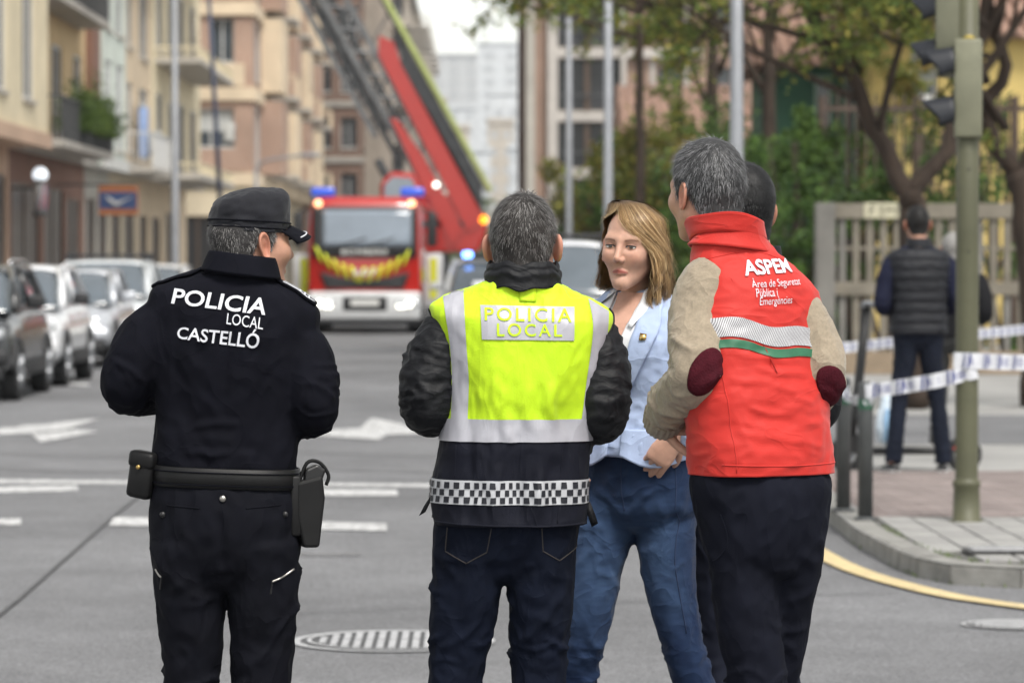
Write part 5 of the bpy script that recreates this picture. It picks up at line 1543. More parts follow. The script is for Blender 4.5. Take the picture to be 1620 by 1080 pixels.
for k in range(5):
    zb = [2.0, *zl][k]
    RB.box('bay_mullion', X(925), X(931), -.20, .0, zb + .2, zl[k] - .25, m_wbrown)
    RB.box('window_surround', X(1028), X(1036), -.12, .0, zb + .6, zb + 2.8, m_cfr); RB.box('window_surround', X(1082), X(1090), -.12, .0, zb + .6, zb + 2.8, m_cfr)
    RB.box('spandrel_rail', X(884), X(980), -.36, -.30, zb + 1.0, zb + 1.12, m_rail)
# tiled house behind the shrubs, yellow house, green house
def tiled_roof(Bd, x0, x1, y0, y1, z0, h, mat, over=.4):
    """hip-less gable roof with separate tile rows along the slope facing us"""
    xm = (y0 + y1) / 2
    rows = 12
    V = [(x0 - over, y0 - over, z0), (x1 + over, y0 - over, z0), (x1 + over, xm, z0 + h), (x0 - over, xm, z0 + h), (x0 - over, y1 + over, z0), (x1 + over, y1 + over, z0)]
    rf = obj('roof', V, [(0, 1, 2, 3), (3, 2, 5, 4), (0, 3, 4), (1, 5, 2)], mat, Bd.t)
    mb = MB(); n = int((x1 - x0 + 2 * over) / .24)
    for i in range(n): 
        x = x0 - over + (i + .5) * .24; mb.tube([(x, y0 - over - .02, z0 + .03), (x, xm, z0 + h + .03)], .075, 6)
    tag(mb.build('roof_tiles', mat, rf, True), kind='stuff')
m_tiler = M('roof_tile', (.29, .18, .135), .85, .3, 3, .3, 20)
H1 = Building('house', 'low house with terracotta tiled roof behind the shrubs', (0, 104, 0), GRPR, 'house')
s1 = FPX / 104; hx0, hx1 = (1005 - 760) / s1, (1225 - 760) / s1
H1.wall((hx0, 0), (1, 0), (0, -1), hx1 - hx0, .1, 5.2, [(1.0, 2.0, 2.8, 4.2, 'win'), (4.5, 5.6, 2.8, 4.2, 'win')], stucco('house_pink', (.32, .25, .21)), 'wall')
H1.shell(hx0, hx1, 0, 9, .1, 5.2, c_beige, ('-y',)); tiled_roof(H1, hx0, hx1, 0, 9, 5.2, 1.7, m_tiler)
Yh = 64.0; s2 = FPX / Yh; X2 = lambda px: (px - 760) / s2; Z2 = lambda py: 1.6 + (412 - py) / s2
H2 = Building('house', 'yellow house with white-framed window behind the traffic light', (0, Yh, 0), GRPR, 'house')
m_yw = stucco('stucco_yellow', (.58, .44, .16)); a0 = X2(1378)
H2.wall((a0, 0), (1, 0), (0, -1), 8, .1, Z2(62), [(X2(1441) - a0, X2(1484) - a0, Z2(165), Z2(82), 'blind'), (3.6, 4.7, Z2(170), Z2(82), 'win'), (.6, 1.4, .3, 2.4, 'dark')], m_yw, 'wall', .15)
H2.shell(a0, a0 + 8, 0, 8, .1, Z2(62), m_yw, ('-y',)); tiled_roof(H2, a0, a0 + 8, 0, 8, Z2(62), 1.6, m_tiler)
H2.box('window_panel', X2(1441) - .05, X2(1484) + .05, -.05, -.02, Z2(168), Z2(150), m_wframe)
H3 = Building('house', 'dark green garden pavilion with a pale door beside the yellow house', (0, Yh + 1.5, 0), GRPR, 'house')
m_gw = stucco('green_wall', (.030, .085, .055)); g0, g1 = X2(1232), X2(1372)
H3.wall((g0, 0), (1, 0), (0, -1), g1 - g0, .1, Z2(98), [(X2(1300) - g0, X2(1330) - g0, .3, Z2(112), 'win'), (X2(1346) - g0, X2(1371) - g0, 1.0, Z2(115), 'dark')], m_gw, 'wall', .15, stucco('door_mint', (.30, .42, .36)))
H3.shell(g0, g1, 0, 5, .1, Z2(98), m_gw, ('-y',)); tiled_roof(H3, g0, g1, 0, 5, Z2(98), 1.3, m_tiler)

# ------------------------------------------------------------------ garden fences
Yf = 47.0; s3 = FPX / Yf; X3 = lambda px: (px - 760) / s3; Z3 = lambda py: 1.6 + (412 - py) / s3
m_conc = M('fence_concrete', (.185, .165, .132), .88, .22, 3, .4, 30); m_conc2 = M('fence_concrete_grey', (.165, .158, .145), .88, .22, 3, .4, 30); m_poster = M('poster_cream', (.50, .47, .34), .7, .15, 5)
fn = tag(empty('slatted_fence', (0, Yf, .1)), 'concrete slatted garden fence with pillar behind the two bystanders', 'fence')
fx0, fx1 = X3(1320), X3(1320) + 6.5
def fbox(name, x0, x1, y0, y1, z0, z1, mat=m_conc, par=fn): mb = MB(); mb.bbox(x0, x1, y0, y1, z0 - .1, z1 - .1, .008); return mb.build(name, mat, par)
fbox('pillar', X3(1290), X3(1320), -.16, .16, .1, Z3(321), m_conc2); fbox('top_beam', fx0, fx1, -.09, .09, Z3(346), Z3(322)); fbox('mid_beam', fx0, fx1, -.09, .09, Z3(467), Z3(446)); fbox('base_wall', fx0, fx1, -.11, .11, .1, Z3(556), M('fence_base', (.26, .20, .14), .9, .25, 3))
k = 0; xx = fx0 + .06
while xx < fx1 - .1:
    fbox('slat', xx, xx + .088, -.05, .05, Z3(446), Z3(346), m_conc2 if k % 5 == 0 else m_conc); fbox('slat', xx, xx + .088, -.05, .05, Z3(556), Z3(467), m_conc if k % 4 else m_conc2); xx += .182; k += 1
fbox('cross_rail', fx0, fx1, -.03, .03, Z3(396), Z3(390))
t = tag(empty('painted_notice', (X3(1366), Yf - .10, Z3(345))), 'cream painted notice with black scrawl on the fence top beam', 'notice')
mb = MB(); mb.box(0, .52, -.012, 0, .0, .20); mb.build('board', m_poster, t)
for pts in ([(.07, .04), (.08, .16), (.15, .16)], [(.075, .10), (.13, .10)], [(.20, .15), (.26, .15), (.22, .10), (.27, .07), (.20, .04)], [(.31, .05), (.32, .16), (.37, .12), (.31, .09)], [(.41, .15), (.40, .05), (.46, .10), (.43, .16)]):
    mb = MB(); mb.tube([(x, -.016, z) for x, z in pts], .008, 6); mb.build('scrawl', m_dark, t)
# side wall of the garden along the street
sw_ = tag(empty('garden_wall', (X3(1290) + .05, Yf, .1)), 'low grey garden wall running along the street under the shrubs', 'wall')
mb = MB(); mb.bbox(-.10, .10, .2, 55, 0, 1.0, .02); mb.build('wall', m_conc2, sw_); mb = MB(); mb.bbox(-.14, .14, .2, 55, 1.0, 1.08, .01); mb.build('coping', m_conc, sw_)
# iron railing behind
ir = tag(empty('iron_railing', (0, Yf + 5, .1)), 'tall thin iron railing with rusty posts inside the garden', 'fence')
m_rust = M('rust_iron', (.075, .05, .038), .75, .3, 8)
s4 = FPX / (Yf + 5); X4 = lambda px: (px - 760) / s4; Z4 = lambda py: 1.6 + (412 - py) / s4
mb = MB(); mb.box(X4(1296), X4(1640) + 1.5, -.02, .02, Z4(172) - .14, Z4(168) - .1); mb.build('top_rail', m_rust, ir); mb = MB(); mb.box(X4(1296), X4(1640) + 1.5, -.02, .02, 1.2, 1.25); mb.build('bottom_rail', m_rust, ir)
for px in (1300, 1452, 1604):
    mb = MB(); mb.tube([(X4(px), 0, 0), (X4(px), 0, Z4(164))], .05, 10); mb.build('post', m_rust, ir)
px = 1310
while px < 1640:
    mb = MB(); mb.tube([(X4(px), 0, 1.2), (X4(px), 0, Z4(160))], .018, 6); mb.build('bar', m_rust, ir); px += 15
# ------------------------------------------------------------------ far end of the street, seen through haze
rf_ = random.Random(9)
GF = 'far buildings at the end of the street'
def tower(px0, px1, pytop, d, label, wm, wpx=9, frame=m_wframe, name='tower_block'):
    s_ = FPX / d; a, b = (px0 - 760) / s_, (px1 - 760) / s_; H = 1.6 + (412 - pytop) / s_
    Bd = Building(name, label, (0, d, 0), GF)
    hs = []; w = b - a; nz = int(H / 3.2); nx = max(2, int(w / 4.5))
    for k in range(nz):
        for j in range(nx):
            hs.append(((j + .25) * w / nx, (j + .75) * w / nx, 1.0 + k * 3.2, 2.5 + k * 3.2, 'far'))
    Bd.wall((a, 0), (1, 0), (0, -1), w, 0, H, hs, wm, 'wall', .15, wm, m_farw); Bd.shell(a, b, 0, 14, 0, H, wm, ('-y',)); Bd.box('parapet', a - .2, b + .2, -.3, 14, H, H + .8, wm)
c_w = stucco('far_white', (.60, .62, .64)); c_g = stucco('far_grey', (.50, .51, .52)); c_t = stucco('far_tan', (.50, .45, .39)); m_farw = M('far_window', (.50, .52, .54), .4, .2, .3)  # pale walls and panes: some of the haze is put into the colour
tower(756, 826, 72, 900, 'tallest white tower block at the end of the street', c_w)
tower(650, 758, 90, 980, 'wide grey block on the skyline between ladder and white tower', c_g)
tower(596, 650, 118, 820, 'pale block on the skyline just above the ladder boom', c_w)
for i, (a, b, tp, d, c) in enumerate([(660, 700, 230, 520, c_w), (698, 742, 205, 600, c_t), (738, 776, 240, 540, c_w), (772, 812, 195, 640, c_t), (806, 834, 235, 560, c_w), (640, 668, 262, 470, c_t), (708, 752, 172, 720, c_w), (660, 706, 160, 760, c_t), (776, 826, 150, 780, c_w)]):
    tower(a, b, tp, d, ['small white house low beside the ladder foot', 'tan block above the small white houses', 'white house in the middle of the far street', 'tan block below the white tower', 'white house beside the brown frame building', 'tan house peeping out beside the ladder', 'white block under the grey skyline block', 'tan block left under the grey skyline block', 'white block directly under the tall white tower'][i], c)
# hill
V, F = [], []; nx, ny = 60, 12
for j in range(ny):
    for i in range(nx):
        x = -500 + 1000 * i / (nx - 1); y = 1000 + 900 * j / (ny - 1)
        V.append((x, y, -1 + 34 * sstep(0, 1, j / (ny - 1)) * (1 + .35 * mnoise.noise(Vector((x * .006, y * .004, 2)))) + 4 * mnoise.noise(Vector((x * .03, y * .03, 0)))))
tag(obj('hills', V, [(j * nx + i, j * nx + i + 1, (j + 1) * nx + i + 1, (j + 1) * nx + i) for j in range(ny - 1) for i in range(nx - 1)], M('hill_scrub', (.10, .11, .06), .95, .4, .02), None, True), kind='structure')
# ------------------------------------------------------------------ trees, shrubs, balcony plants
m_bark = M('bark', (.042, .028, .020), .92, .35, 8, .8, 25, bdist=.02, stretch=(1, 1, .35))
m_leaf = M('leaf', (.1, .15, .04), .6, .0, attr='col', spec=.3)
m_leaf.node_tree.nodes['Principled BSDF'].inputs['Subsurface Weight'].default_value = 0.0
_n, _l = m_leaf.node_tree.nodes, m_leaf.node_tree.links
_tr = _n.new('ShaderNodeBsdfTranslucent'); _ad = _n.new('ShaderNodeMixShader'); _ad.inputs[0].default_value = .28
_at = [x for x in _n if x.type == 'ATTRIBUTE'][0]
_l.new(_at.outputs['Color'], _tr.inputs['Color']); _out = [x for x in _n if x.type == 'OUTPUT_MATERIAL'][0]
_l.new(_n['Principled BSDF'].outputs[0], _ad.inputs[1]); _l.new(_tr.outputs[0], _ad.inputs[2]); _l.new(_ad.outputs[0], _out.inputs['Surface'])
PAL_TREE = [(.13, .18, .04), (.16, .21, .05), (.21, .23, .05), (.085, .13, .03), (.28, .24, .05)]
PAL_DARK = [(.05, .10, .022), (.075, .14, .028), (.04, .075, .02), (.10, .17, .035)]
PAL_YEL = [(.19, .20, .04), (.25, .23, .045), (.12, .16, .035), (.28, .20, .06), (.15, .17, .04)]
def leaves(pts, size, pal, rng, flat=.5):
    """one leaf blade (folded quad) per point"""
    n = len(pts); pal = np.array(pal)
    d = rng.randn(n, 3); d[:, 2] = d[:, 2] * .6 - .35; d /= np.linalg.norm(d, axis=1)[:, None]
    u = np.cross(d, rng.randn(n, 3)); u /= np.linalg.norm(u, axis=1)[:, None] + 1e-9
    nn = np.cross(d, u)
    s = size * rng.uniform(.6, 1.3, n)[:, None]
    V = np.stack([pts, pts + d * s * .5 + u * s * .24 + nn * s * .06, pts + d * s, pts + d * s * .5 - u * s * .24 + nn * s * .06], 1).reshape(-1, 3)
    F = [(4 * i, 4 * i + 1, 4 * i + 2, 4 * i + 3) for i in range(n)]
    C = np.repeat(pal[rng.randint(len(pal), size=n)] * rng.uniform(.7, 1.25, (n, 1)), 4, axis=0)
    return V, F, C
def branchy(rng, start, dirn, length, r, depth, out, tips, bend=.35, droop=0.0):
    n = 7; p = np.array(start, float); d = np.array(dirn, float); d /= np.linalg.norm(d); P = [p.copy()]
    for i in range(n):
        d = d + rng.normal(0, bend / n * 1.6, 3) + np.array([0, 0, .02 - droop]); d /= np.linalg.norm(d); p = p + d * length / n; P.append(p.copy())
        if depth > 0 and i >= 2 and rng.rand() < .75:
            dd = d + rng.normal(0, .65, 3); branchy(rng, p, dd, length * rng.uniform(.4, .65), r * (1 - .55 * i / n) * .55, depth - 1, out, tips, bend, droop + .01)
        if depth <= 1 and i >= 2: tips.append((p.copy(), d.copy(), length))
    out.append((P, np.linspace(r, r * .38, n + 1)))
def tree(name, label, base, limbs, pal, leaf, per, seed, group, trunk=None, lmin=0.0, depth=2, sprig=.35):
    rng = np.random.RandomState(seed)
    t = tag(empty(name, base), label, 'tree', group)
    out, tips = [], []
    mb = MB()
    for P, r0, r1 in trunk: 
        q = spline(P, 14); q += rng.normal(0, .012, q.shape); mb.tube(q, np.linspace(r0, r1, 14), 12)
    mb.build('trunk', m_bark, t, True)
    for (st, dr, ln, r) in limbs: branchy(rng, st, dr, ln, r, depth, out, tips)
    mb = MB()
    for P, rs in out: mb.tube(P, rs, 6)
    mb.build('limbs', m_bark, t, True)
    pts = []
    for p, d, ln in tips:
        if p[2] < lmin: continue
        for k in range(per):
            # leaflets in a row along a drooping sprig
            sd = rng.randn(3); sd[2] = sd[2] * .4 - .3; sd /= np.linalg.norm(sd); L = rng.uniform(.4, 1.0) * sprig
            for q in np.linspace(.15, 1, 9): pts.append(p + sd * L * q + np.array([0, 0, -.12 * q * q * L]) + rng.normal(0, .012, 3))
    V, F, C = leaves(np.array(pts), leaf, pal, rng)
    obj('crown', V, F, m_leaf, t, False, C)
    return t
GT = 'trees on the right pavement'
# forked street tree behind the bystanders: limbs traced as they stand
D = 36.0; s = FPX / D
def L3(px, py, dy=0.0): return np.array([(px - bx) / s, dy, 1.6 + (412 - py) / s - .1])
bx = 1447
b0 = W(bx, 412, D)
tree('street_tree', 'forked street tree whose trunk splits just above the dark-haired bystander', (b0[0], b0[1], .1),
     [(L3(1330, 120), (-.5, -.2, .9), 2.6, .06), (L3(1285, 30, -.2), (-.4, .1, 1), 2.2, .055), (L3(1300, 70), (-1, .2, .15), 2.2, .04), (L3(1385, 215), (.1, -.5, 1), 2.4, .05), (L3(1505, 180, .1), (.7, -.2, .9), 2.4, .055), (L3(1360, 160), (-.9, -.3, .35), 2.2, .04),
      (L3(1540, 110, .2), (.4, .3, 1), 2.4, .05), (L3(1290, 20), (.5, -.3, .8), 2.2, .05), (L3(1270, -60), (0, 0, 1), 2.4, .05), (L3(1560, 40, .2), (-.5, -.4, .6), 2.0, .05), (L3(1530, 120, .1), (-.9, -.3, .5), 2.0, .04), (L3(1420, -20), (0, 0, .6), 2.2, .04)],
     PAL_TREE, .075, 2, 3, GT,
     [([(0, 0, 0), (.01, .0, .9), L3(1445, 345), L3(1440, 300)], .175, .13), ([L3(1440, 310), L3(1415, 270), L3(1375, 190), L3(1340, 110), L3(1290, 30), L3(1262, -90)], .108, .04), ([L3(1442, 305), L3(1465, 275), L3(1500, 230), L3(1512, 160, .1), L3(1545, 90, .2), L3(1570, -40, .2)], .10, .04)], lmin=2.75)
bx = 1640; b0 = W(bx, 412, D + .5)
tree('street_tree', 'second street tree at the right picture edge, trunk leaning in beside the post', (b0[0], b0[1], .1),
     [(L3(1590, 200), (-.6, -.2, .9), 2.2, .05), (L3(1560, 130), (-.5, .1, .8), 2.2, .05), (L3(1570, 60), (.3, -.2, 1), 2.2, .05), (L3(1700, 150), (.5, 0, .9), 2.4, .06), (L3(1575, 90), (-1, -.2, .3), 2.0, .04), (L3(1545, 190), (-.4, .2, .9), 1.8, .035)],
     PAL_TREE, .08, 3, 8, GT,
     [([(0, 0, 0), (.0, .0, .9), L3(1622, 330), L3(1605, 270)], .17, .13), ([L3(1608, 280), L3(1570, 210), L3(1555, 165), L3(1590, 110), L3(1570, 40), L3(1560, -50)], .10, .04), ([L3(1612, 300), L3(1640, 220), L3(1690, 150), L3(1720, 50)], .10, .05)], lmin=2.75)
D = 60.0; s = FPX / D; bx = 1130; b0 = W(bx, 412, D)
tree('garden_tree', 'thin garden tree with airy pale leaves behind the thick lamp post', (b0[0], b0[1], .1),
     [(L3(1120, 170), (-.5, 0, .9), 2.6, .06), (L3(1135, 120), (.4, -.2, .9), 2.6, .06), (L3(1125, 60), (-.9, 0, .5), 2.8, .06), (L3(1140, 40), (.9, 0, .4), 2.4, .06), (L3(1128, 0), (-.8, .2, .4), 3.0, .06), (L3(1130, -40), (.2, .1, .8), 2.6, .05), (L3(1126, 20), (-1, -.1, .25), 3.2, .05), (L3(1128, -30), (-1, .2, .5), 3.2, .05)],
     PAL_TREE, .12, 2, 12, GT, [([(0, 0, 0), (.02, 0, 2), L3(1128, 140), L3(1130, -60)], .16, .07)], lmin=3.6)
D = 64.0; s = FPX / D; bx = 812; b0 = W(1215, 412, D)
bx = 1215
tree('garden_tree', 'leafy garden tree in front of the green pavilion', (b0[0], b0[1], .1),
     [(L3(1212, 150), (-.6, 0, .8), 2.6, .07), (L3(1222, 130), (.6, 0, .8), 2.6, .07), (L3(1216, 80), (.2, -.3, .9), 2.8, .07), (L3(1214, 50), (-.8, 0, .4), 2.6, .06), (L3(1218, 40), (.9, .1, .35), 3.0, .06), (L3(1220, 100), (1, 0, .2), 2.4, .05)],
     PAL_YEL, .13, 4, 14, GT, [([(0, 0, 0), (.02, 0, 2), L3(1216, 120), L3(1216, 0)], .18, .08)], lmin=3.0)
def bush(name, label, px, py, d, rx, ry, rz, pal, n, leaf, seed, group='garden shrubs along the right side', base=.1):
    """shrub: stems and a lumpy cloud of leaves with gaps"""
    rng = np.random.RandomState(seed); p = W(px, py, d)
    t = tag(empty(name, (p[0], p[1], base)), label, 'shrub', group)
    zc = p[2] - base
    mb = MB()
    for k in range(6):
        a = rng.rand() * 2 * PI; mb.tube(spline([(0, 0, 0), (.25 * rx * math.cos(a), .25 * ry * math.sin(a), zc * .5), (.7 * rx * math.cos(a), .7 * ry * math.sin(a), zc + rz * .3)], 7), np.linspace(.05, .012, 7), 6)
    mb.build('stems', m_bark, t, True)
    cl = rng.randn(max(14, n // 160), 3); cl /= np.linalg.norm(cl, axis=1)[:, None]; cl *= rng.uniform(.35, 1.0, (len(cl), 1)) * np.array([rx, ry, rz]); cl[:, 2] += zc
    low = rng.rand(len(cl)) < .35; cl[low, 2] = rng.uniform(.2, zc, low.sum())
    idx = rng.randint(len(cl), size=n); sz = rng.uniform(.14, .34, len(cl)) * (rx + rz) / 2
    g = rng.randn(n, 3); g /= np.linalg.norm(g, axis=1)[:, None]; g *= rng.uniform(.5, 1.05, (n, 1))
    P = cl[idx] + g * sz[idx][:, None]; P[:, 2] = np.maximum(P[:, 2], .05)
    V, F, C = leaves(P, leaf, pal, rng)
    tint = rng.uniform(.7, 1.3, len(cl))[idx]; C *= np.repeat(tint, 4)[:, None]
    obj('foliage', V, F, m_leaf, t, False, C)
    return t
bush('shrub', 'yellowish flowering shrub between the blonde woman and the red vest', 1050, 300, 62, 1.5, 1.2, 1.35, PAL_YEL, 5200, .13, 1)
bush('shrub', 'dark evergreen shrub low behind the blonde woman', 1000, 340, 66, 1.3, 1.2, .9, PAL_DARK, 3600, .12, 2)
bush('shrub', 'tall green hedge shrub just right of the thick lamp post', 1215, 300, 54, 1.1, 1.0, 1.5, PAL_DARK, 5200, .11, 3)
bush('shrub', 'bright green shrub beside the fence pillar', 1268, 250, 52, .75, .7, .75, [(.07, .13, .025), (.10, .17, .03), (.05, .10, .02)], 3400, .10, 4)
bush('shrub', 'broad dark shrub at the foot of the hedge near the pillar', 1250, 360, 50, 1.0, .8, .8, PAL_DARK, 3600, .10, 5)
bush('shrub', 'green shrub inside the fence behind the forked tree', 1350, 255, 54, 1.0, .8, .85, [(.06, .11, .02), (.085, .14, .03), (.045, .085, .02)], 3800, .10, 6)
bush('shrub', 'pale flowering shrub inside the fence by the traffic light', 1470, 235, 55, 1.1, .8, .8, [(.09, .13, .03), (.13, .16, .05), (.06, .10, .025), (.24, .22, .15)], 3800, .10, 7)
bush('shrub', 'dense green shrub behind the fence at the right edge', 1590, 255, 54, 1.2, .8, .95, PAL_DARK, 3800, .10, 8)
bush('shrub', 'dark low hedge filling the gap over the fence top', 1400, 310, 51, 1.3, .5, .55, PAL_DARK, 3000, .09, 9)
bush('shrub', 'dark low hedge over the fence beside the right tree', 1540, 305, 51, 1.3, .5, .6, PAL_DARK, 3000, .09, 10)
bush('shrub', 'olive shrub in front of the brown frame building', 930, 305, 110, 2.0, 1.6, 1.6, PAL_YEL, 3600, .22, 11)
bush('shrub', 'dark shrub at the foot of the brown frame building', 885, 345, 120, 1.6, 1.4, 1.2, PAL_DARK, 2600, .22, 12)
bush('shrub', 'reddish yellow shrub below the terracotta roof', 1090, 255, 76, 1.5, 1.2, 1.1, PAL_YEL + [(.16, .08, .035)], 3800, .15, 13)
bush('shrub', 'tall loose shrub between terracotta roof and thick lamp post', 1035, 262, 82, 1.7, 1.2, 1.4, PAL_DARK + PAL_YEL[:2], 4200, .16, 15)
bush('shrub', 'big dark shrub behind the head of the red vest wearer', 1140, 320, 58, 1.4, 1.0, 1.6, PAL_DARK, 5200, .12, 16)
rng = np.random.RandomState(44); P = []
for k in range(60):
    d = rng.uniform(440, 700); p = W(rng.uniform(640, 832), 412, d); r_ = rng.uniform(2.5, 6)
    g_ = rng.randn(90, 3); g_ /= np.linalg.norm(g_, axis=1)[:, None]; P.append(np.array([p[0], p[1], r_ * .9]) + g_ * np.array([r_, r_, r_ * 1.1]))
V, F, C = leaves(np.maximum(np.concatenate(P), [-1e4, 0, .1]), 1.5, [(.09, .12, .05), (.12, .14, .06)], rng); tag(obj('far_trees', V, F, m_leaf, None, False, C), 'hazy mass of far green trees at the end of the street', 'trees', kind='stuff')
# planted balcony on the ochre house
bp_ = FX
def planter(y, label, seed, pal):
    t = tag(empty('planter_box', (FX + .95, y, 4.36)), label, 'planter', 'planters on the ochre balcony')
    mb = MB(); mb.bbox(-.16, .16, -.8, .8, 0, .32, .02); mb.build('trough', M('trough_grey', (.10, .10, .105), .7, .2, 5), t)
    rng = np.random.RandomState(seed); P = np.column_stack([rng.normal(.12, .22, 1500), rng.uniform(-.9, .9, 1500), .35 + np.abs(rng.normal(0, .45, 1500))])
    V, F, C = leaves(P, .13, pal, rng); obj('foliage', V, F, m_leaf, t, False, C)
planter(85.0, 'first planter with bushy green plants on the ochre balcony', 1, [(.08, .13, .03), (.11, .17, .035), (.05, .09, .02)])
planter(87.4, 'middle planter with bushy plants on the ochre balcony', 2, [(.10, .15, .03), (.13, .19, .035), (.06, .10, .02)])
planter(89.8, 'last planter with trailing plants on the ochre balcony', 3, [(.07, .12, .03), (.10, .15, .03), (.05, .09, .02)])
# overhanging twigs at the top of the picture
D = 58.0; s = FPX / D; bx = 1010; b0 = W(bx, 412, D)
tree('street_tree', 'tree whose upper twigs hang into the sky above the far lamp posts', (b0[0], b0[1], .1),
     [(L3(1005, 60), (-1, 0, .35), 2.6, .05), (L3(1008, 20), (-.9, .2, .3), 3.0, .05), (L3(1010, 0), (-.6, -.2, .6), 2.6, .05), (L3(1012, -20), (.6, .1, .6), 2.4, .05), (L3(1008, -60), (-1, .2, .15), 2.4, .05), (L3(1008, 40), (.4, -.3, .7), 2.2, .05)],
     PAL_TREE, .11, 1, 22, GT, [([(0, 0, 0), (.02, 0, 2), L3(1012, 200), L3(1010, 60), L3(1008, -80)], .10, .05)], lmin=4.3)
# ------------------------------------------------------------------ haze
mz = bpy.data.materials.new('haze'); mz.use_nodes = True
n, l = mz.node_tree.nodes, mz.node_tree.links
n.remove(n['Principled BSDF'])
pv = n.new('ShaderNodeVolumePrincipled'); pv.inputs['Color'].default_value = (.86, .90, .95, 1); pv.inputs['Density'].default_value = .0002; pv.inputs['Anisotropy'].default_value = .2
l.new(pv.outputs[0], [x for x in n if x.type == 'OUTPUT_MATERIAL'][0].inputs['Volume'])
mb = MB(); mb.box(-720, 720, -70, 2650, -3, 64); hz = mb.build('haze', mz); tag(hz, 'thin pale haze filling the street', 'haze', kind='stuff')
# ------------------------------------------------------------------ cloth and skin materials
m_skin = M('skin', (0.50, 0.29, 0.21), 0.52, 0.10, 30, 0.12, 260, attr='col', spec=0.35, sss=0.08, bdist=0.002)
def skin_mat(name, c):
    """skin whose point colours multiply a base tone"""
    m = M(name, c, 0.5, 0.10, 35, 0.15, 240, spec=0.35, sss=0.06, bdist=0.002)
    n, l = m.node_tree.nodes, m.node_tree.links
    b = n['Principled BSDF']
    src = b.inputs['Base Color'].links[0].from_socket
    at = n.new('ShaderNodeAttribute'); at.attribute_name = 'col'
    mx = n.new('ShaderNodeMix'); mx.data_type = 'RGBA'; mx.blend_type = 'MULTIPLY'; mx.inputs['Factor'].default_value = 1
    l.new(src, mx.inputs['A']); l.new(at.outputs['Color'], mx.inputs['B']); l.new(mx.outputs['Result'], b.inputs['Base Color'])
    return m
m_skinA = skin_mat('skin_tan', (0.46, 0.25, 0.175))
m_skinB = skin_mat('skin_pink', (0.52, 0.29, 0.215))
m_skinC = skin_mat('skin_warm', (0.53, 0.305, 0.22))
m_hair = M('hair_strands', (0.1, 0.1, 0.1), 0.55, 0.0, attr='col', spec=0.3)
m_hairw = M('hair_silky', (0.1, 0.1, 0.1), 0.45, 0.0, attr='col', spec=0.4)
m_navy = M('navy_jersey', (0.0045, 0.0048, 0.0085), 0.85, 0.18, 14, 0.10, 420, spec=0.10, crease=(8, .32, .02, (1, 1, .8)))
m_navytw = M('navy_twill', (0.0042, 0.0046, 0.008), 0.82, 0.2, 18, 0.12, 380, spec=0.12, crease=(9, .42, .018, (1, 1, .55)))
m_blacknylon = M('black_nylon', (0.0045, 0.005, 0.007), 0.62, 0.15, 20, 0.25, 45, spec=0.3, crease=(14, .35, .012, (.7, .7, 1.5)))
m_leather = M('black_leather', (0.0065, 0.0065, 0.007), 0.48, 0.25, 25, 0.1, 500, spec=0.28)
m_metal = M('dull_metal', (0.45, 0.43, 0.40), 0.35, 0.1, 40, metal=1.0)
m_brass = M('brass', (0.55, 0.38, 0.14), 0.35, 0.1, 40, metal=1.0)
m_print = M('white_print', (0.62, 0.63, 0.68), 0.55, 0.06, 50)
m_yellow = M('hi_vis_yellow', (0.52, 0.77, 0.015), 0.62, 0.04, 8, 0.12, 300, sheen=0.1, spec=0.3, crease=(8, .35, .012, (1.6, 1, .6)))
m_silver = M('retroreflective_silver', (0.40, 0.40, 0.445), 0.42, 0.05, 30, 0.06, 500, spec=0.5, crease=(8, .25, .01, (1.6, 1, .6)))
m_vestnavy = M('vest_navy', (0.008, 0.009, 0.016), 0.75, 0.15, 15, 0.1, 350, spec=0.15, crease=(8, .4, .015, (1.6, 1, .5)))
m_checkd = M('checker_navy', (0.012, 0.013, 0.02), 0.6, 0.1, 30)
m_checkw = M('checker_white', (0.50, 0.51, 0.54), 0.5, 0.05, 40)
m_darkjean = M('dark_denim', (0.006, 0.0085, 0.018), 0.85, 0.28, 9, 0.15, 500, spec=0.1, crease=(10, .5, .014, (1, 1, .7)))
m_red = M('red_softshell', (0.52, 0.024, 0.017), 0.62, 0.06, 9, 0.12, 420, sheen=0.12, spec=0.3, crease=(7, .32, .018, (.7, .7, 1.3)))
m_green = M('green_stripe', (0.022, 0.13, 0.065), 0.55, 0.08, 30)
m_knit = M('oatmeal_knit', (0.31, 0.257, 0.190), 0.92, 0.13, 120, 0.5, 420, sheen=0.25, spec=0.15, bdist=0.003, crease=(12, .45, .014, (1, 1, 1)))
m_maroon = M('maroon_patch', (0.058, 0.008, 0.014), 0.9, 0.2, 40, 0.4, 200, spec=0.1)
m_navychino = M('navy_chino', (0.0075, 0.0085, 0.015), 0.85, 0.2, 10, 0.12, 450, spec=0.1, crease=(9, .38, .016, (1, 1, .6)))
m_blazer = M('pale_blue_blazer', (0.40, 0.49, 0.70), 0.78, 0.05, 12, 0.15, 600, sheen=0.1, spec=0.25, crease=(9, .45, .014, (1, 1, .9)))
m_shirt = M('white_shirt', (0.72, 0.73, 0.76), 0.75, 0.04, 20, 0.1, 300)
m_jeans = M('blue_denim', (0.020, 0.047, 0.120), 0.85, 0.0, 7, 0.2, 600, sheen=0.06, spec=0.2, attr='col', crease=(11, .45, .013, (.9, .9, 1.1)))
m_seam = M('denim_seam', (0.012, 0.025, 0.07), 0.8, 0.1, 40)
m_gold = M('gold', (0.75, 0.52, 0.2), 0.25, 0.05, 40, metal=1.0)
m_eyew = M('eye_white', (0.62, 0.60, 0.58), 0.2, 0.03, 60, coat=0.3)
m_iris = M('iris', (0.03, 0.025, 0.02), 0.15, 0.1, 200, coat=0.5)

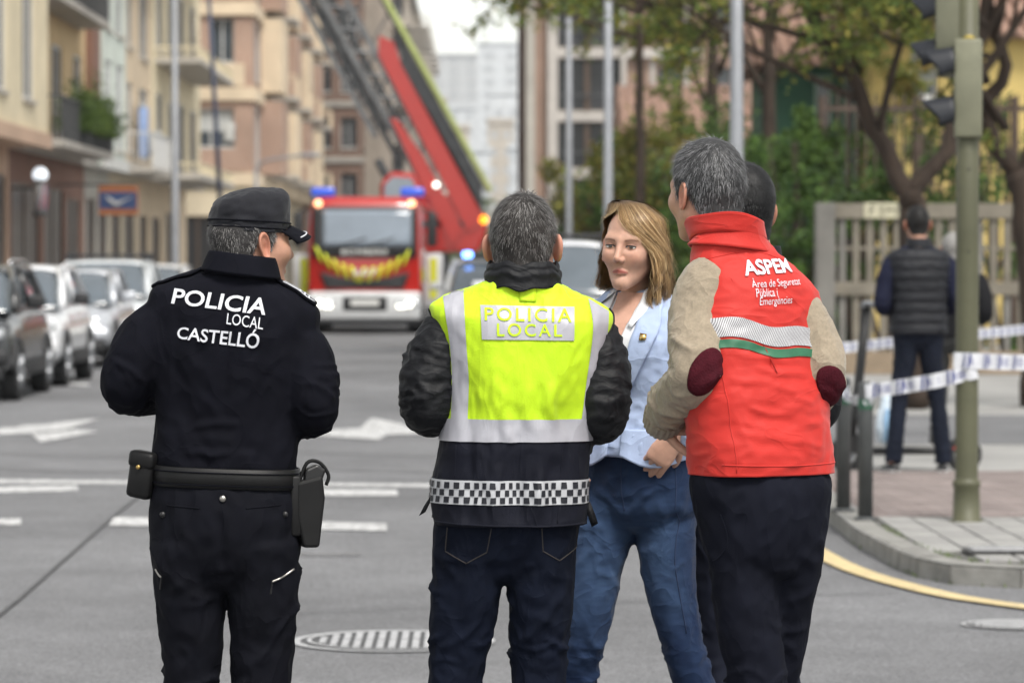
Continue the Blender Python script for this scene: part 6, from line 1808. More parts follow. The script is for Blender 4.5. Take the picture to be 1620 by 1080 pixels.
m_sole = M('white_sole', (0.55, 0.55, 0.55), 0.6, 0.1, 30)


def core_of(rows):
    return loft([r.mean(0) + (r - r.mean(0)) * np.array([.78, .78, 1]) for r in torso(rows, 24, 24)][:-3])
def legs_solid(pel, L, Rr):
    return [loft(torso(pel, 40, 56)), L.solid(), Rr.solid()]
def trousers(root, pel, Lp, Lr, Rp, Rr_, mat, seed, extra=(), voxel=0.0075, amp=1.0, cols=None, name='trousers', kneet=0.56):
    p0 = pel[0]; z0 = p0[0]
    pel = [(z0 + .005, p0[1], p0[2], p0[3] * .30, p0[4] * .5, p0[5] * .5, 2.0), (z0 + .025, p0[1], p0[2], p0[3] * .62, p0[4] * .8, p0[5] * .8, 2.1), (z0 + .05,) + tuple(p0[1:5]) + (p0[5] * .86,) + tuple(p0[6:])] + [tuple(r[:5]) + (r[5] * (.88 if i == 0 else .95),) + tuple(r[6:]) for i, r in enumerate(pel[1:])]
    rng = random.Random(seed)
    Lp, Rp = [[(p[0], p[1] - (.014, .006, 0, 0, 0)[i], p[2]) for i, p in enumerate(q)] for q in (Lp, Rp)]
    L = Limb(Lp, Lr, 60, 36); Rl = Limb(Rp, Rr_, 60, 36)
    V, F, N = fuse(legs_solid(pel, L, Rl), voxel, 14)
    cxp = pel[3][1]; yb = -pel[4][5]; zc = pel[4][0]
    fo = [([(cxp, yb - .0, zc + .06), (cxp, yb, zc - .02), (cxp, yb + .02, zc - .09)], .016, -.007)]
    for lb in (L, Rl):
        fo += lb.folds(10, 0.06, 0.35, 0.0035 * amp, 0.014, 1.6, 0.16, rng)
        fo += lb.folds(13, kneet - 0.14, kneet + 0.10, 0.0050 * amp, 0.011, 1.9, 0.06, rng)
        fo += lb.folds(12, 0.74, 0.98, 0.006 * amp, 0.011, 2.2, 0.05, rng)
    V = put_folds(V, N, fo + list(extra))
    V = wrinkle(V, N, 0.005 * amp, 9, (1, 1, 0.55), seed)
    V = wrinkle(V, N, 0.0022 * amp, 26, (1, 1, 0.6), seed + 5, True)
    c = cols(V) if cols else None
    return Cloth(name, V, F, mat, root, c), L, Rl
def lay_down(cl, name, A, B, nu, nv, mat, parent, off=0.004, thick=0.004):
    """strip given by two (x,y) polylines laid on the shoulders from above"""
    A = spline(A, nv); B = spline(B, nv)
    G2 = np.array([[A[j] * (1 - u) + B[j] * u for u in np.linspace(0, 1, nu)] for j in range(nv)]).reshape(-1, 2)
    P = np.stack([G2[:, 0], G2[:, 1], np.full(len(G2), 2.5)], 1)
    Q = cl.lay(P, [(0, 0, -1)] * len(P), off)
    F = [(j * nu + i, j * nu + i + 1, (j + 1) * nu + i + 1, (j + 1) * nu + i) for j in range(nv - 1) for i in range(nu - 1)]
    return sheet(name, Q, F, mat, parent, thick)
def surf_line(cl, name, pts, r, mat, parent, side=-1, n=30, off=0.0):
    """thin cord (seam, piping) lying on the cloth along an (x,z) polyline"""
    p = spline(pts, n)
    P = np.stack([p[:, 0], np.full(n, side * 1.0), p[:, 1]], 1)
    Q = cl.lay(P, [(0, -side, 0)] * n, off)
    V, F = tube(Q, [r] * n, 6)
    return obj(name, V, F, mat, parent, True)
GRP = 'people talking in the middle of the street'

# ================================================================== officer
def officer():
    S, PC = 657.0, 358.0
    g = W(PC, 412, 8.56)
    root = tag(empty('person', (g[0], g[1], 0)), 'person in black police jersey and peaked cap, seen from behind, belt with holster', 'person', GRP)
    q = lambda px, py: ((px - PC) / S, 1.6 - (py - 412) / S)
    rows = [(1.075, -.003, 0, .168, .12, .112, 2.6, 0), (1.105, -.003, 0, .176, .14, .122, 2.6, 0), (1.15, -.002, 0, .179, .15, .124, 2.6, 0),
            (1.24, .004, 0, .176, .15, .122, 2.5, 0), (1.34, .008, 0, .190, .14, .130, 2.5, R(-2)), (1.42, .014, 0, .198, .125, .128, 2.4, R(-4)),
            (1.47, .020, 0, .207, .11, .118, 2.4, R(-6)), (1.508, .024, 0, .200, .09, .10, 2.4, R(-7)), (1.538, .030, 0, .150, .075, .085, 2.2, R(-7)),
            (1.56, .036, 0, .095, .065, .072, 2, R(-7)), (1.585, .038, 0, .066, .06, .06, 2, R(-7))]
    LA = Limb([(-.110, 0, 1.455), (-.190, -.015, 1.395), (-.240, -.03, 1.300), (-.205, .09, 1.272), (-.09, .22, 1.275)], [.082, .076, .058, .053, .040], 50)
    RA = Limb([(.130, 0, 1.42), (.190, -.02, 1.35), (.211, -.04, 1.250), (.175, .08, 1.222), (.06, .20, 1.24)], [.082, .076, .060, .054, .040], 50)
    rng = random.Random(3)
    V, F, N = fuse([loft(torso(rows)), LA.solid(), RA.solid()], 0.0065, 9)
    fo = LA.folds(16, .25, .8, .0045, .010, 1.8, .06, rng) + RA.folds(16, .25, .8, .0045, .010, 1.8, .06, rng)
    for k in range(12):     # blousing folds above the belt and drag lines to the armpits
        x = rng.uniform(-.16, .16); z = rng.uniform(1.11, 1.22)
        fo.append(([(x, -.125, z), (x + rng.uniform(.03, .10), -.128, z + rng.uniform(-.015, .02))], .012, .006))
    fo.append(([(.015, -.13, 1.46), (.008, -.135, 1.32), (.0, -.13, 1.20)], .022, -.006))
    for sx in (-1, 1):
        fo.append(([(sx * .07 + .012, -.13, 1.45), (sx * .10 + .012, -.135, 1.38), (sx * .07 + .01, -.135, 1.30)], .035, .008))
        for k in range(5):
            z0 = 1.40 - .02 * k
            fo.append(([(sx * .17, -.10, z0), (sx * (.10 - .012 * k), -.135, z0 - .07 - .04 * k), (sx * .05, -.135, z0 - .14 - .05 * k)], .015, .006))
    V = put_folds(V, N, fo)
    V = wrinkle(V, N, .006, 7, (1, 1, .8), 3); V = wrinkle(V, N, .0022, 24, (1, 1, .7), 4, True)
    jersey = Cloth('jersey', V, F, m_navy, root)
    J = jersey.o
    def Q(a, b, c, d): return [q(*a), q(*b), q(*c), q(*d)]
    lettering(jersey, 'POLICIA', Q((276, 480), (424, 498), (428, 472), (279, 456)), m_print, J, bold=.018, shear=.06)
    lettering(jersey, 'LOCAL', Q((364, 511), (420, 520), (421, 502), (365, 494)), m_print, J, bold=0.0, shear=.05)
    lettering(jersey, 'CASTELL\u00d3', Q((286, 534), (414, 550), (417, 520), (288, 511)), m_print, J, bold=.014, shear=.05)
    # collar: stand folded over
    rl = R(-7)
    collar('collar', J, m_navy, [(1.562, .034, -.012, .088, .080, rl), (1.588, .037, -.011, .080, .074, rl), (1.608, .039, -.010, .075, .070, rl),
           (1.612, .039, -.010, .078, .073, rl), (1.592, .038, -.012, .086, .080, rl), (1.566, .036, -.014, .094, .088, rl)], thick=.003)
    e1 = lay_down(jersey, 'epaulette', [(-.045, .030), (-.175, .035)], [(-.045, -.022), (-.175, -.018)], 5, 12, m_navytw, J, .006, .006)
    e2 = lay_down(jersey, 'epaulette', [(.112, .022), (.214, .024)], [(.112, -.030), (.214, -.032)], 5, 12, m_navytw, J, .006, .006)
    for (x0, x1) in ((.195, .199), (.184, .188), (.173, .177)):
        lay_down(jersey, 'rank_bar', [(x0, .020), (x1, .020)], [(x0, -.028), (x1, -.028)], 5, 4, m_print, e2, .0115, .0015)
    for ya, yb in ((.020, .023), (-.031, -.028)):
        lay_down(jersey, 'rank_edge', [(.135, ya), (.21, ya)], [(.135, yb), (.21, yb)], 3, 10, m_print, e2, .0115, .0015)
    # sleeve badge
    # trousers
    pel = [(.80, -.002, 0, .155, .10, .11, 2.2), (.86, -.002, 0, .176, .115, .13, 2.3), (.95, -.004, 0, .184, .12, .142, 2.3), (1.02, -.004, 0, .182, .12, .136, 2.4),
           (1.09, -.003, 0, .172, .122, .115, 2.5), (1.115, -.003, 0, .170, .12, .11, 2.5)]
    tr, L, Rl = trousers(root, pel, [(-.090, -.005, .93), (-.086, 0, .76), (-.088, .012, .54), (-.092, -.01, .34), (-.10, -.03, .075)], [(.094, .105), (.080, .088), (.064, .066), (.068, .066), .072],
             [(.088, -.005, .93), (.090, 0, .76), (.080, .012, .54), (.088, -.01, .34), (.11, -.03, .075)], [(.094, .105), (.081, .088), (.068, .068), (.068, .066), .072], m_navytw, 11,
             [([(-.16, -.09, .80), (-.09, -.125, .83), (-.02, -.12, .86)], .014, .008), ([(.16, -.09, .78), (.09, -.125, .82), (.02, -.12, .86)], .014, .008),
              ([(-.15, -.08, .68), (-.09, -.09, .66), (-.04, -.08, .60)], .014, .009), ([(.02, -.08, .70), (.08, -.09, .66), (.13, -.08, .65)], .014, .008)], amp=1.2)
    T = tr.o
    # pocket welts, buttons, side-pocket zips
    for sx in (-1, 1):
        surf_line(tr, 'pocket_welt', [(sx * .055, 1.012), (sx * .135, 1.018)], .0022, m_navytw, T)
        c = tr.lay([(sx * .145, -1, .995)], [(0, 1, 0)], .002)[0]
        V, F = tube([c, c - np.array([0, .004, 0])], [.0075, .006], 12); obj('button', V, F, m_dark, T, True)
    c = tr.lay([(.0, -1, 1.035)], [(0, 1, 0)], .002)[0]
    V, F = tube([c, c - np.array([0, .004, 0])], [.0085, .007], 12); obj('button', V, F, m_metal, T, True)
    for sx, a, b in ((-1, (-.165, .862), (-.150, .845)), (1, (.115, .835), (.165, .862))):
        z = surf_line(tr, 'pocket_zip', [a, ((a[0] + b[0]) / 2, (a[1] + b[1]) / 2 - .003), b], .003, m_metal, T)
        p = a if sx > 0 else b
        surf_line(tr, 'zip_pull', [p, (p[0] - .004, p[1] - .03)], .0025, m_dark, z)
    # duty belt with its kit
    br = []
    for z, k in ((1.060, 0), (1.062, .004), (1.108, .004), (1.110, 0)):
        br.append(ring(z - .004, -.003, 0, .176 + k, .126 + k, .124 + k, 2.5, R(-2), 72))
    V, F = loft(br, cap=False); belt = obj('belt', V, F, m_leather, root, True)
    s_ = belt.modifiers.new('s', 'SOLIDIFY'); s_.thickness = .004
    for z in (1.069, 1.099):
        V, F = tube(np.vstack([ring(z - .004, -.003, 0, .1815, .1315, .1295, 2.5, R(-2), 72)] * 1 + [ring(z - .004, -.003, 0, .1815, .1315, .1295, 2.5, R(-2), 72)[:1]]), [.0014] * 73, 5)
        obj('belt_stitching', V, F, m_navy, belt, True)
    mb = MB()   # pouch on the left hip
    mb.bbox(-.032, .032, -.022, .022, -.062, .045, .012)
    p = mb.build('pouch', m_leather, root, True, (-.197, -.045, 1.092), (R(0), R(9), R(-25)))
    mb = MB(); mb.bbox(-.034, .034, -.026, .020, .012, .052, .010); mb.build('flap', m_leather, p, True)
    mb = MB(); mb.tube([(0, -.026, .015), (0, -.030, .015)], [.006, .005], 12); mb.build('snap', m_brass, p, True)
    h = empty('holster', (.196, -.035, 1.0), R(15), root)
    mb = MB(); mb.prism([(-.030, .07), (.034, .085), (.040, .03), (.026, -.088), (-.014, -.088), (-.03, -.01)], 1, -.022, .022)
    o = mb.build('sheath', m_leather, h); bv = o.modifiers.new('b', 'BEVEL'); bv.width = .008; bv.segments = 3
    mb = MB(); mb.prism([(-.012, .05), (.030, .06), (.044, .098), (.022, .112), (-.006, .10)], 1, -.015, .015)
    o = mb.build('pistol_grip', m_dark, h); bv = o.modifiers.new('b', 'BEVEL'); bv.width = .006; bv.segments = 2
    mb = MB(); mb.tube(spline([(-.02, 0, .07), (.0, 0, .115), (.03, 0, .115), (.052, 0, .085), (.046, 0, .06)], 18), .0045, 8); mb.build('retaining_strap', m_leather, h, True)
    mb = MB(); mb.bbox(-.045, -.018, -.02, .03, -.06, .085, .006); mb.build('belt_loop', m_leather, h, True)
    # head and cap
    HV, HF = head_mesh(110, 96, 0, .058)
    Mh = mat4((.058, .040, 1.648), R(-58), R(-3), 0, .985)
    core = [core_of(rows), L.solid(.85), Rl.solid(.85), LA.solid(.62), RA.solid(.62)]
    hv, hf = hand_mesh(side=1); hl = (xf(hv, aim((-.055, .245, 1.277), (.75, .6, .05), (-.3, .5, .8))), hf)
    hv, hf = hand_mesh(side=-1); hr = (xf(hv, aim((.035, .232, 1.245), (-.75, .6, .05), (.3, .5, .8))), hf)
    hc = np.ones((len(HV), 3))
    hc *= np.where((HV[:, 2] < -.03) & (HV[:, 1] > .02), .93, 1.0)[:, None]
    body_mesh('body', root, m_skinA, (HV, HF), Mh, True, core, (hl, hr), hc, .38)
    short_hair(HV, HF, Mh, root, m_hair, [(.045, .042, .042), (.13, .125, .125), (.32, .31, .30)], 6500, .012, .0055, 1.0, lift=.25,
               sides=lambda P: np.stack([.5 - .35 * sstep(.0, .07, P[:, 1]), np.full(len(P), .3), .2 + .35 * sstep(0, .07, P[:, 1])], 1), limit=.034)
    # cap in head space
    cap = []
    n = 72
    for (z, a, bf, bb, e) in spline([(.020, .081, .094, .108, 2.05), (.038, .082, .095, .109, 2.1), (.060, .083, .095, .107, 2.15), (.083, .081, .093, .098, 2.2), (.100, .074, .087, .085, 2.25),
                                     (.113, .062, .075, .067, 2.2), (.121, .043, .055, .046, 2.2), (.124, .020, .026, .022, 2.0)], 34):
        rr = ring(z, 0, -.002, a, bf, bb, e, 0, n)
        up = .008 * sstep(.05, .10, z) + .012 * sstep(.02, .10, rr[:, 1]) * sstep(.06, .12, z) - .015 * sstep(.02, -.1, rr[:, 1]) * sstep(.06, .125, z)
        rr[:, 2] += up + .004 * sstep(0, .1, rr[:, 1])
        cap.append(rr)
    V, F = loft(cap, cap=False); V2, F2 = [cap[-1].mean(0)], [(len(V), (len(cap) - 1) * n + j, (len(cap) - 1) * n + (j + 1) % n) for j in range(n)]
    V = np.concatenate([V, V2]); F = F + F2
    N = vnormals(V, F); V = wrinkle(V, N, .004, 18, (1, 1, 1.6), 9); V = wrinkle(V, N, .0018, 50, (1, 1, 1), 2, True)
    capo = obj('cap', xf(V, Mh), F, M('cap_cloth', (.012, .0125, .017), .8, .15, 30, .15, 400, sheen=.1, spec=.25), root, True)
    s_ = capo.modifiers.new('s', 'SOLIDIFY'); s_.thickness = .002
    capc = BVHTree.FromPolygons([tuple(v) for v in V], F)
    mb = MB(); rr = ring(.046, 0, -.002, .0845, .098, .1110, 2.1, 0, n); mb.tube(np.vstack([rr, rr[:1]]), .0022, 6); o = mb.build('cap_seam', m_navytw, capo, True); o.data.transform(Mh)
    mb = MB(); rr = ring(.030, 0, -.002, .0835, .097, .1115, 2.1, 0, n); mb.tube(np.vstack([rr, rr[:1]]), .0018, 6); o = mb.build('cap_seam', m_navytw, capo, True); o.data.transform(Mh)
    V, F = [], []
    nu, nv = 25, 9
    def vis(u, v, dz=0):
        a = (u - .5) * 2.15
        x = .083 * math.sin(a) * (1 + .06 * v); y = .092 * math.cos(a) + (.066 * v) * max(0.0, math.cos(a * .80)) ** 1.0
        return (x, y, .044 - .024 * v ** 1.3 - .35 * x * x / .09 + dz)
    for j in range(nv):
        for i in range(nu): V.append(vis(i / (nu - 1), j / (nv - 1)))
    F = [(j * nu + i, j * nu + i + 1, (j + 1) * nu + i + 1, (j + 1) * nu + i) for j in range(nv - 1) for i in range(nu - 1)]
    vo = obj('visor', xf(np.array(V), Mh), F, m_navytw, capo, True); s_ = vo.modifiers.new('s', 'SOLIDIFY'); s_.thickness = .004; s_.offset = 0
    V, F = tube(xf(np.array([vis(u, .80, .004) for u in np.linspace(.1, .9, 30)]), Mh), [.0018] * 30, 6); obj('visor_piping', V, F, m_print, vo, True)
    for sd in (-1, 1):
        V, F = shoe(sd, sd * .10, .02, 0, R(-8) * sd); obj('shoe', V, F, m_leather, root, True)
    return root

# ================================================================== hi-vis vest
def vest_person():
    S, PC = 639.0, 826.0
    g = W(PC, 412, 8.8)
    root = tag(empty('person', (g[0], g[1], 0)), 'person in yellow hi-vis vest with silver stripes and chequered hem, seen from behind', 'person', GRP)
    q = lambda px, py: ((px - PC) / S, 1.6 - (py - 412) / S)
    rng = random.Random(5)
    # black padded jacket
    jr = [(1.12, -.008, 0, .18, .13, .12, 2.5), (1.25, 0, 0, .175, .135, .125, 2.5), (1.38, 0, 0, .185, .125, .125, 2.4), (1.45, 0, 0, .185, .10, .11, 2.3),
          (1.50, 0, 0, .14, .08, .09, 2.1), (1.53, 0, 0, .09, .07, .075, 2)]
    def quilt(n):
        return lambda t, a: .075 * (np.abs(math.sin(PI * t * n)) ** .55 - .7) + .02 * np.sin(a * 3 + t * 20)
    LA = Limb([(-.175, 0, 1.43), (-.222, -.02, 1.345), (-.236, -.035, 1.248), (-.20, .09, 1.225), (-.08, .22, 1.25)], [.068, .072, .068, .062, .045], 110, mod=quilt(13))
    RA = Limb([(.165, 0, 1.42), (.196, -.02, 1.335), (.196, -.04, 1.230), (.17, .09, 1.205), (.06, .22, 1.23)], [.068, .072, .068, .062, .045], 110, mod=quilt(13))
    V, F, N = fuse([loft(torso(jr)), LA.solid(), RA.solid()], .0065, 4)
    fo = LA.folds(26, .2, .85, .0045, .008, 1.4, .03, rng) + RA.folds(26, .2, .85, .0045, .008, 1.4, .03, rng)
    V = put_folds(V, N, fo); V = wrinkle(V, N, .004, 22, (1, 1, 1.5), 2, True)
    jk = Cloth('padded_jacket', V, F, m_blacknylon, root)
    n = 64
    cw = lambda p, t: .004 * np.sin(p * 5) + .003 * np.sin(p * 9 + 1)
    collar('collar', jk.o, m_blacknylon, [(1.530, .002, -.012, .098, .092, 0), (1.550, .002, -.012, .094, .087, 0), (1.566, .002, -.010, .097, .090, 0), (1.576, .002, -.010, .090, .084, 0), (1.584, .002, -.008, .091, .085, 0),
           (1.594, .002, -.008, .085, .080, 0), (1.591, .002, -.008, .080, .075, 0), (1.57, .002, -.008, .077, .072, 0)], thick=.003, mod=cw)
    # vest shell
    rl = R(-2.5)
    vr = [(.950, -.026, 0, .190, .145, .150, 2.6, 0), (1.00, -.028, 0, .195, .15, .152, 2.6, 0), (1.06, -.026, 0, .194, .15, .150, 2.6, 0), (1.12, -.018, 0, .190, .15, .146, 2.6, 0),
          (1.20, -.008, 0, .189, .15, .142, 2.6, 0), (1.28, .002, 0, .190, .15, .146, 2.6, R(-1)), (1.36, .004, 0, .200, .145, .142, 2.6, rl), (1.42, .002, 0, .212, .135, .137, 2.5, rl),
          (1.455, -.001, 0, .226, .115, .128, 2.4, rl), (1.480, -.003, 0, .228, .10, .112, 2.2, rl), (1.500, -.003, 0, .196, .088, .10, 2.1, rl), (1.52, -.001, 0, .15, .08, .092, 2.0, rl), (1.538, .002, -.005, .112, .08, .088, 2, rl), (1.548, .002, -.008, .090, .075, .082, 2, rl)]
    rings = torso(vr, 150, 180)
    V, F = loft(rings, cap=False)
    N = vnormals(V, F)
    if (N * (V - np.array([0, 0, 1.2]))).sum() < 0: N = -N
    fo = []
    for k in range(15):      # soft hanging folds
        x = rng.uniform(-.15, .15); z = rng.uniform(1.24, 1.34)
        fo.append(([(x, -.145, z), (x + rng.uniform(-.02, .02), -.145, z - .06), (x + rng.uniform(-.04, .04), -.145, z - rng.uniform(.10, .16))], rng.uniform(.010, .022), rng.uniform(.003, .008)))
    for k in range(16):
        x = rng.uniform(-.2, .15); 
        fo.append(([(x, -.15, .955), (x + rng.uniform(-.015, .015), -.15, 1.03), (x + rng.uniform(-.03, .03), -.15, 1.13)], rng.uniform(.014, .03), rng.uniform(.004, .010)))
    for sx in (-1, 1):
        for k in range(5):
            fo.append(([(sx * .17, -.11, 1.44 - .03 * k), (sx * .12, -.14, 1.37 - .05 * k), (sx * .10, -.145, 1.29 - .06 * k)], .014, .006))
    V = put_folds(V, N, fo); V = wrinkle(V, N, .006, 8, (1.4, 1, .5), 6); V = wrinkle(V, N, .0018, 30, (1.3, 1, .5), 7, True)
    zmid = 1.184
    fm = [0 if V[list(f)][:, 2].mean() > zmid else 1 for f in F]
    vest = Cloth('vest', V, F, [m_yellow, m_vestnavy], root, None, fm)
    VO = vest.o
    s_ = VO.modifiers.new('s', 'SOLIDIFY'); s_.thickness = .0025; s_.offset = -1
    # silver stripes
    def pl(*pts): return [q(*p) for p in pts]
    patch(vest, 'reflective_stripe', pl((700, 461), (712, 540), (716, 600), (714, 662)), pl((733, 453), (738, 540), (742, 600), (740, 662)), 8, 60, m_silver, VO)
    patch(vest, 'reflective_stripe', pl((930, 472), (936, 520), (926, 600), (918, 664)), pl((962, 492), (959, 530), (950, 600), (938, 668)), 8, 60, m_silver, VO)
    hoop = band(vest, 'reflective_hoop', -.01, 0, 0, 2 * PI, 1.157, 1.212, 160, 7, m_silver, VO, .0035)
    ck = band(vest, 'checker_band', -.026, 0, 0, 2 * PI, 1.004, 1.063, 160, 7, m_checkw, VO, .003)
    # chequers: three offset rows, printed
    P, D, Fq = [], [], []
    per = 2 * PI * .17; nsq = 50
    # equal arc length round the band
    th = np.linspace(0, 2 * PI, 2000); 
    rr = np.array([-.026 + .197 * np.cos(th), .15 * np.sin(th)]).T
    L = np.concatenate([[0], np.cumsum(np.linalg.norm(np.diff(rr, axis=0), axis=1))])
    tot = L[-1]; n2 = int(tot / .0255)
    for r_ in range(3):
        for k in range(n2):
            s0 = (k + .5 * (r_ % 2)) * tot / n2 + .001; s1 = s0 + tot / n2 * .52
            z0 = 1.0075 + r_ * .0178; z1 = z0 + .0150
            b = len(P)
            for zz in (z0, (z0 + z1) / 2, z1):
                for ss in np.linspace(s0, s1, 3):
                    a = np.interp(ss % tot, L, th)
                    P.append((-.026 + .7 * math.cos(a), .7 * math.sin(a), zz)); D.append((-math.cos(a), -math.sin(a), 0))
            for j in range(2):
                for i in range(2): Fq.append((b + j * 3 + i, b + j * 3 + i + 1, b + j * 3 + i + 4, b + j * 3 + i + 3))
    Q = vest.lay(P, D, .005)
    obj('chequers', Q, Fq, m_checkd, ck)
    pan = patch(vest, 'text_panel', pl((763, 535), (760, 482)), pl((906, 537), (907, 485)), 26, 10, m_silver, VO, off=.003)
    lettering(vest, 'POLICIA', [q(767, 506), q(902, 509), q(902, 488), q(767, 486)], m_yellow, pan, off=.0052, bold=.012, space=1.25)
    lettering(vest, 'LOCAL', [q(786, 530), q(887, 531), q(887, 512), q(786, 510)], m_yellow, pan, off=.0052, bold=.012, space=1.25)
    patch(vest, 'neck_tab', pl((821, 476), (821, 449)), pl((847, 477), (847, 449)), 5, 8, m_yellow, VO, off=.003, thick=.001)
    for x in (722, 888):
        surf_line(vest, 'vest_seam', [q(x, 700), q(x - 2, 750)] if x < 800 else [q(889, 662), q(889, 700), q(884, 755), q(880, 822)], .0014, m_vestnavy, VO)
    surf_line(vest, 'hem_binding', [q(688, 822), q(740, 824), q(826, 826), q(880, 826), q(926, 824)], .003, m_vestnavy, VO, n=60)
    # armhole binding
    for sx in (-1, 1):
        P, D = [], []
        for t in np.linspace(0, 1, 24):
            a = (PI + .04 + .22 * t) if sx < 0 else (-.04 - .22 * t)
            P.append((.7 * math.cos(a), .7 * math.sin(a), 1.480 - .075 * t)); D.append((-math.cos(a), -math.sin(a), 0))
        Qb = vest.lay(P, D, .001); Vb, Fb = tube(Qb, [.0035] * 24, 6); obj('armhole_binding', Vb, Fb, m_blacknylon, VO, True)
    # side ties
    for pts in ([(690, 775), (676, 796), (668, 812)], [(693, 780), (690, 800), (688, 815)], [(928, 795), (936, 815), (941, 830)]):
        p = [q(*a) for a in pts]
        V, F = [], []
        for i, (x, z) in enumerate(p):
            for dx in (-.008, .008): 
                for dy in (-.001, .001): V.append((x + dx, -.02 + dy, z + dx * .6))
        for i in range(len(p) - 1):
            b = i * 4
            F += [(b, b + 2, b + 6, b + 4), (b + 1, b + 5, b + 7, b + 3), (b, b + 4, b + 5, b + 1), (b + 2, b + 3, b + 7, b + 6)]
        F += [(0, 1, 3, 2), (8, 10, 11, 9)]
        obj('side_tie', V, F, m_blacknylon, VO, True)
    # jeans
    pel = [(.80, -.045, 0, .15, .10, .11, 2.2), (.87, -.043, 0, .172, .115, .128, 2.3), (.95, -.04, 0, .180, .12, .138, 2.3), (1.04, -.03, 0, .174, .12, .125, 2.4), (1.09, -.02, 0, .165, .12, .115, 2.4)]
    tr, L_, R_ = trousers(root, pel, [(-.128, -.005, .93), (-.142, 0, .76), (-.166, .012, .54), (-.175, -.01, .34), (-.18, -.03, .075)], [(.092, .10), (.083, .088), (.066, .068), (.064, .066), .068],
             [(.045, -.005, .93), (.045, 0, .76), (.043, .012, .54), (.05, -.01, .34), (.06, -.03, .075)], [(.092, .10), (.081, .088), (.066, .068), (.064, .066), .068], m_darkjean, 21,
             [([(-.19, -.09, .80), (-.13, -.125, .82), (-.06, -.12, .85)], .013, .007), ([(.11, -.09, .78), (.05, -.125, .82), (-.02, -.12, .85)], .013, .007),
              ([(-.22, -.05, .60), (-.16, -.08, .585), (-.11, -.06, .60)], .012, .010), ([(-.01, -.06, .61), (.05, -.08, .585), (.10, -.05, .60)], .012, .010)], amp=1.25, kneet=.5)
    T = tr.o
    m_st = M('denim_stitch', (.035, .030, .028), .8, .1, 50)
    for pts in ([(708, 830), (705, 868), (738, 886), (770, 868), (777, 830)], [(856, 830), (858, 866), (884, 882), (912, 864), (912, 830)]):
        sg = [q(*p) for p in pts]
        V = []
        mb = MB()
        for a, b in zip(sg[:-1], sg[1:]):
            P = np.array([[a[0] * (1 - t) + b[0] * t, -1, a[1] * (1 - t) + b[1] * t] for t in np.linspace(0, 1, 10)])
            Q = tr.lay(P, [(0, 1, 0)] * 10, .0005); mb.tube(Q, .0016, 5)
        mb.build('back_pocket', m_st, T, True)
    # body
    HV, HF = head_mesh(110, 96, 0, .060)
    Mh = mat4((.004, .044, 1.645), R(-7), R(-4), 0, 1.0)
    core = [core_of(jr), L_.solid(.85), R_.solid(.85),
            LA.solid(.6), RA.solid(.6)]
    hv, hf = hand_mesh(side=1); hl = (xf(hv, aim((-.045, .245, 1.25), (.75, .6, .05), (-.3, .5, .8))), hf)
    hv, hf = hand_mesh(side=-1); hr = (xf(hv, aim((.025, .245, 1.235), (-.75, .6, .05), (.3, .5, .8))), hf)
    body_mesh('body', root, m_skinB, (HV, HF), Mh, True, core, (hl, hr), None, .55)
    def sd(P):
        s = sstep(.02, .075, np.abs(P[:, 0])) * sstep(.08, .0, P[:, 2]) * .6
        low = sstep(.0, -.06, P[:, 2]) * .1
        g = np.clip(.10 + s + .3 * sstep(0.02, .09, P[:, 2]), 0, .75)
        return np.stack([.62 * (1 - g), .38 * (1 - g), g], 1)
    short_hair(HV, HF, Mh, root, m_hair, [(.038, .034, .032), (.11, .10, .095), (.27, .26, .255)], 10500, .017, .007, 1.35, thin_crown=.75, lift=.28, sides=sd, seed=4, crown=(.008, -.055, .112))
    gl = []
    for sx in (-1, 1):
        gl.append(xf(np.array([(sx * .079, -.015, -.002), (sx * .081, .03, .006), (sx * .076, .085, .004)]), Mh))
    mb = MB()
    for g_ in gl: mb.tube(spline(g_, 10), .0022, 6)
    fr = [xf(np.array([(sx * .034 + .022 * math.cos(a), .097 - .12 * (abs(sx * .034 + .022 * math.cos(a)) ** 1.6), -.003 + .017 * math.sin(a)) for a in np.linspace(0, 2 * PI, 24)]), Mh) for sx in (-1, 1)]
    for f_ in fr: mb.tube(f_, .0015, 6)
    mb.tube(xf(np.array([(-.012, .099, .002), (.012, .099, .002)]), Mh), .0018, 6)
    mb.build('glasses', m_dark, root, True)
    for sd_ in (-1, 1):
        V, F = shoe(sd_, -.06 + sd_ * .118, .02, 0, R(-8) * sd_); obj('shoe', V, F, m_leather, root, True)
    return root

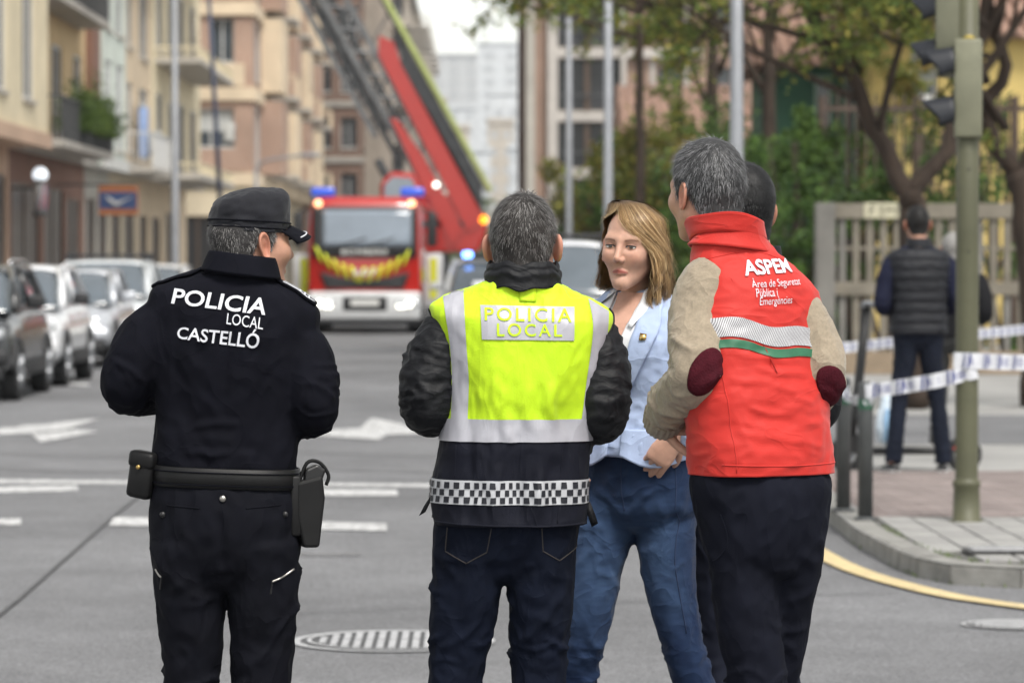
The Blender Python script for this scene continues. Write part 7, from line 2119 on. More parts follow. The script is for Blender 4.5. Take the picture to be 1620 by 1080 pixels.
# ================================================================== red vest
def red_person():
    S, PC, RZ = 660.0, 1205.0, R(28)
    g = W(PC, 412, 8.52)
    root = tag(empty('person', (g[0], g[1], 0), RZ), 'tall grey-haired person in red lettered vest over oatmeal sweater, hand on hip', 'person', GRP)
    rng = random.Random(8)
    cs, sn = math.cos(RZ), math.sin(RZ)
    def wl(dx, dy, z): return (dx * cs + dy * sn, -dx * sn + dy * cs, z)
    # torso: hips at 0, neck forward and a little to his left
    k = lambda z: sstep(1.05, 1.66, z)
    def c(z): return (-.025 * k(z), .105 * k(z) ** 1.2)
    def row(z, a, bf, bb, e=2.4, roll=0): x, y = c(z); return (z, x, y, a, bf, bb, e, roll)
    rl = R(-7)
    def rowd(z, a, bf, bb, e, roll, d): q_ = row(z, a, bf, bb, e, roll); return (q_[0], q_[1] + d) + q_[2:]
    vr = [row(1.090, .176, .13, .128, 2.6), row(1.14, .179, .135, .130, 2.6), rowd(1.22, .180, .135, .130, 2.5, 0, .006), rowd(1.30, .186, .135, .132, 2.5, R(-2), .012), rowd(1.40, .188, .135, .136, 2.5, R(-4), .022), rowd(1.48, .180, .13, .136, 2.5, R(-6), .036),
          rowd(1.54, .168, .115, .128, 2.4, rl, .047), rowd(1.575, .152, .10, .114, 2.2, rl, .043), rowd(1.60, .136, .09, .10, 2.1, rl, .032), rowd(1.625, .112, .08, .09, 2.0, rl, .012), row(1.645, .100, .072, .08, 2, rl), row(1.66, .085, .065, .072, 2, rl)]
    V, F = loft(torso(vr, 150, 180), cap=False)
    N = vnormals(V, F)
    if (N * (V - np.array([0, 0.05, 1.35]))).sum() < 0: N = -N
    fo = []
    def bk(x, z): cx, cy = c(z); return (x + cx, cy - .132 * max(.3, 1 - (abs(x) / .19) ** 3), z)
    for i in range(16):      # waist drag folds, rising to the left side
        z = 1.14 + .018 * i + rng.uniform(-.01, .01); x = rng.uniform(-.17, .04)
        fo.append(([bk(x, z + .02), bk(x + .05, z + .004), bk(x + .12, z + rng.uniform(-.012, .008))], rng.uniform(.010, .018), rng.uniform(.003, .0065)))
    for i in range(8):
        z = 1.20 + .03 * i; fo.append(([bk(.17, z), bk(.11, z + .015), bk(.05, z + .01)], .013, .004))
    for sx in (-1, 1):
        for i in range(5):
            fo.append(([bk(sx * .17, 1.50 - .03 * i), bk(sx * .12, 1.44 - .05 * i), bk(sx * .09, 1.37 - .06 * i)], .015, .003))
    V = put_folds(V, N, fo); V = wrinkle(V, N, .007, 7, (1, 1, 1.2), 12); V = wrinkle(V, N, .002, 26, (.8, .8, 1.3), 13, True)
    vest = Cloth('vest', V, F, m_red, root); VO = vest.o
    s_ = VO.modifiers.new('s', 'SOLIDIFY'); s_.thickness = .004; s_.offset = -1
    # knit sleeves (one sweater: trunk inside the vest and both arms)
    sh = wl(-.135, .06, 1.545); 
    LA = Limb([wl(-.055, .06, 1.565), wl(-.120, .025, 1.545), wl(-.156, -.01, 1.455), wl(-.162, -.085, 1.335), wl(-.212, .03, 1.262), wl(-.232, .125, 1.205)], [.055, .071, .073, .063, .057, .046], 70)
    RA = Limb([wl(.02, .08, 1.49), wl(.085, .075, 1.475), wl(.136, .06, 1.40), wl(.150, .03, 1.315), wl(.12, .15, 1.27), wl(.05, .26, 1.26)], [.05, .066, .062, .054, .050, .042], 70)
    sr = [(z, x, y, a * .93, bf * .9, bb * .9, e, r_) for (z, x, y, a, bf, bb, e, r_) in vr[1:9]]
    V, F, N = fuse([loft(torso(sr, 40, 48)), LA.solid(), RA.solid()], .0065, 6)
    fo = LA.folds(26, .42, .9, .0065, .011, 1.7, .07, rng) + RA.folds(18, .45, .85, .0055, .011, 1.7, .07, rng)
    V = put_folds(V, N, fo); V = wrinkle(V, N, .003, 9, (1, 1, 1), 15); V = wrinkle(V, N, .0018, 30, (1, 1, 1), 16, True)
    sw = Cloth('sweater', V, F, m_knit, root)
    def elbow(lb, t, d, w, h, tilt, nm='elbow_patch'):
        cpt = np.array(lb.P[int(t * (lb.m - 1))]); d = np.array(wl(*d)); d = d / np.linalg.norm(d)
        u = np.cross(d, [0, 0, 1.0]); u /= np.linalg.norm(u); v = np.cross(u, d)
        u, v = u * math.cos(tilt) + v * math.sin(tilt), -u * math.sin(tilt) + v * math.cos(tilt)
        P = [cpt + d * .3]; 
        for r_ in np.linspace(.125, 1, 8):
            for a in np.arange(28) * 2 * PI / 28: P.append(cpt + d * .3 + u * w * r_ * math.cos(a) + v * h * r_ * math.sin(a))
        Q = sw.lay(P, [tuple(-d)] * len(P), .0035)
        F = [(0, 1 + (j + 1) % 28, 1 + j) for j in range(28)]
        for i in range(7):
            for j in range(28): F.append((1 + i * 28 + j, 1 + i * 28 + (j + 1) % 28, 29 + i * 28 + (j + 1) % 28, 29 + i * 28 + j))
        return sheet(nm, Q, F, m_maroon, sw.o, .002)
    elbow(LA, .60, (.40, -1, .0), .040, .060, R(28))
    elbow(RA, .64, (.45, -1, -.1), .036, .058, R(-35))
    # ribbed cuff
    P = LA.P[-8:]; mb = MB()
    def rib(t, a): return .035 * np.sin(a * 22)
    cf = Limb([LA.P[-8], LA.P[-4], LA.P[-1], LA.P[-1] + (LA.P[-1] - LA.P[-4]) * .4], [.052, .050, .047, .041], 20, 88, rib); V, F = cf.solid(); obj('cuff', V, F, m_knit, sw.o, True)
    # collar, open at the front
    cx, cy = c(1.66)
    def cm(p, t): 
        f = np.exp(-(np.minimum(np.abs(p - PI / 2), np.abs(p - 2.5 * PI)) / 1.1) ** 2)
        return -.055 * f * np.clip(t, 0, 1) + .002 * np.sin(p * 3 + 1) * t
    p0, p1 = PI / 2 + .38, PI / 2 + 2 * PI - .38
    co = collar('collar', VO, m_red, [(1.628, cx + .002, cy - .006, .112, .094, rl), (1.655, cx, cy - .002, .094, .090, rl), (1.682, cx - .003, cy + .006, .088, .098, rl), (1.706, cx - .006, cy + .014, .089, .112, rl), (1.702, cx - .006, cy + .014, .084, .107, rl), (1.66, cx - .002, cy, .090, .085, rl)],
                p0=p0, p1=p1, closed=False, thick=.005, mod=cm)
    # lettering and stripes
    def q(px, py):
        z = 1.6 - (py - 412) / S; dx = (px - PC) / S
        # along the back, allowing for the turn of the body
        y = c(z)[1] - .125
        x = (dx + y * sn) / cs
        return (x, z)
    lettering(vest, 'ASPEM', [q(1180, 437), q(1258, 431), q(1258, 409), q(1180, 412)], m_print, VO, bold=.030)
    lettering(vest, '\u00c0rea de Seguretat', [q(1186, 459), q(1266, 454), q(1266, 437), q(1186, 441)], m_print, VO, bold=-.002)
    lettering(vest, 'P\u00fablica i', [q(1190, 470), q(1224, 469), q(1224, 455), q(1190, 457)], m_print, VO, bold=-.002)
    lettering(vest, 'Emerg\u00e8ncies', [q(1195, 487), q(1248, 483), q(1248, 468), q(1195, 470)], m_print, VO, bold=-.002)
    zt = lambda a: 1.452 + .022 * math.cos(a) * -1
    cx2, cy2 = c(1.42)
    A0, A1 = PI + .12, 2 * PI - .05
    hs = lambda o: (lambda a: 1.424 + o - .055 * math.cos(a) * .35 + .006 * math.sin(a * 5))
    # heights fall toward his left
    m_rs = M('ribbed_reflective', (.52, .52, .54), .4, .04, 40)
    n_, l_ = m_rs.node_tree.nodes, m_rs.node_tree.links
    uvw = n_.new('ShaderNodeTexCoord'); mp = n_.new('ShaderNodeMapping'); mp.inputs['Rotation'].default_value = (0, R(-28), 0); mp.inputs['Scale'].default_value = (1, 0, 1)
    wv = n_.new('ShaderNodeTexWave'); wv.inputs['Scale'].default_value = 75; cr = n_.new('ShaderNodeValToRGB')
    cr.color_ramp.elements[0].position = .38; cr.color_ramp.elements[0].color = (.16, .15, .16, 1); cr.color_ramp.elements[1].position = .5; cr.color_ramp.elements[1].color = (.55, .55, .57, 1)
    l_.new(uvw.outputs['Object'], mp.inputs['Vector']); l_.new(mp.outputs[0], wv.inputs['Vector']); l_.new(wv.outputs['Fac'], cr.inputs['Fac']); l_.new(cr.outputs['Color'], n_['Principled BSDF'].inputs['Base Color'])
    band(vest, 'reflective_stripe', cx2, cy2, A0, A1, hs(-.022), hs(.024), 90, 6, m_rs, VO, .003)
    band(vest, 'green_stripe', cx2, cy2, A0, A1, hs(-.048), hs(-.028), 90, 4, m_green, VO, .003)
    surf_line(vest, 'yoke_seam', [(-.12 + c(1.62)[0], 1.60), (c(1.62)[0], 1.622), (.10 + c(1.62)[0], 1.60)], .0016, m_red, VO)
    surf_line(vest, 'hem_seam', [(-.16, 1.118), (0, 1.114), (.165, 1.116)], .0020, m_red, VO, n=50)
    surf_line(vest, 'side_seam', [(-.135, 1.10), (-.14, 1.25), (-.15, 1.38)], .0016, m_red, VO)
    # armhole binding follows where the sleeves come out
    # trousers
    pel = [(.83, .01, 0, .140, .105, .110, 2.2), (.90, .008, 0, .152, .112, .124, 2.3), (.98, .004, 0, .166, .118, .134, 2.3), (1.06, 0, 0, .176, .125, .135, 2.4), (1.11, 0, .005, .170, .12, .118, 2.4)]
    Lp = [wl(-.062, -.02, .96), wl(-.045, -.02, .80), wl(-.004, 0, .56), wl(.005, .0, .35), wl(.0, -.03, .075)]
    Rp = [wl(.075, .03, .96), wl(.062, .07, .80), wl(.038, .12, .56), wl(.045, .11, .35), wl(.05, .09, .075)]
    tr, L_, R_ = trousers(root, pel, Lp, [(.083, .092), (.075, .081), (.064, .067), (.062, .064), .07], Rp, [(.080, .092), (.073, .080), (.061, .064), (.060, .062), .068], m_navychino, 31, amp=1.2,
             extra=[([(-.10, -.14, .93), (.0, -.15, .90), (.10, -.12, .89)], .014, .006)])
    surf_line(tr, 'pocket_welt', [(-.15, 1.0), (-.135, .93), (-.15, .87)], .002, m_navychino, tr.o)
    # head
    HV, HF = head_mesh(110, 96, 0, .057)
    hx, hy, hz = wl(-.124, .150, 1.772)
    Mh = mat4((hx, hy, hz - .002), R(8), R(-5), R(0), .97)
    core = [core_of(vr), L_.solid(.85), R_.solid(.85),
            LA.solid(.62), RA.solid(.62)]
    hv, hf = hand_mesh(curl=(.42, .45, .5, .55), thumb=(.2, .0), side=1)
    hl = (xf(hv, aim(wl(-.232, .135, 1.200), wl(.80, -.18, .02), wl(-.10, -.55, .8))), hf)
    hv, hf = hand_mesh(side=-1); hr = (xf(hv, aim(wl(.03, .29, 1.26), wl(-.75, .5, 0), wl(.3, .5, .8))), hf)
    body_mesh('body', root, m_skinC, (HV, HF), Mh, True, core, (hl, hr), None, .30)
    short_hair(HV, HF, Mh, root, m_hair, [(.045, .045, .047), (.13, .13, .135), (.30, .30, .31)], 12500, .021, .010, 1.45, lift=.22,
               sides=lambda P: np.stack([.42 - .2 * sstep(.0, .08, P[:, 2]), np.full(len(P), .36), .22 + .2 * sstep(.0, .08, P[:, 2])], 1), seed=6, crown=(.0, -.06, .105))
    for sd_, p in ((-1, wl(.0, .02, 0)), (1, wl(.05, .13, 0))):
        V, F = shoe(sd_, p[0], p[1], 0, R(-8) * sd_); obj('shoe', V, F, m_leather, root, True)
    return root

# ================================================================== woman in blazer
def blazer_person():
    S, PC, RZ = 586.0, 1015.0, R(152)
    g = W(PC, 412, 9.6)
    root = tag(empty('person', (g[0], g[1], 0), RZ), 'woman with shoulder-length blonde hair in pale blue blazer and jeans, facing us', 'person', GRP)
    rng = random.Random(12)
    cs, sn = math.cos(RZ), math.sin(RZ)
    def wl(dx, dy, z): return (dx * cs + dy * sn, -dx * sn + dy * cs, z)
    # front is +y (toward the camera), her left is image right
    rl = R(0)
    c0 = wl(-.012, 0, 0)
    br = [(1.075, .0, .0, .165, .135, .125, 2.3), (1.12, .0, 0, .160, .132, .12, 2.3), (1.19, 0, 0, .143, .118, .105, 2.3), (1.25, 0, .002, .142, .118, .10, 2.3), (1.32, 0, .006, .152, .130, .10, 2.3),
          (1.38, 0, .006, .165, .132, .102, 2.3), (1.43, 0, 0, .180, .110, .10, 2.3), (1.465, 0, -.004, .178, .085, .09, 2.2), (1.488, 0, -.010, .148, .065, .075, 2.1), (1.505, 0, -.014, .105, .055, .065, 2), (1.518, 0, -.016, .072, .05, .055, 2)]
    br = [(z, x + c0[0], y + c0[1], a, f, b, e) for z, x, y, a, f, b, e in br]
    # her left arm (image right): hand in the hip pocket; her right arm hangs
    LAp = [wl(.150, .02, 1.435), wl(.185, .05, 1.32), wl(.205, .05, 1.215), wl(.15, -.08, 1.165), wl(.080, -.165, 1.135)]
    RAp = [wl(-.155, -.02, 1.435), wl(-.18, .0, 1.32), wl(-.185, .03, 1.22), wl(-.195, -.04, 1.16), wl(-.195, -.11, 1.115)]
    LA = Limb(LAp, [.058, .056, .052, .047, .042], 50); RA = Limb(RAp, [.058, .055, .05, .044, .036], 50)
    rings = torso(br, 70, 72)
    V, F, N = fuse([loft(rings), LA.solid(), RA.solid()], .006, 6)
    fo = LA.folds(18, .25, .9, .005, .010, 1.7, .07, rng) + RA.folds(14, .25, .8, .0045, .010, 1.7, .07, rng)
    for i in range(9):
        x = rng.uniform(-.11, .11); z = rng.uniform(1.10, 1.22)
        fo.append(([(x, .13, z), (x + rng.uniform(-.02, .05), .13, z - rng.uniform(.03, .07))], .012, .006))
    V = put_folds(V, N, fo); V = wrinkle(V, N, .004, 10, (1, 1, 1), 22); V = wrinkle(V, N, .0018, 28, (1, 1, 1), 23, True)
    bl = Cloth('blazer', V, F, m_blazer, root); B = bl.o
    # in her own (x,z): positive x is her right
    cx = c0[0]
    # shirt front and bare neck inside the opening
    sh = patch(bl, 'shirt', [(cx - .060, 1.505), (cx - .048, 1.40), (cx - .022, 1.28), (cx - .002, 1.225)], [(cx + .058, 1.505), (cx + .046, 1.40), (cx + .022, 1.28), (cx + .002, 1.225)], 14, 30, m_shirt, root, 1, .004)
    patch(bl, 'neck_opening', [(cx - .040, 1.512), (cx - .028, 1.44), (cx - .010, 1.37), (cx - .001, 1.335)], [(cx + .040, 1.512), (cx + .028, 1.44), (cx + .010, 1.37), (cx + .001, 1.335)], 12, 24, m_skinWp, root, 1, .0065)
    for sx in (-1, 1):
        # shirt collar wing
        patch(bl, 'shirt_collar', [(cx + sx * .042, 1.520), (cx + sx * .040, 1.47), (cx + sx * .030, 1.425)], [(cx + sx * .066, 1.512), (cx + sx * .070, 1.465), (cx + sx * .044, 1.418)], 6, 12, m_shirt, sh, 1, .012, .003)
        # lapel
        lp = patch(bl, 'lapel', [(cx + sx * .062, 1.518), (cx + sx * .056, 1.44), (cx + sx * .034, 1.33), (cx + sx * .004, 1.212)], [(cx + sx * .085, 1.512), (cx + sx * .115, 1.435), (cx + sx * .095, 1.36), (cx + sx * .010, 1.205)], 9, 30, m_blazer, B, 1, .011, .004)
        if sx < 0:
            pin = patch(bl, 'lapel_pin', [(cx - .072, 1.402), (cx - .072, 1.386)], [(cx - .088, 1.402), (cx - .088, 1.386)], 3, 3, m_gold, B, 1, .017, .002)
    c1 = bl.lay([(cx - .004, 1, 1.198)], [(0, -1, 0)], .004)[0]
    V, F = tube([c1, c1 + np.array([0, .004, 0])], [.009, .008], 12); obj('button', V, F, m_blazer, B, True)
    surf_line(bl, 'front_edge', [(cx + .002, 1.205), (cx + .012, 1.15), (cx + .05, 1.09)], .0022, m_blazer, B, 1)
    # skirt of the jacket, open at the front and flaring over the hips
    def flare(name, p0, p1, z1, mat):
        nn = 40; rr = []
        for i in range(16):
            t = i / 15
            pts = []
            for p in np.linspace(p0, p1, nn):
                zz = 1.15 - t * (1.15 - z1(p)); k_ = .006 + .016 * t + .009 * t * math.sin(p * 8 + 1)
                pts.append((c0[0] + (.153 + k_) * math.cos(p), c0[1] + (.126 + k_) * math.sin(p), zz))
            rr.append(np.array(pts))
        V, F = loft(rr, cap=False, closed=False)
        return sheet(name, V, F, mat, B, .004)
    flare('jacket_skirt', PI / 2 + .12, PI / 2 + 2 * PI - .12, lambda p: 1.050 + .02 * math.cos(p * 2) + .055 * math.exp(-((p - PI / 2) / .38) ** 2) + .055 * math.exp(-((p - 2.5 * PI) / .38) ** 2), m_blazer)
    # jeans
    def shade(V):
        # faded thighs, darker seams
        w = np.exp(-((V[:, 2] - .78) / .17) ** 2) * sstep(-.02, .07, V[:, 1]) 
        nz = np.array([mnoise.noise(Vector(p) * 14) for p in V]) * .15 + np.array([mnoise.noise(Vector((p[0] * 30, p[1] * 30, p[2] * 110))) for p in V]) * .10
        f = np.clip(.50 * w * (1 + 2.0 * nz) + nz * .8 + .06, 0, 1)[:, None]
        return np.array([.0065, .017, .052]) * (1 - f) + np.array([.062, .112, .215]) * f
    pel = [(.86, 0, 0, .130, .10, .11, 2.2), (.93, 0, 0, .158, .112, .128, 2.3), (1.01, 0, 0, .162, .118, .13, 2.3), (1.08, 0, 0, .150, .116, .115, 2.3), (1.14, 0, 0, .138, .110, .105, 2.3), (1.165, 0, 0, .134, .108, .10, 2.3)]
    pel = [(z, x + wl(-.0, 0, 0)[0], y, a, f, b, e) for z, x, y, a, f, b, e in pel]
    Lp = [wl(.062, -.01, .98), wl(.064, -.02, .80), wl(.105, -.02, .58), wl(.155, .01, .40), wl(.175, .03, .10)]
    Rp = [wl(-.080, .01, .98), wl(-.118, .0, .80), wl(-.155, -.01, .58), wl(-.18, .02, .40), wl(-.19, .04, .10)]
    tr, L_, R_ = trousers(root, pel, Lp, [(.086, .094), (.076, .080), (.058, .060), (.056, .056), .058], Rp, [(.086, .094), (.072, .080), (.054, .058), (.054, .054), .056], m_jeans, 41, amp=1.0, cols=shade, name='jeans',
             extra=[([(-.10, .09, 1.0), (-.05, .12, .96), (.0, .115, .91)], .012, .006), ([(.10, .09, 1.0), (.05, .12, .96), (.0, .115, .91)], .012, .006)])
    T = tr.o
    surf_line(tr, 'side_seam', [(-.125, 1.12), (-.135, .98), (-.12, .80), (-.14, .60)], .0018, m_seam, T, 1)
    surf_line(tr, 'side_seam', [(.13, 1.10), (.138, .98), (.15, .80)], .0018, m_seam, T, 1)
    surf_line(tr, 'fly_seam', [(.0, 1.15), (.004, 1.02), (.0, .93)], .0018, m_seam, T, 1)
    surf_line(tr, 'pocket_seam', [(-.075, 1.145), (-.09, 1.09), (-.13, 1.07)], .0018, m_seam, T, 1)
    # head: own face
    HV, HF = head_mesh(200, 170, 1.0, .046)
    hx, hy, hz = wl(-.030, -.045, 1.640)
    Mh = mat4((hx, hy, hz), R(5), R(-3), R(-3), .955)
    hc = np.ones((len(HV), 3))
    X, Y, Z = np.abs(HV[:, 0]), HV[:, 1], HV[:, 2]
    fr_ = sstep(.03, .06, Y)
    g2 = lambda x0, y0, sx, sy: np.exp(-((X - x0) / sx) ** 2 - ((Z - y0) / sy) ** 2) * fr_
    def mixc(c, f): 
        nonlocal hc
        hc = hc * (1 - f[:, None]) + np.array(c) * f[:, None]
    mixc((1.05, .80, .78), .45 * g2(.042, -.030, .020, .018))            # cheeks
    mixc((1.05, .82, .80), .4 * g2(0, -.034, .012, .012))
    # brow arch
    bz = .0205 - .9 * (X - .030) ** 2 * 8 - .10 * np.clip(.030 - X, 0, 1)
    mixc((.25, .19, .16), .85 * np.exp(-((Z - bz) / .0030) ** 2) * sstep(.012, .017, X) * sstep(.054, .046, X) * fr_)
    mixc((.34, .25, .23), .75 * np.clip(np.exp(-((Z - .0055 + 5.5 * (X - .031) ** 2) / .0022) ** 2), 0, 1) * sstep(.046, .043, X) * sstep(.015, .018, X) * fr_)   # lash line
    mixc((.62, .50, .48), .7 * g2(.031, .003, .018, .009))
    ZL = Z + 8 * X ** 2
    lips = np.exp(-((ZL + .0668) / (.0072 * np.clip(1 - (X / .026) ** 2, .05, 1) + .0004)) ** 4) * sstep(.0255, .021, X) * fr_
    mixc((.58, .20, .22), .85 * lips)
    mixc((.30, .12, .12), .8 * np.exp(-((ZL + .0668) / .0013) ** 2) * sstep(.024, .019, X) * fr_)
    core = [core_of(br), L_.solid(.85), R_.solid(.85),
            LA.solid(.62), RA.solid(.62)]
    hv, hf = hand_mesh(curl=(.30, .30, .32, .34), thumb=(.2, .6), side=-1, s=.92, spread=.03)
    e = np.array(LAp[-1]); hl = (xf(hv, aim(e, wl(-.50, .12, -.75), wl(.25, -1, .30))), hf)
    hv, hf = hand_mesh(side=1, s=.92); hr = (xf(hv, aim(RAp[-1], wl(-.1, -.25, -.9), wl(-.8, -.6, .2))), hf)
    body_mesh('body', root, m_skinW, (HV, HF), Mh, True, core, (hl, hr), hc, .2)
    # eyes
    for sx in (-1, 1):
        a = np.linspace(0, 2 * PI, 24, endpoint=False)
        def ell(ra, rb, y, dx=0): return np.stack([sx * .031 + dx + ra * np.cos(a), np.full(24, y), .0005 + rb * np.sin(a) * np.where(np.sin(a) > 0, 1, .75)], 1)
        c_ = np.array([sx * .031, 0, 0.0])
        def onhead(P, off):
            out = []
            for p in P:
                d_ = np.array([p[0], 0, p[2]]); lo_, hi_ = .05, .13
                for _ in range(20):
                    m_ = (lo_ + hi_) / 2
                    if head_sdf(np.array([[p[0], m_, p[2]]]), 1.0, .046)[0] < 0: lo_ = m_
                    else: hi_ = m_
                out.append((p[0], lo_ + off, p[2]))
            return np.array(out)
        E = onhead(ell(.0132, .0046, 0), .0004); I = onhead(ell(.0056, .0047, 0, -.0012), .0010)
        V = np.vstack([E, E.mean(0) + [0, .0008, 0]]); eo = obj('eye', xf(V, Mh), [(24, j, (j + 1) % 24) for j in range(24)], m_eyew, root, True)
        V = np.vstack([I, I.mean(0) + [0, .0005, 0]]); obj('iris', xf(V, Mh), [(24, j, (j + 1) % 24) for j in range(24)], m_iris, eo, True)
        lash = onhead(np.array([(sx * .031 + .0145 * math.cos(t), 0, .0006 + .0046 * math.sin(t)) for t in np.linspace(.1, PI - .1, 14)]), .0010)
        V, F = tube(xf(lash, Mh), [.0015] * 14, 5); obj('eyelash', V, F, m_dark, eo, True)
    # hoop earring on her left ear
    ec = np.array([-.080, .0, -.052]); pts = xf(np.array([ec + np.array([.002 * math.sin(t), .011 * math.sin(t), .0165 * math.cos(t)]) for t in np.linspace(0, 2 * PI, 30)]), Mh)
    V, F = tube(pts, [.0016] * 30, 6); obj('hoop_earring', V, F, m_metal, root, True)
    woman_hair(root, Mh)
    for sd_, p in ((1, wl(-.19, .0, 0)), (-1, wl(.175, .0, 0))):
        V, F = shoe(sd_, p[0], p[1], 0, R(-8) * sd_, .92); obj('shoe', V, F, m_leather, root, True)
    return root
m_skinW = skin_mat('skin_fair', (0.56, 0.33, 0.245))
m_skinWp = M('skin_neck', (0.55, 0.32, 0.24), 0.5, 0.10, 35, 0.15, 240, spec=0.35, bdist=0.002)

def woman_hair(root, Mh):
    """parted hair, swept to her left, falling to the shoulder in loose waves (head space: +x her right)"""
    rng = np.random.RandomState(3)
    def env(az, t, side):
        # envelope: t 0 at the parting, 1 at the tips
        L = 1.0 if side < 0 else .80
        zt = np.interp(t, [0, .12, .3, .5, .7, .85, 1], [.126, .119, .072, .005, -.065, -.115, -.172 if side < 0 else -.135])
        r = np.interp(t, [0, .12, .3, .5, .7, .85, 1], [.014, .050, .086, .096, .102, .110, .100])
        ax, ay = r * .97, r * 1.12
        return ax, ay, zt
    V, F, C = [], [], []
    def ss(a, b, x):
        t = min(1.0, max(0.0, (x - a) / (b - a))); return t * t * (3 - 2 * t)
    def strand(side, lock, jit, depth, w, col, n=15):
        a0 = lock
        tip = rng.normal(-.02, .06)
        pts = []
        ph = math.sin(lock * 13.7) * 3
        for i in range(n):
            t = i / (n - 1) * (1 + tip)
            t = min(t, 1.05)
            amin = 1.12 if side < 0 else 1.62
            aend = amin + (abs(a0) / PI) * (PI - amin)
            k = ss(.24, .60, t) if side < 0 else ss(.12, .40, t)
            az = (abs(a0) * (1 - k) + aend * k)
            if side < 0: az = az - .16 * ss(.55, 1, t) * math.exp(-((az - 1.1) / .5) ** 2)
            az = side * (az + jit * (1 - .5 * t))
            ax, ay, z = env(az, t, side)
            wv = ss(.32, .75, t) * (.013 * math.sin(t * 16 + ph) + .006 * math.sin(t * 27 + ph * 2))
            f = 1 - depth
            x = math.sin(az) * (ax + wv) * f; y = math.cos(az) * (ay + wv) * f
            px = .034 * (1 - ss(0, .3, t))       # parting to her right of centre
            y -= .014
            pts.append((x + px, y, z * (1 - .04 * depth) + .004 * math.sin(ph + t * 12) * ss(.4, 1, t)))
        P = np.array(pts)
        T = np.gradient(P, axis=0); T /= np.linalg.norm(T, axis=1)[:, None] + 1e-9
        O = P - np.array([0, -.014, 0]); O[:, 2] *= .4; O /= np.linalg.norm(O, axis=1)[:, None] + 1e-9
        S_ = np.cross(T, O); S_ /= np.linalg.norm(S_, axis=1)[:, None] + 1e-9
        b = len(V) * 2 * n
        ww = w * np.interp(np.linspace(0, 1, n), [0, .1, .8, 1], [.7, 1, .9, .15])[:, None]
        vv = np.empty((2 * n, 3)); vv[0::2] = P - S_ * ww / 2; vv[1::2] = P + S_ * ww / 2
        V.append(vv)
        for i in range(n - 1): F.append((b + 2 * i, b + 2 * i + 1, b + 2 * i + 3, b + 2 * i + 2))
        tt = np.linspace(0, 1, n)[:, None]
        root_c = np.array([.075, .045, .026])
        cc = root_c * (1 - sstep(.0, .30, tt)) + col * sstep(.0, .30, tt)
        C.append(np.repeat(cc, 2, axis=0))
    pal = np.array([(.42, .27, .125), (.30, .175, .075), (.17, .095, .042), (.62, .45, .25), (.10, .058, .030)])
    wts = [.32, .28, .18, .12, .10]
    locks = {-1: np.sort(rng.uniform(0, PI, 60)), 1: np.sort(rng.uniform(0, PI, 50))}
    lcol = {s: pal[rng.choice(5, len(locks[s]), p=wts)] for s in (-1, 1)}
    for side in (-1, 1):
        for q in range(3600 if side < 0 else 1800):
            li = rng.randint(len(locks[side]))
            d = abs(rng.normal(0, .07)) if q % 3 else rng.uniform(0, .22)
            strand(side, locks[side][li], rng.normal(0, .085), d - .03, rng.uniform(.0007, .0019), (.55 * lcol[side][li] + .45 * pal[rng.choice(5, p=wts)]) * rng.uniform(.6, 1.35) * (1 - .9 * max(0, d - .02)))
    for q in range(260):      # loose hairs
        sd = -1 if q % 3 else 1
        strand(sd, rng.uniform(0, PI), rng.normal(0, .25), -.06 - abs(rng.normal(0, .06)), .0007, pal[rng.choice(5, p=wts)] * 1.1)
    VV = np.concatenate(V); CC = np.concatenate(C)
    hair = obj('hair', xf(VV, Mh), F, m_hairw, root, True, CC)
    # dark under-layer
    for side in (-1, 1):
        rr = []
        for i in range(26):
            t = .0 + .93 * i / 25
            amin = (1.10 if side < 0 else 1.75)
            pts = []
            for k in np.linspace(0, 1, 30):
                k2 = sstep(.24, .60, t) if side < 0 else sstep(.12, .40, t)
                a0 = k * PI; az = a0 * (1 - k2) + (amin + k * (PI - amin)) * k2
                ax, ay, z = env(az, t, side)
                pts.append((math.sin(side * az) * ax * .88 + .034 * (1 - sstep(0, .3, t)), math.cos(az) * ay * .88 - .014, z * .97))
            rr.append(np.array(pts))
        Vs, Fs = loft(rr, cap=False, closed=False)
        obj('hair_underlayer', xf(Vs, Mh), Fs, m_hair, hair, True, np.tile((.055, .034, .02), (len(Vs), 1)))

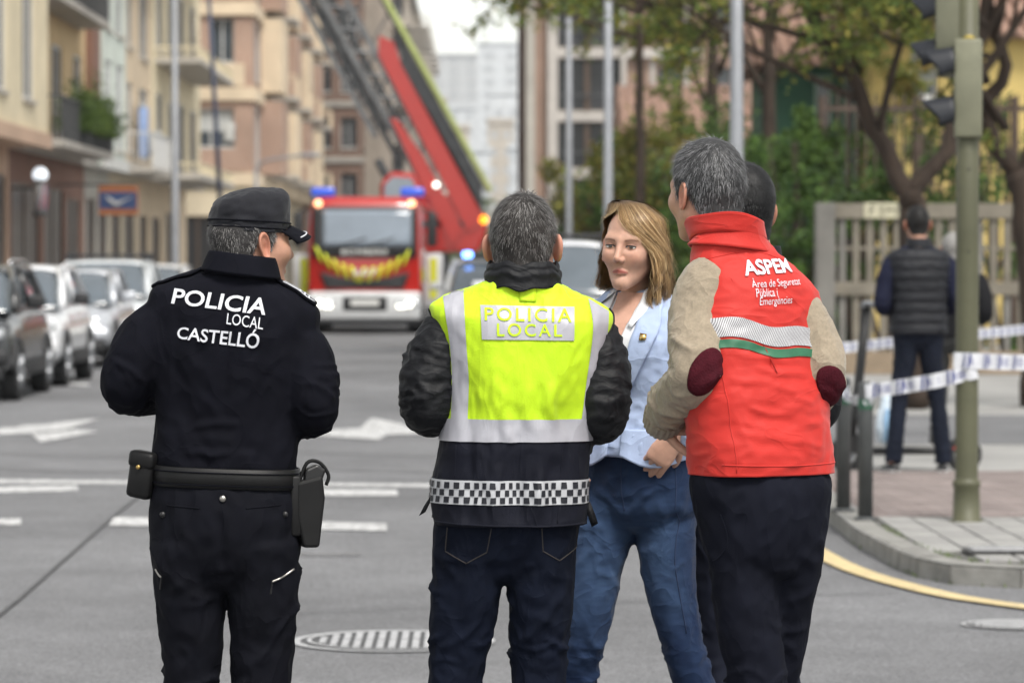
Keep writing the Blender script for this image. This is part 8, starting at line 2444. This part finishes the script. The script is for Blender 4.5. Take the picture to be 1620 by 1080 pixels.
# ================================================================== generic standing figure, for people seen in part or far off
def stander(loc, rz, label, H, coat, trou, skin, hairpal, group, seed, bulk=1.0, vest=None, arms=None, head_yaw=0.0, voxel=.009, hair_n=5000, shoes=None, quilt=None, collar_mat=None, hz=None, hl=.010, stance=0.0):
    root = tag(empty('person', loc, rz), label, 'person', group)
    k = H / 1.78
    Z = lambda z: z * k
    rng = random.Random(seed)
    b = bulk
    jr = [(Z(.93), 0, 0, .176 * b, .13 * b, .125 * b, 2.5), (Z(1.05), 0, 0, .174 * b, .135 * b, .122 * b, 2.5), (Z(1.2), 0, 0, .178 * b, .135 * b, .125 * b, 2.5), (Z(1.34), 0, 0, .192 * b, .13 * b, .13 * b, 2.4), (Z(1.42), 0, 0, .200 * b, .115 * b, .122 * b, 2.3),
          (Z(1.46), 0, 0, .180 * b, .09 * b, .105 * b, 2.2), (Z(1.49), 0, 0, .125 * b, .075, .085, 2.1), (Z(1.515), 0, 0, .085, .065, .07, 2)]
    arms = arms or ([(-.165 * b, 0, Z(1.42)), (-.225 * b, -.02, Z(1.27)), (-.245 * b, -.03, Z(1.13)), (-.19 * b, .10, Z(1.09)), (-.06, .21, Z(1.13))], [(.165 * b, 0, Z(1.42)), (.225 * b, -.02, Z(1.27)), (.245 * b, -.03, Z(1.13)), (.19 * b, .10, Z(1.09)), (.06, .21, Z(1.13))])
    A = [Limb(a, [.066 * b, .063 * b, .056 * b, .05 * b, .04], 60) for a in arms]
    V, F, N = fuse([loft(torso(jr))] + [a.solid() for a in A], voxel, 6)
    fo = []
    for a in A: fo += a.folds(14, .2, .9, .006, .012, 1.7, .06, rng)
    V = put_folds(V, N, fo); V = wrinkle(V, N, .007, 8, (1, 1, 1), seed)
    jk = Cloth('jacket', V, F, coat, root)
    top = jk
    if vest:
        vr = [(z, x, y, a + .010, f + .014, q + .014, e) for z, x, y, a, f, q, e in jr[:-1]]
        rings = torso(vr, 120, 72)
        V, F = loft(rings, cap=False); N = vnormals(V, F)
        if (N * (V - np.array([0, 0, Z(1.2)]))).sum() < 0: N = -N
        V = V + N * (.010 * np.abs(np.sin((V[:, 2]) / .075 * PI)) ** .6)[:, None]
        V = wrinkle(V, N, .004, 20, (1, 1, 1.5), seed + 2, True)
        top = Cloth('padded_vest', V, F, vest, root)
    collar('collar', top.o, collar_mat or vest or coat, [(Z(1.50), 0, -.01, .10, .09, 0), (Z(1.53), 0, -.01, .09, .084, 0), (Z(1.56), 0, -.008, .085, .08, 0), (Z(1.555), 0, -.008, .08, .075, 0)], thick=.004)
    pel = [(Z(.80), 0, 0, .15, .10, .11, 2.2), (Z(.86), 0, 0, .172, .115, .13, 2.3), (Z(.95), 0, 0, .178, .12, .138, 2.3), (Z(1.04), 0, 0, .172, .122, .125, 2.4), (Z(1.09), 0, 0, .165, .12, .115, 2.4)]
    tr, L, Rl = trousers(root, pel, [(-.09, -.005, Z(.93)), (-.095, 0, Z(.76)), (-.10 - stance * .5, .012, Z(.50)), (-.105 - stance * .75, -.01, Z(.3)), (-.11 - stance, -.02, .07)], [(.093, .10), (.08, .085), (.062, .066), (.06, .062), .062],
                         [(.09, -.005, Z(.93)), (.095, 0, Z(.76)), (.10 + stance * .5, .012, Z(.50)), (.105 + stance * .75, -.01, Z(.3)), (.11 + stance, -.02, .07)], [(.093, .10), (.08, .085), (.062, .066), (.06, .062), .062], trou, seed + 3, amp=1.2)
    HV, HF = head_mesh(80, 70, 0, .057)
    Mh = mat4((0, .042, H - .128), head_yaw, R(-3), 0, 1.03)
    core = [core_of(jr), L.solid(.85), Rl.solid(.85)] + [a.solid(.62) for a in A]
    hands = []
    for sd, a in ((1, arms[0]), (-1, arms[1])):
        d = np.array(a[-1]) - np.array(a[-2]); d /= np.linalg.norm(d)
        hv, hf = hand_mesh(side=sd, voxel=.004)
        hands.append((xf(hv, aim(np.array(a[-1]) + d * .02, d, (-sd * .4, .3, .8))), hf))
    body_mesh('body', root, skin, (HV, HF), Mh, True, core, hands, None, .45)
    short_hair(HV, HF, Mh, root, m_hair, hairpal, hair_n, hl, .006, 1.3, lift=.4, seed=seed, hz=hz)
    for sd_ in (-1, 1):
        V, F = shoe(sd_, sd_ * (.112 + stance), .02, 0, R(-10) * sd_); so = obj('shoe', V, F, shoes or m_leather, root, True)
        V2 = V.copy(); V2[:, 2] = np.minimum(V2[:, 2], .024); c_ = V2.mean(0)
        obj('sole', np.column_stack([(V2[:, :2] - c_[:2]) * 1.04 + c_[:2], V2[:, 2]]), F, m_sole if shoes else m_rub, so, True)
    return root
officer()
vest_person()
red_person()
blazer_person()
m_ndenim = M('navy_denim', (.008, .010, .02), .85, .2, 9, .1, 400, spec=.2)
g5 = W(1184, 412, 9.75)
stander((g5[0], g5[1], 0), R(25), 'person with short black hair hidden behind the red vest, dark jacket and navy trousers', 1.87, m_blacknylon, m_ndenim, m_skinA,
        [(.008, .008, .009), (.012, .012, .013), (.03, .03, .032)], GRP, 51, .88, hair_n=7000)
p = G(1452, 748, .1)
stander((p[0], p[1], .1), R(4), 'dark-haired bystander in padded vest and jeans standing behind the tape', 1.89, M('navy_sweat', (.010, .012, .03), .85, .15, 10, spec=.2), M('mid_denim', (.007, .010, .020), .85, .2, 9, spec=.2), m_skinA,
        [(.01, .009, .009), (.02, .018, .017), (.05, .045, .04)], 'bystanders behind the tape', 61, 1.06, vest=M('vest_charcoal', (.012, .013, .017), .6, .15, 14, spec=.3), shoes=m_dark, stance=.07)
p = G(1505, 716, .1)
stander((p[0], p[1], .1), R(-20), 'white-haired bystander in black coat half hidden by the traffic light post', 1.72, M('coat_black', (.008, .008, .010), .8, .15, 10, spec=.2), M('grey_trousers', (.03, .03, .03), .85, .15, 10), m_skinB,
        [(.30, .29, .28), (.22, .21, .205), (.40, .39, .38)], 'bystanders behind the tape', 71, 1.12)
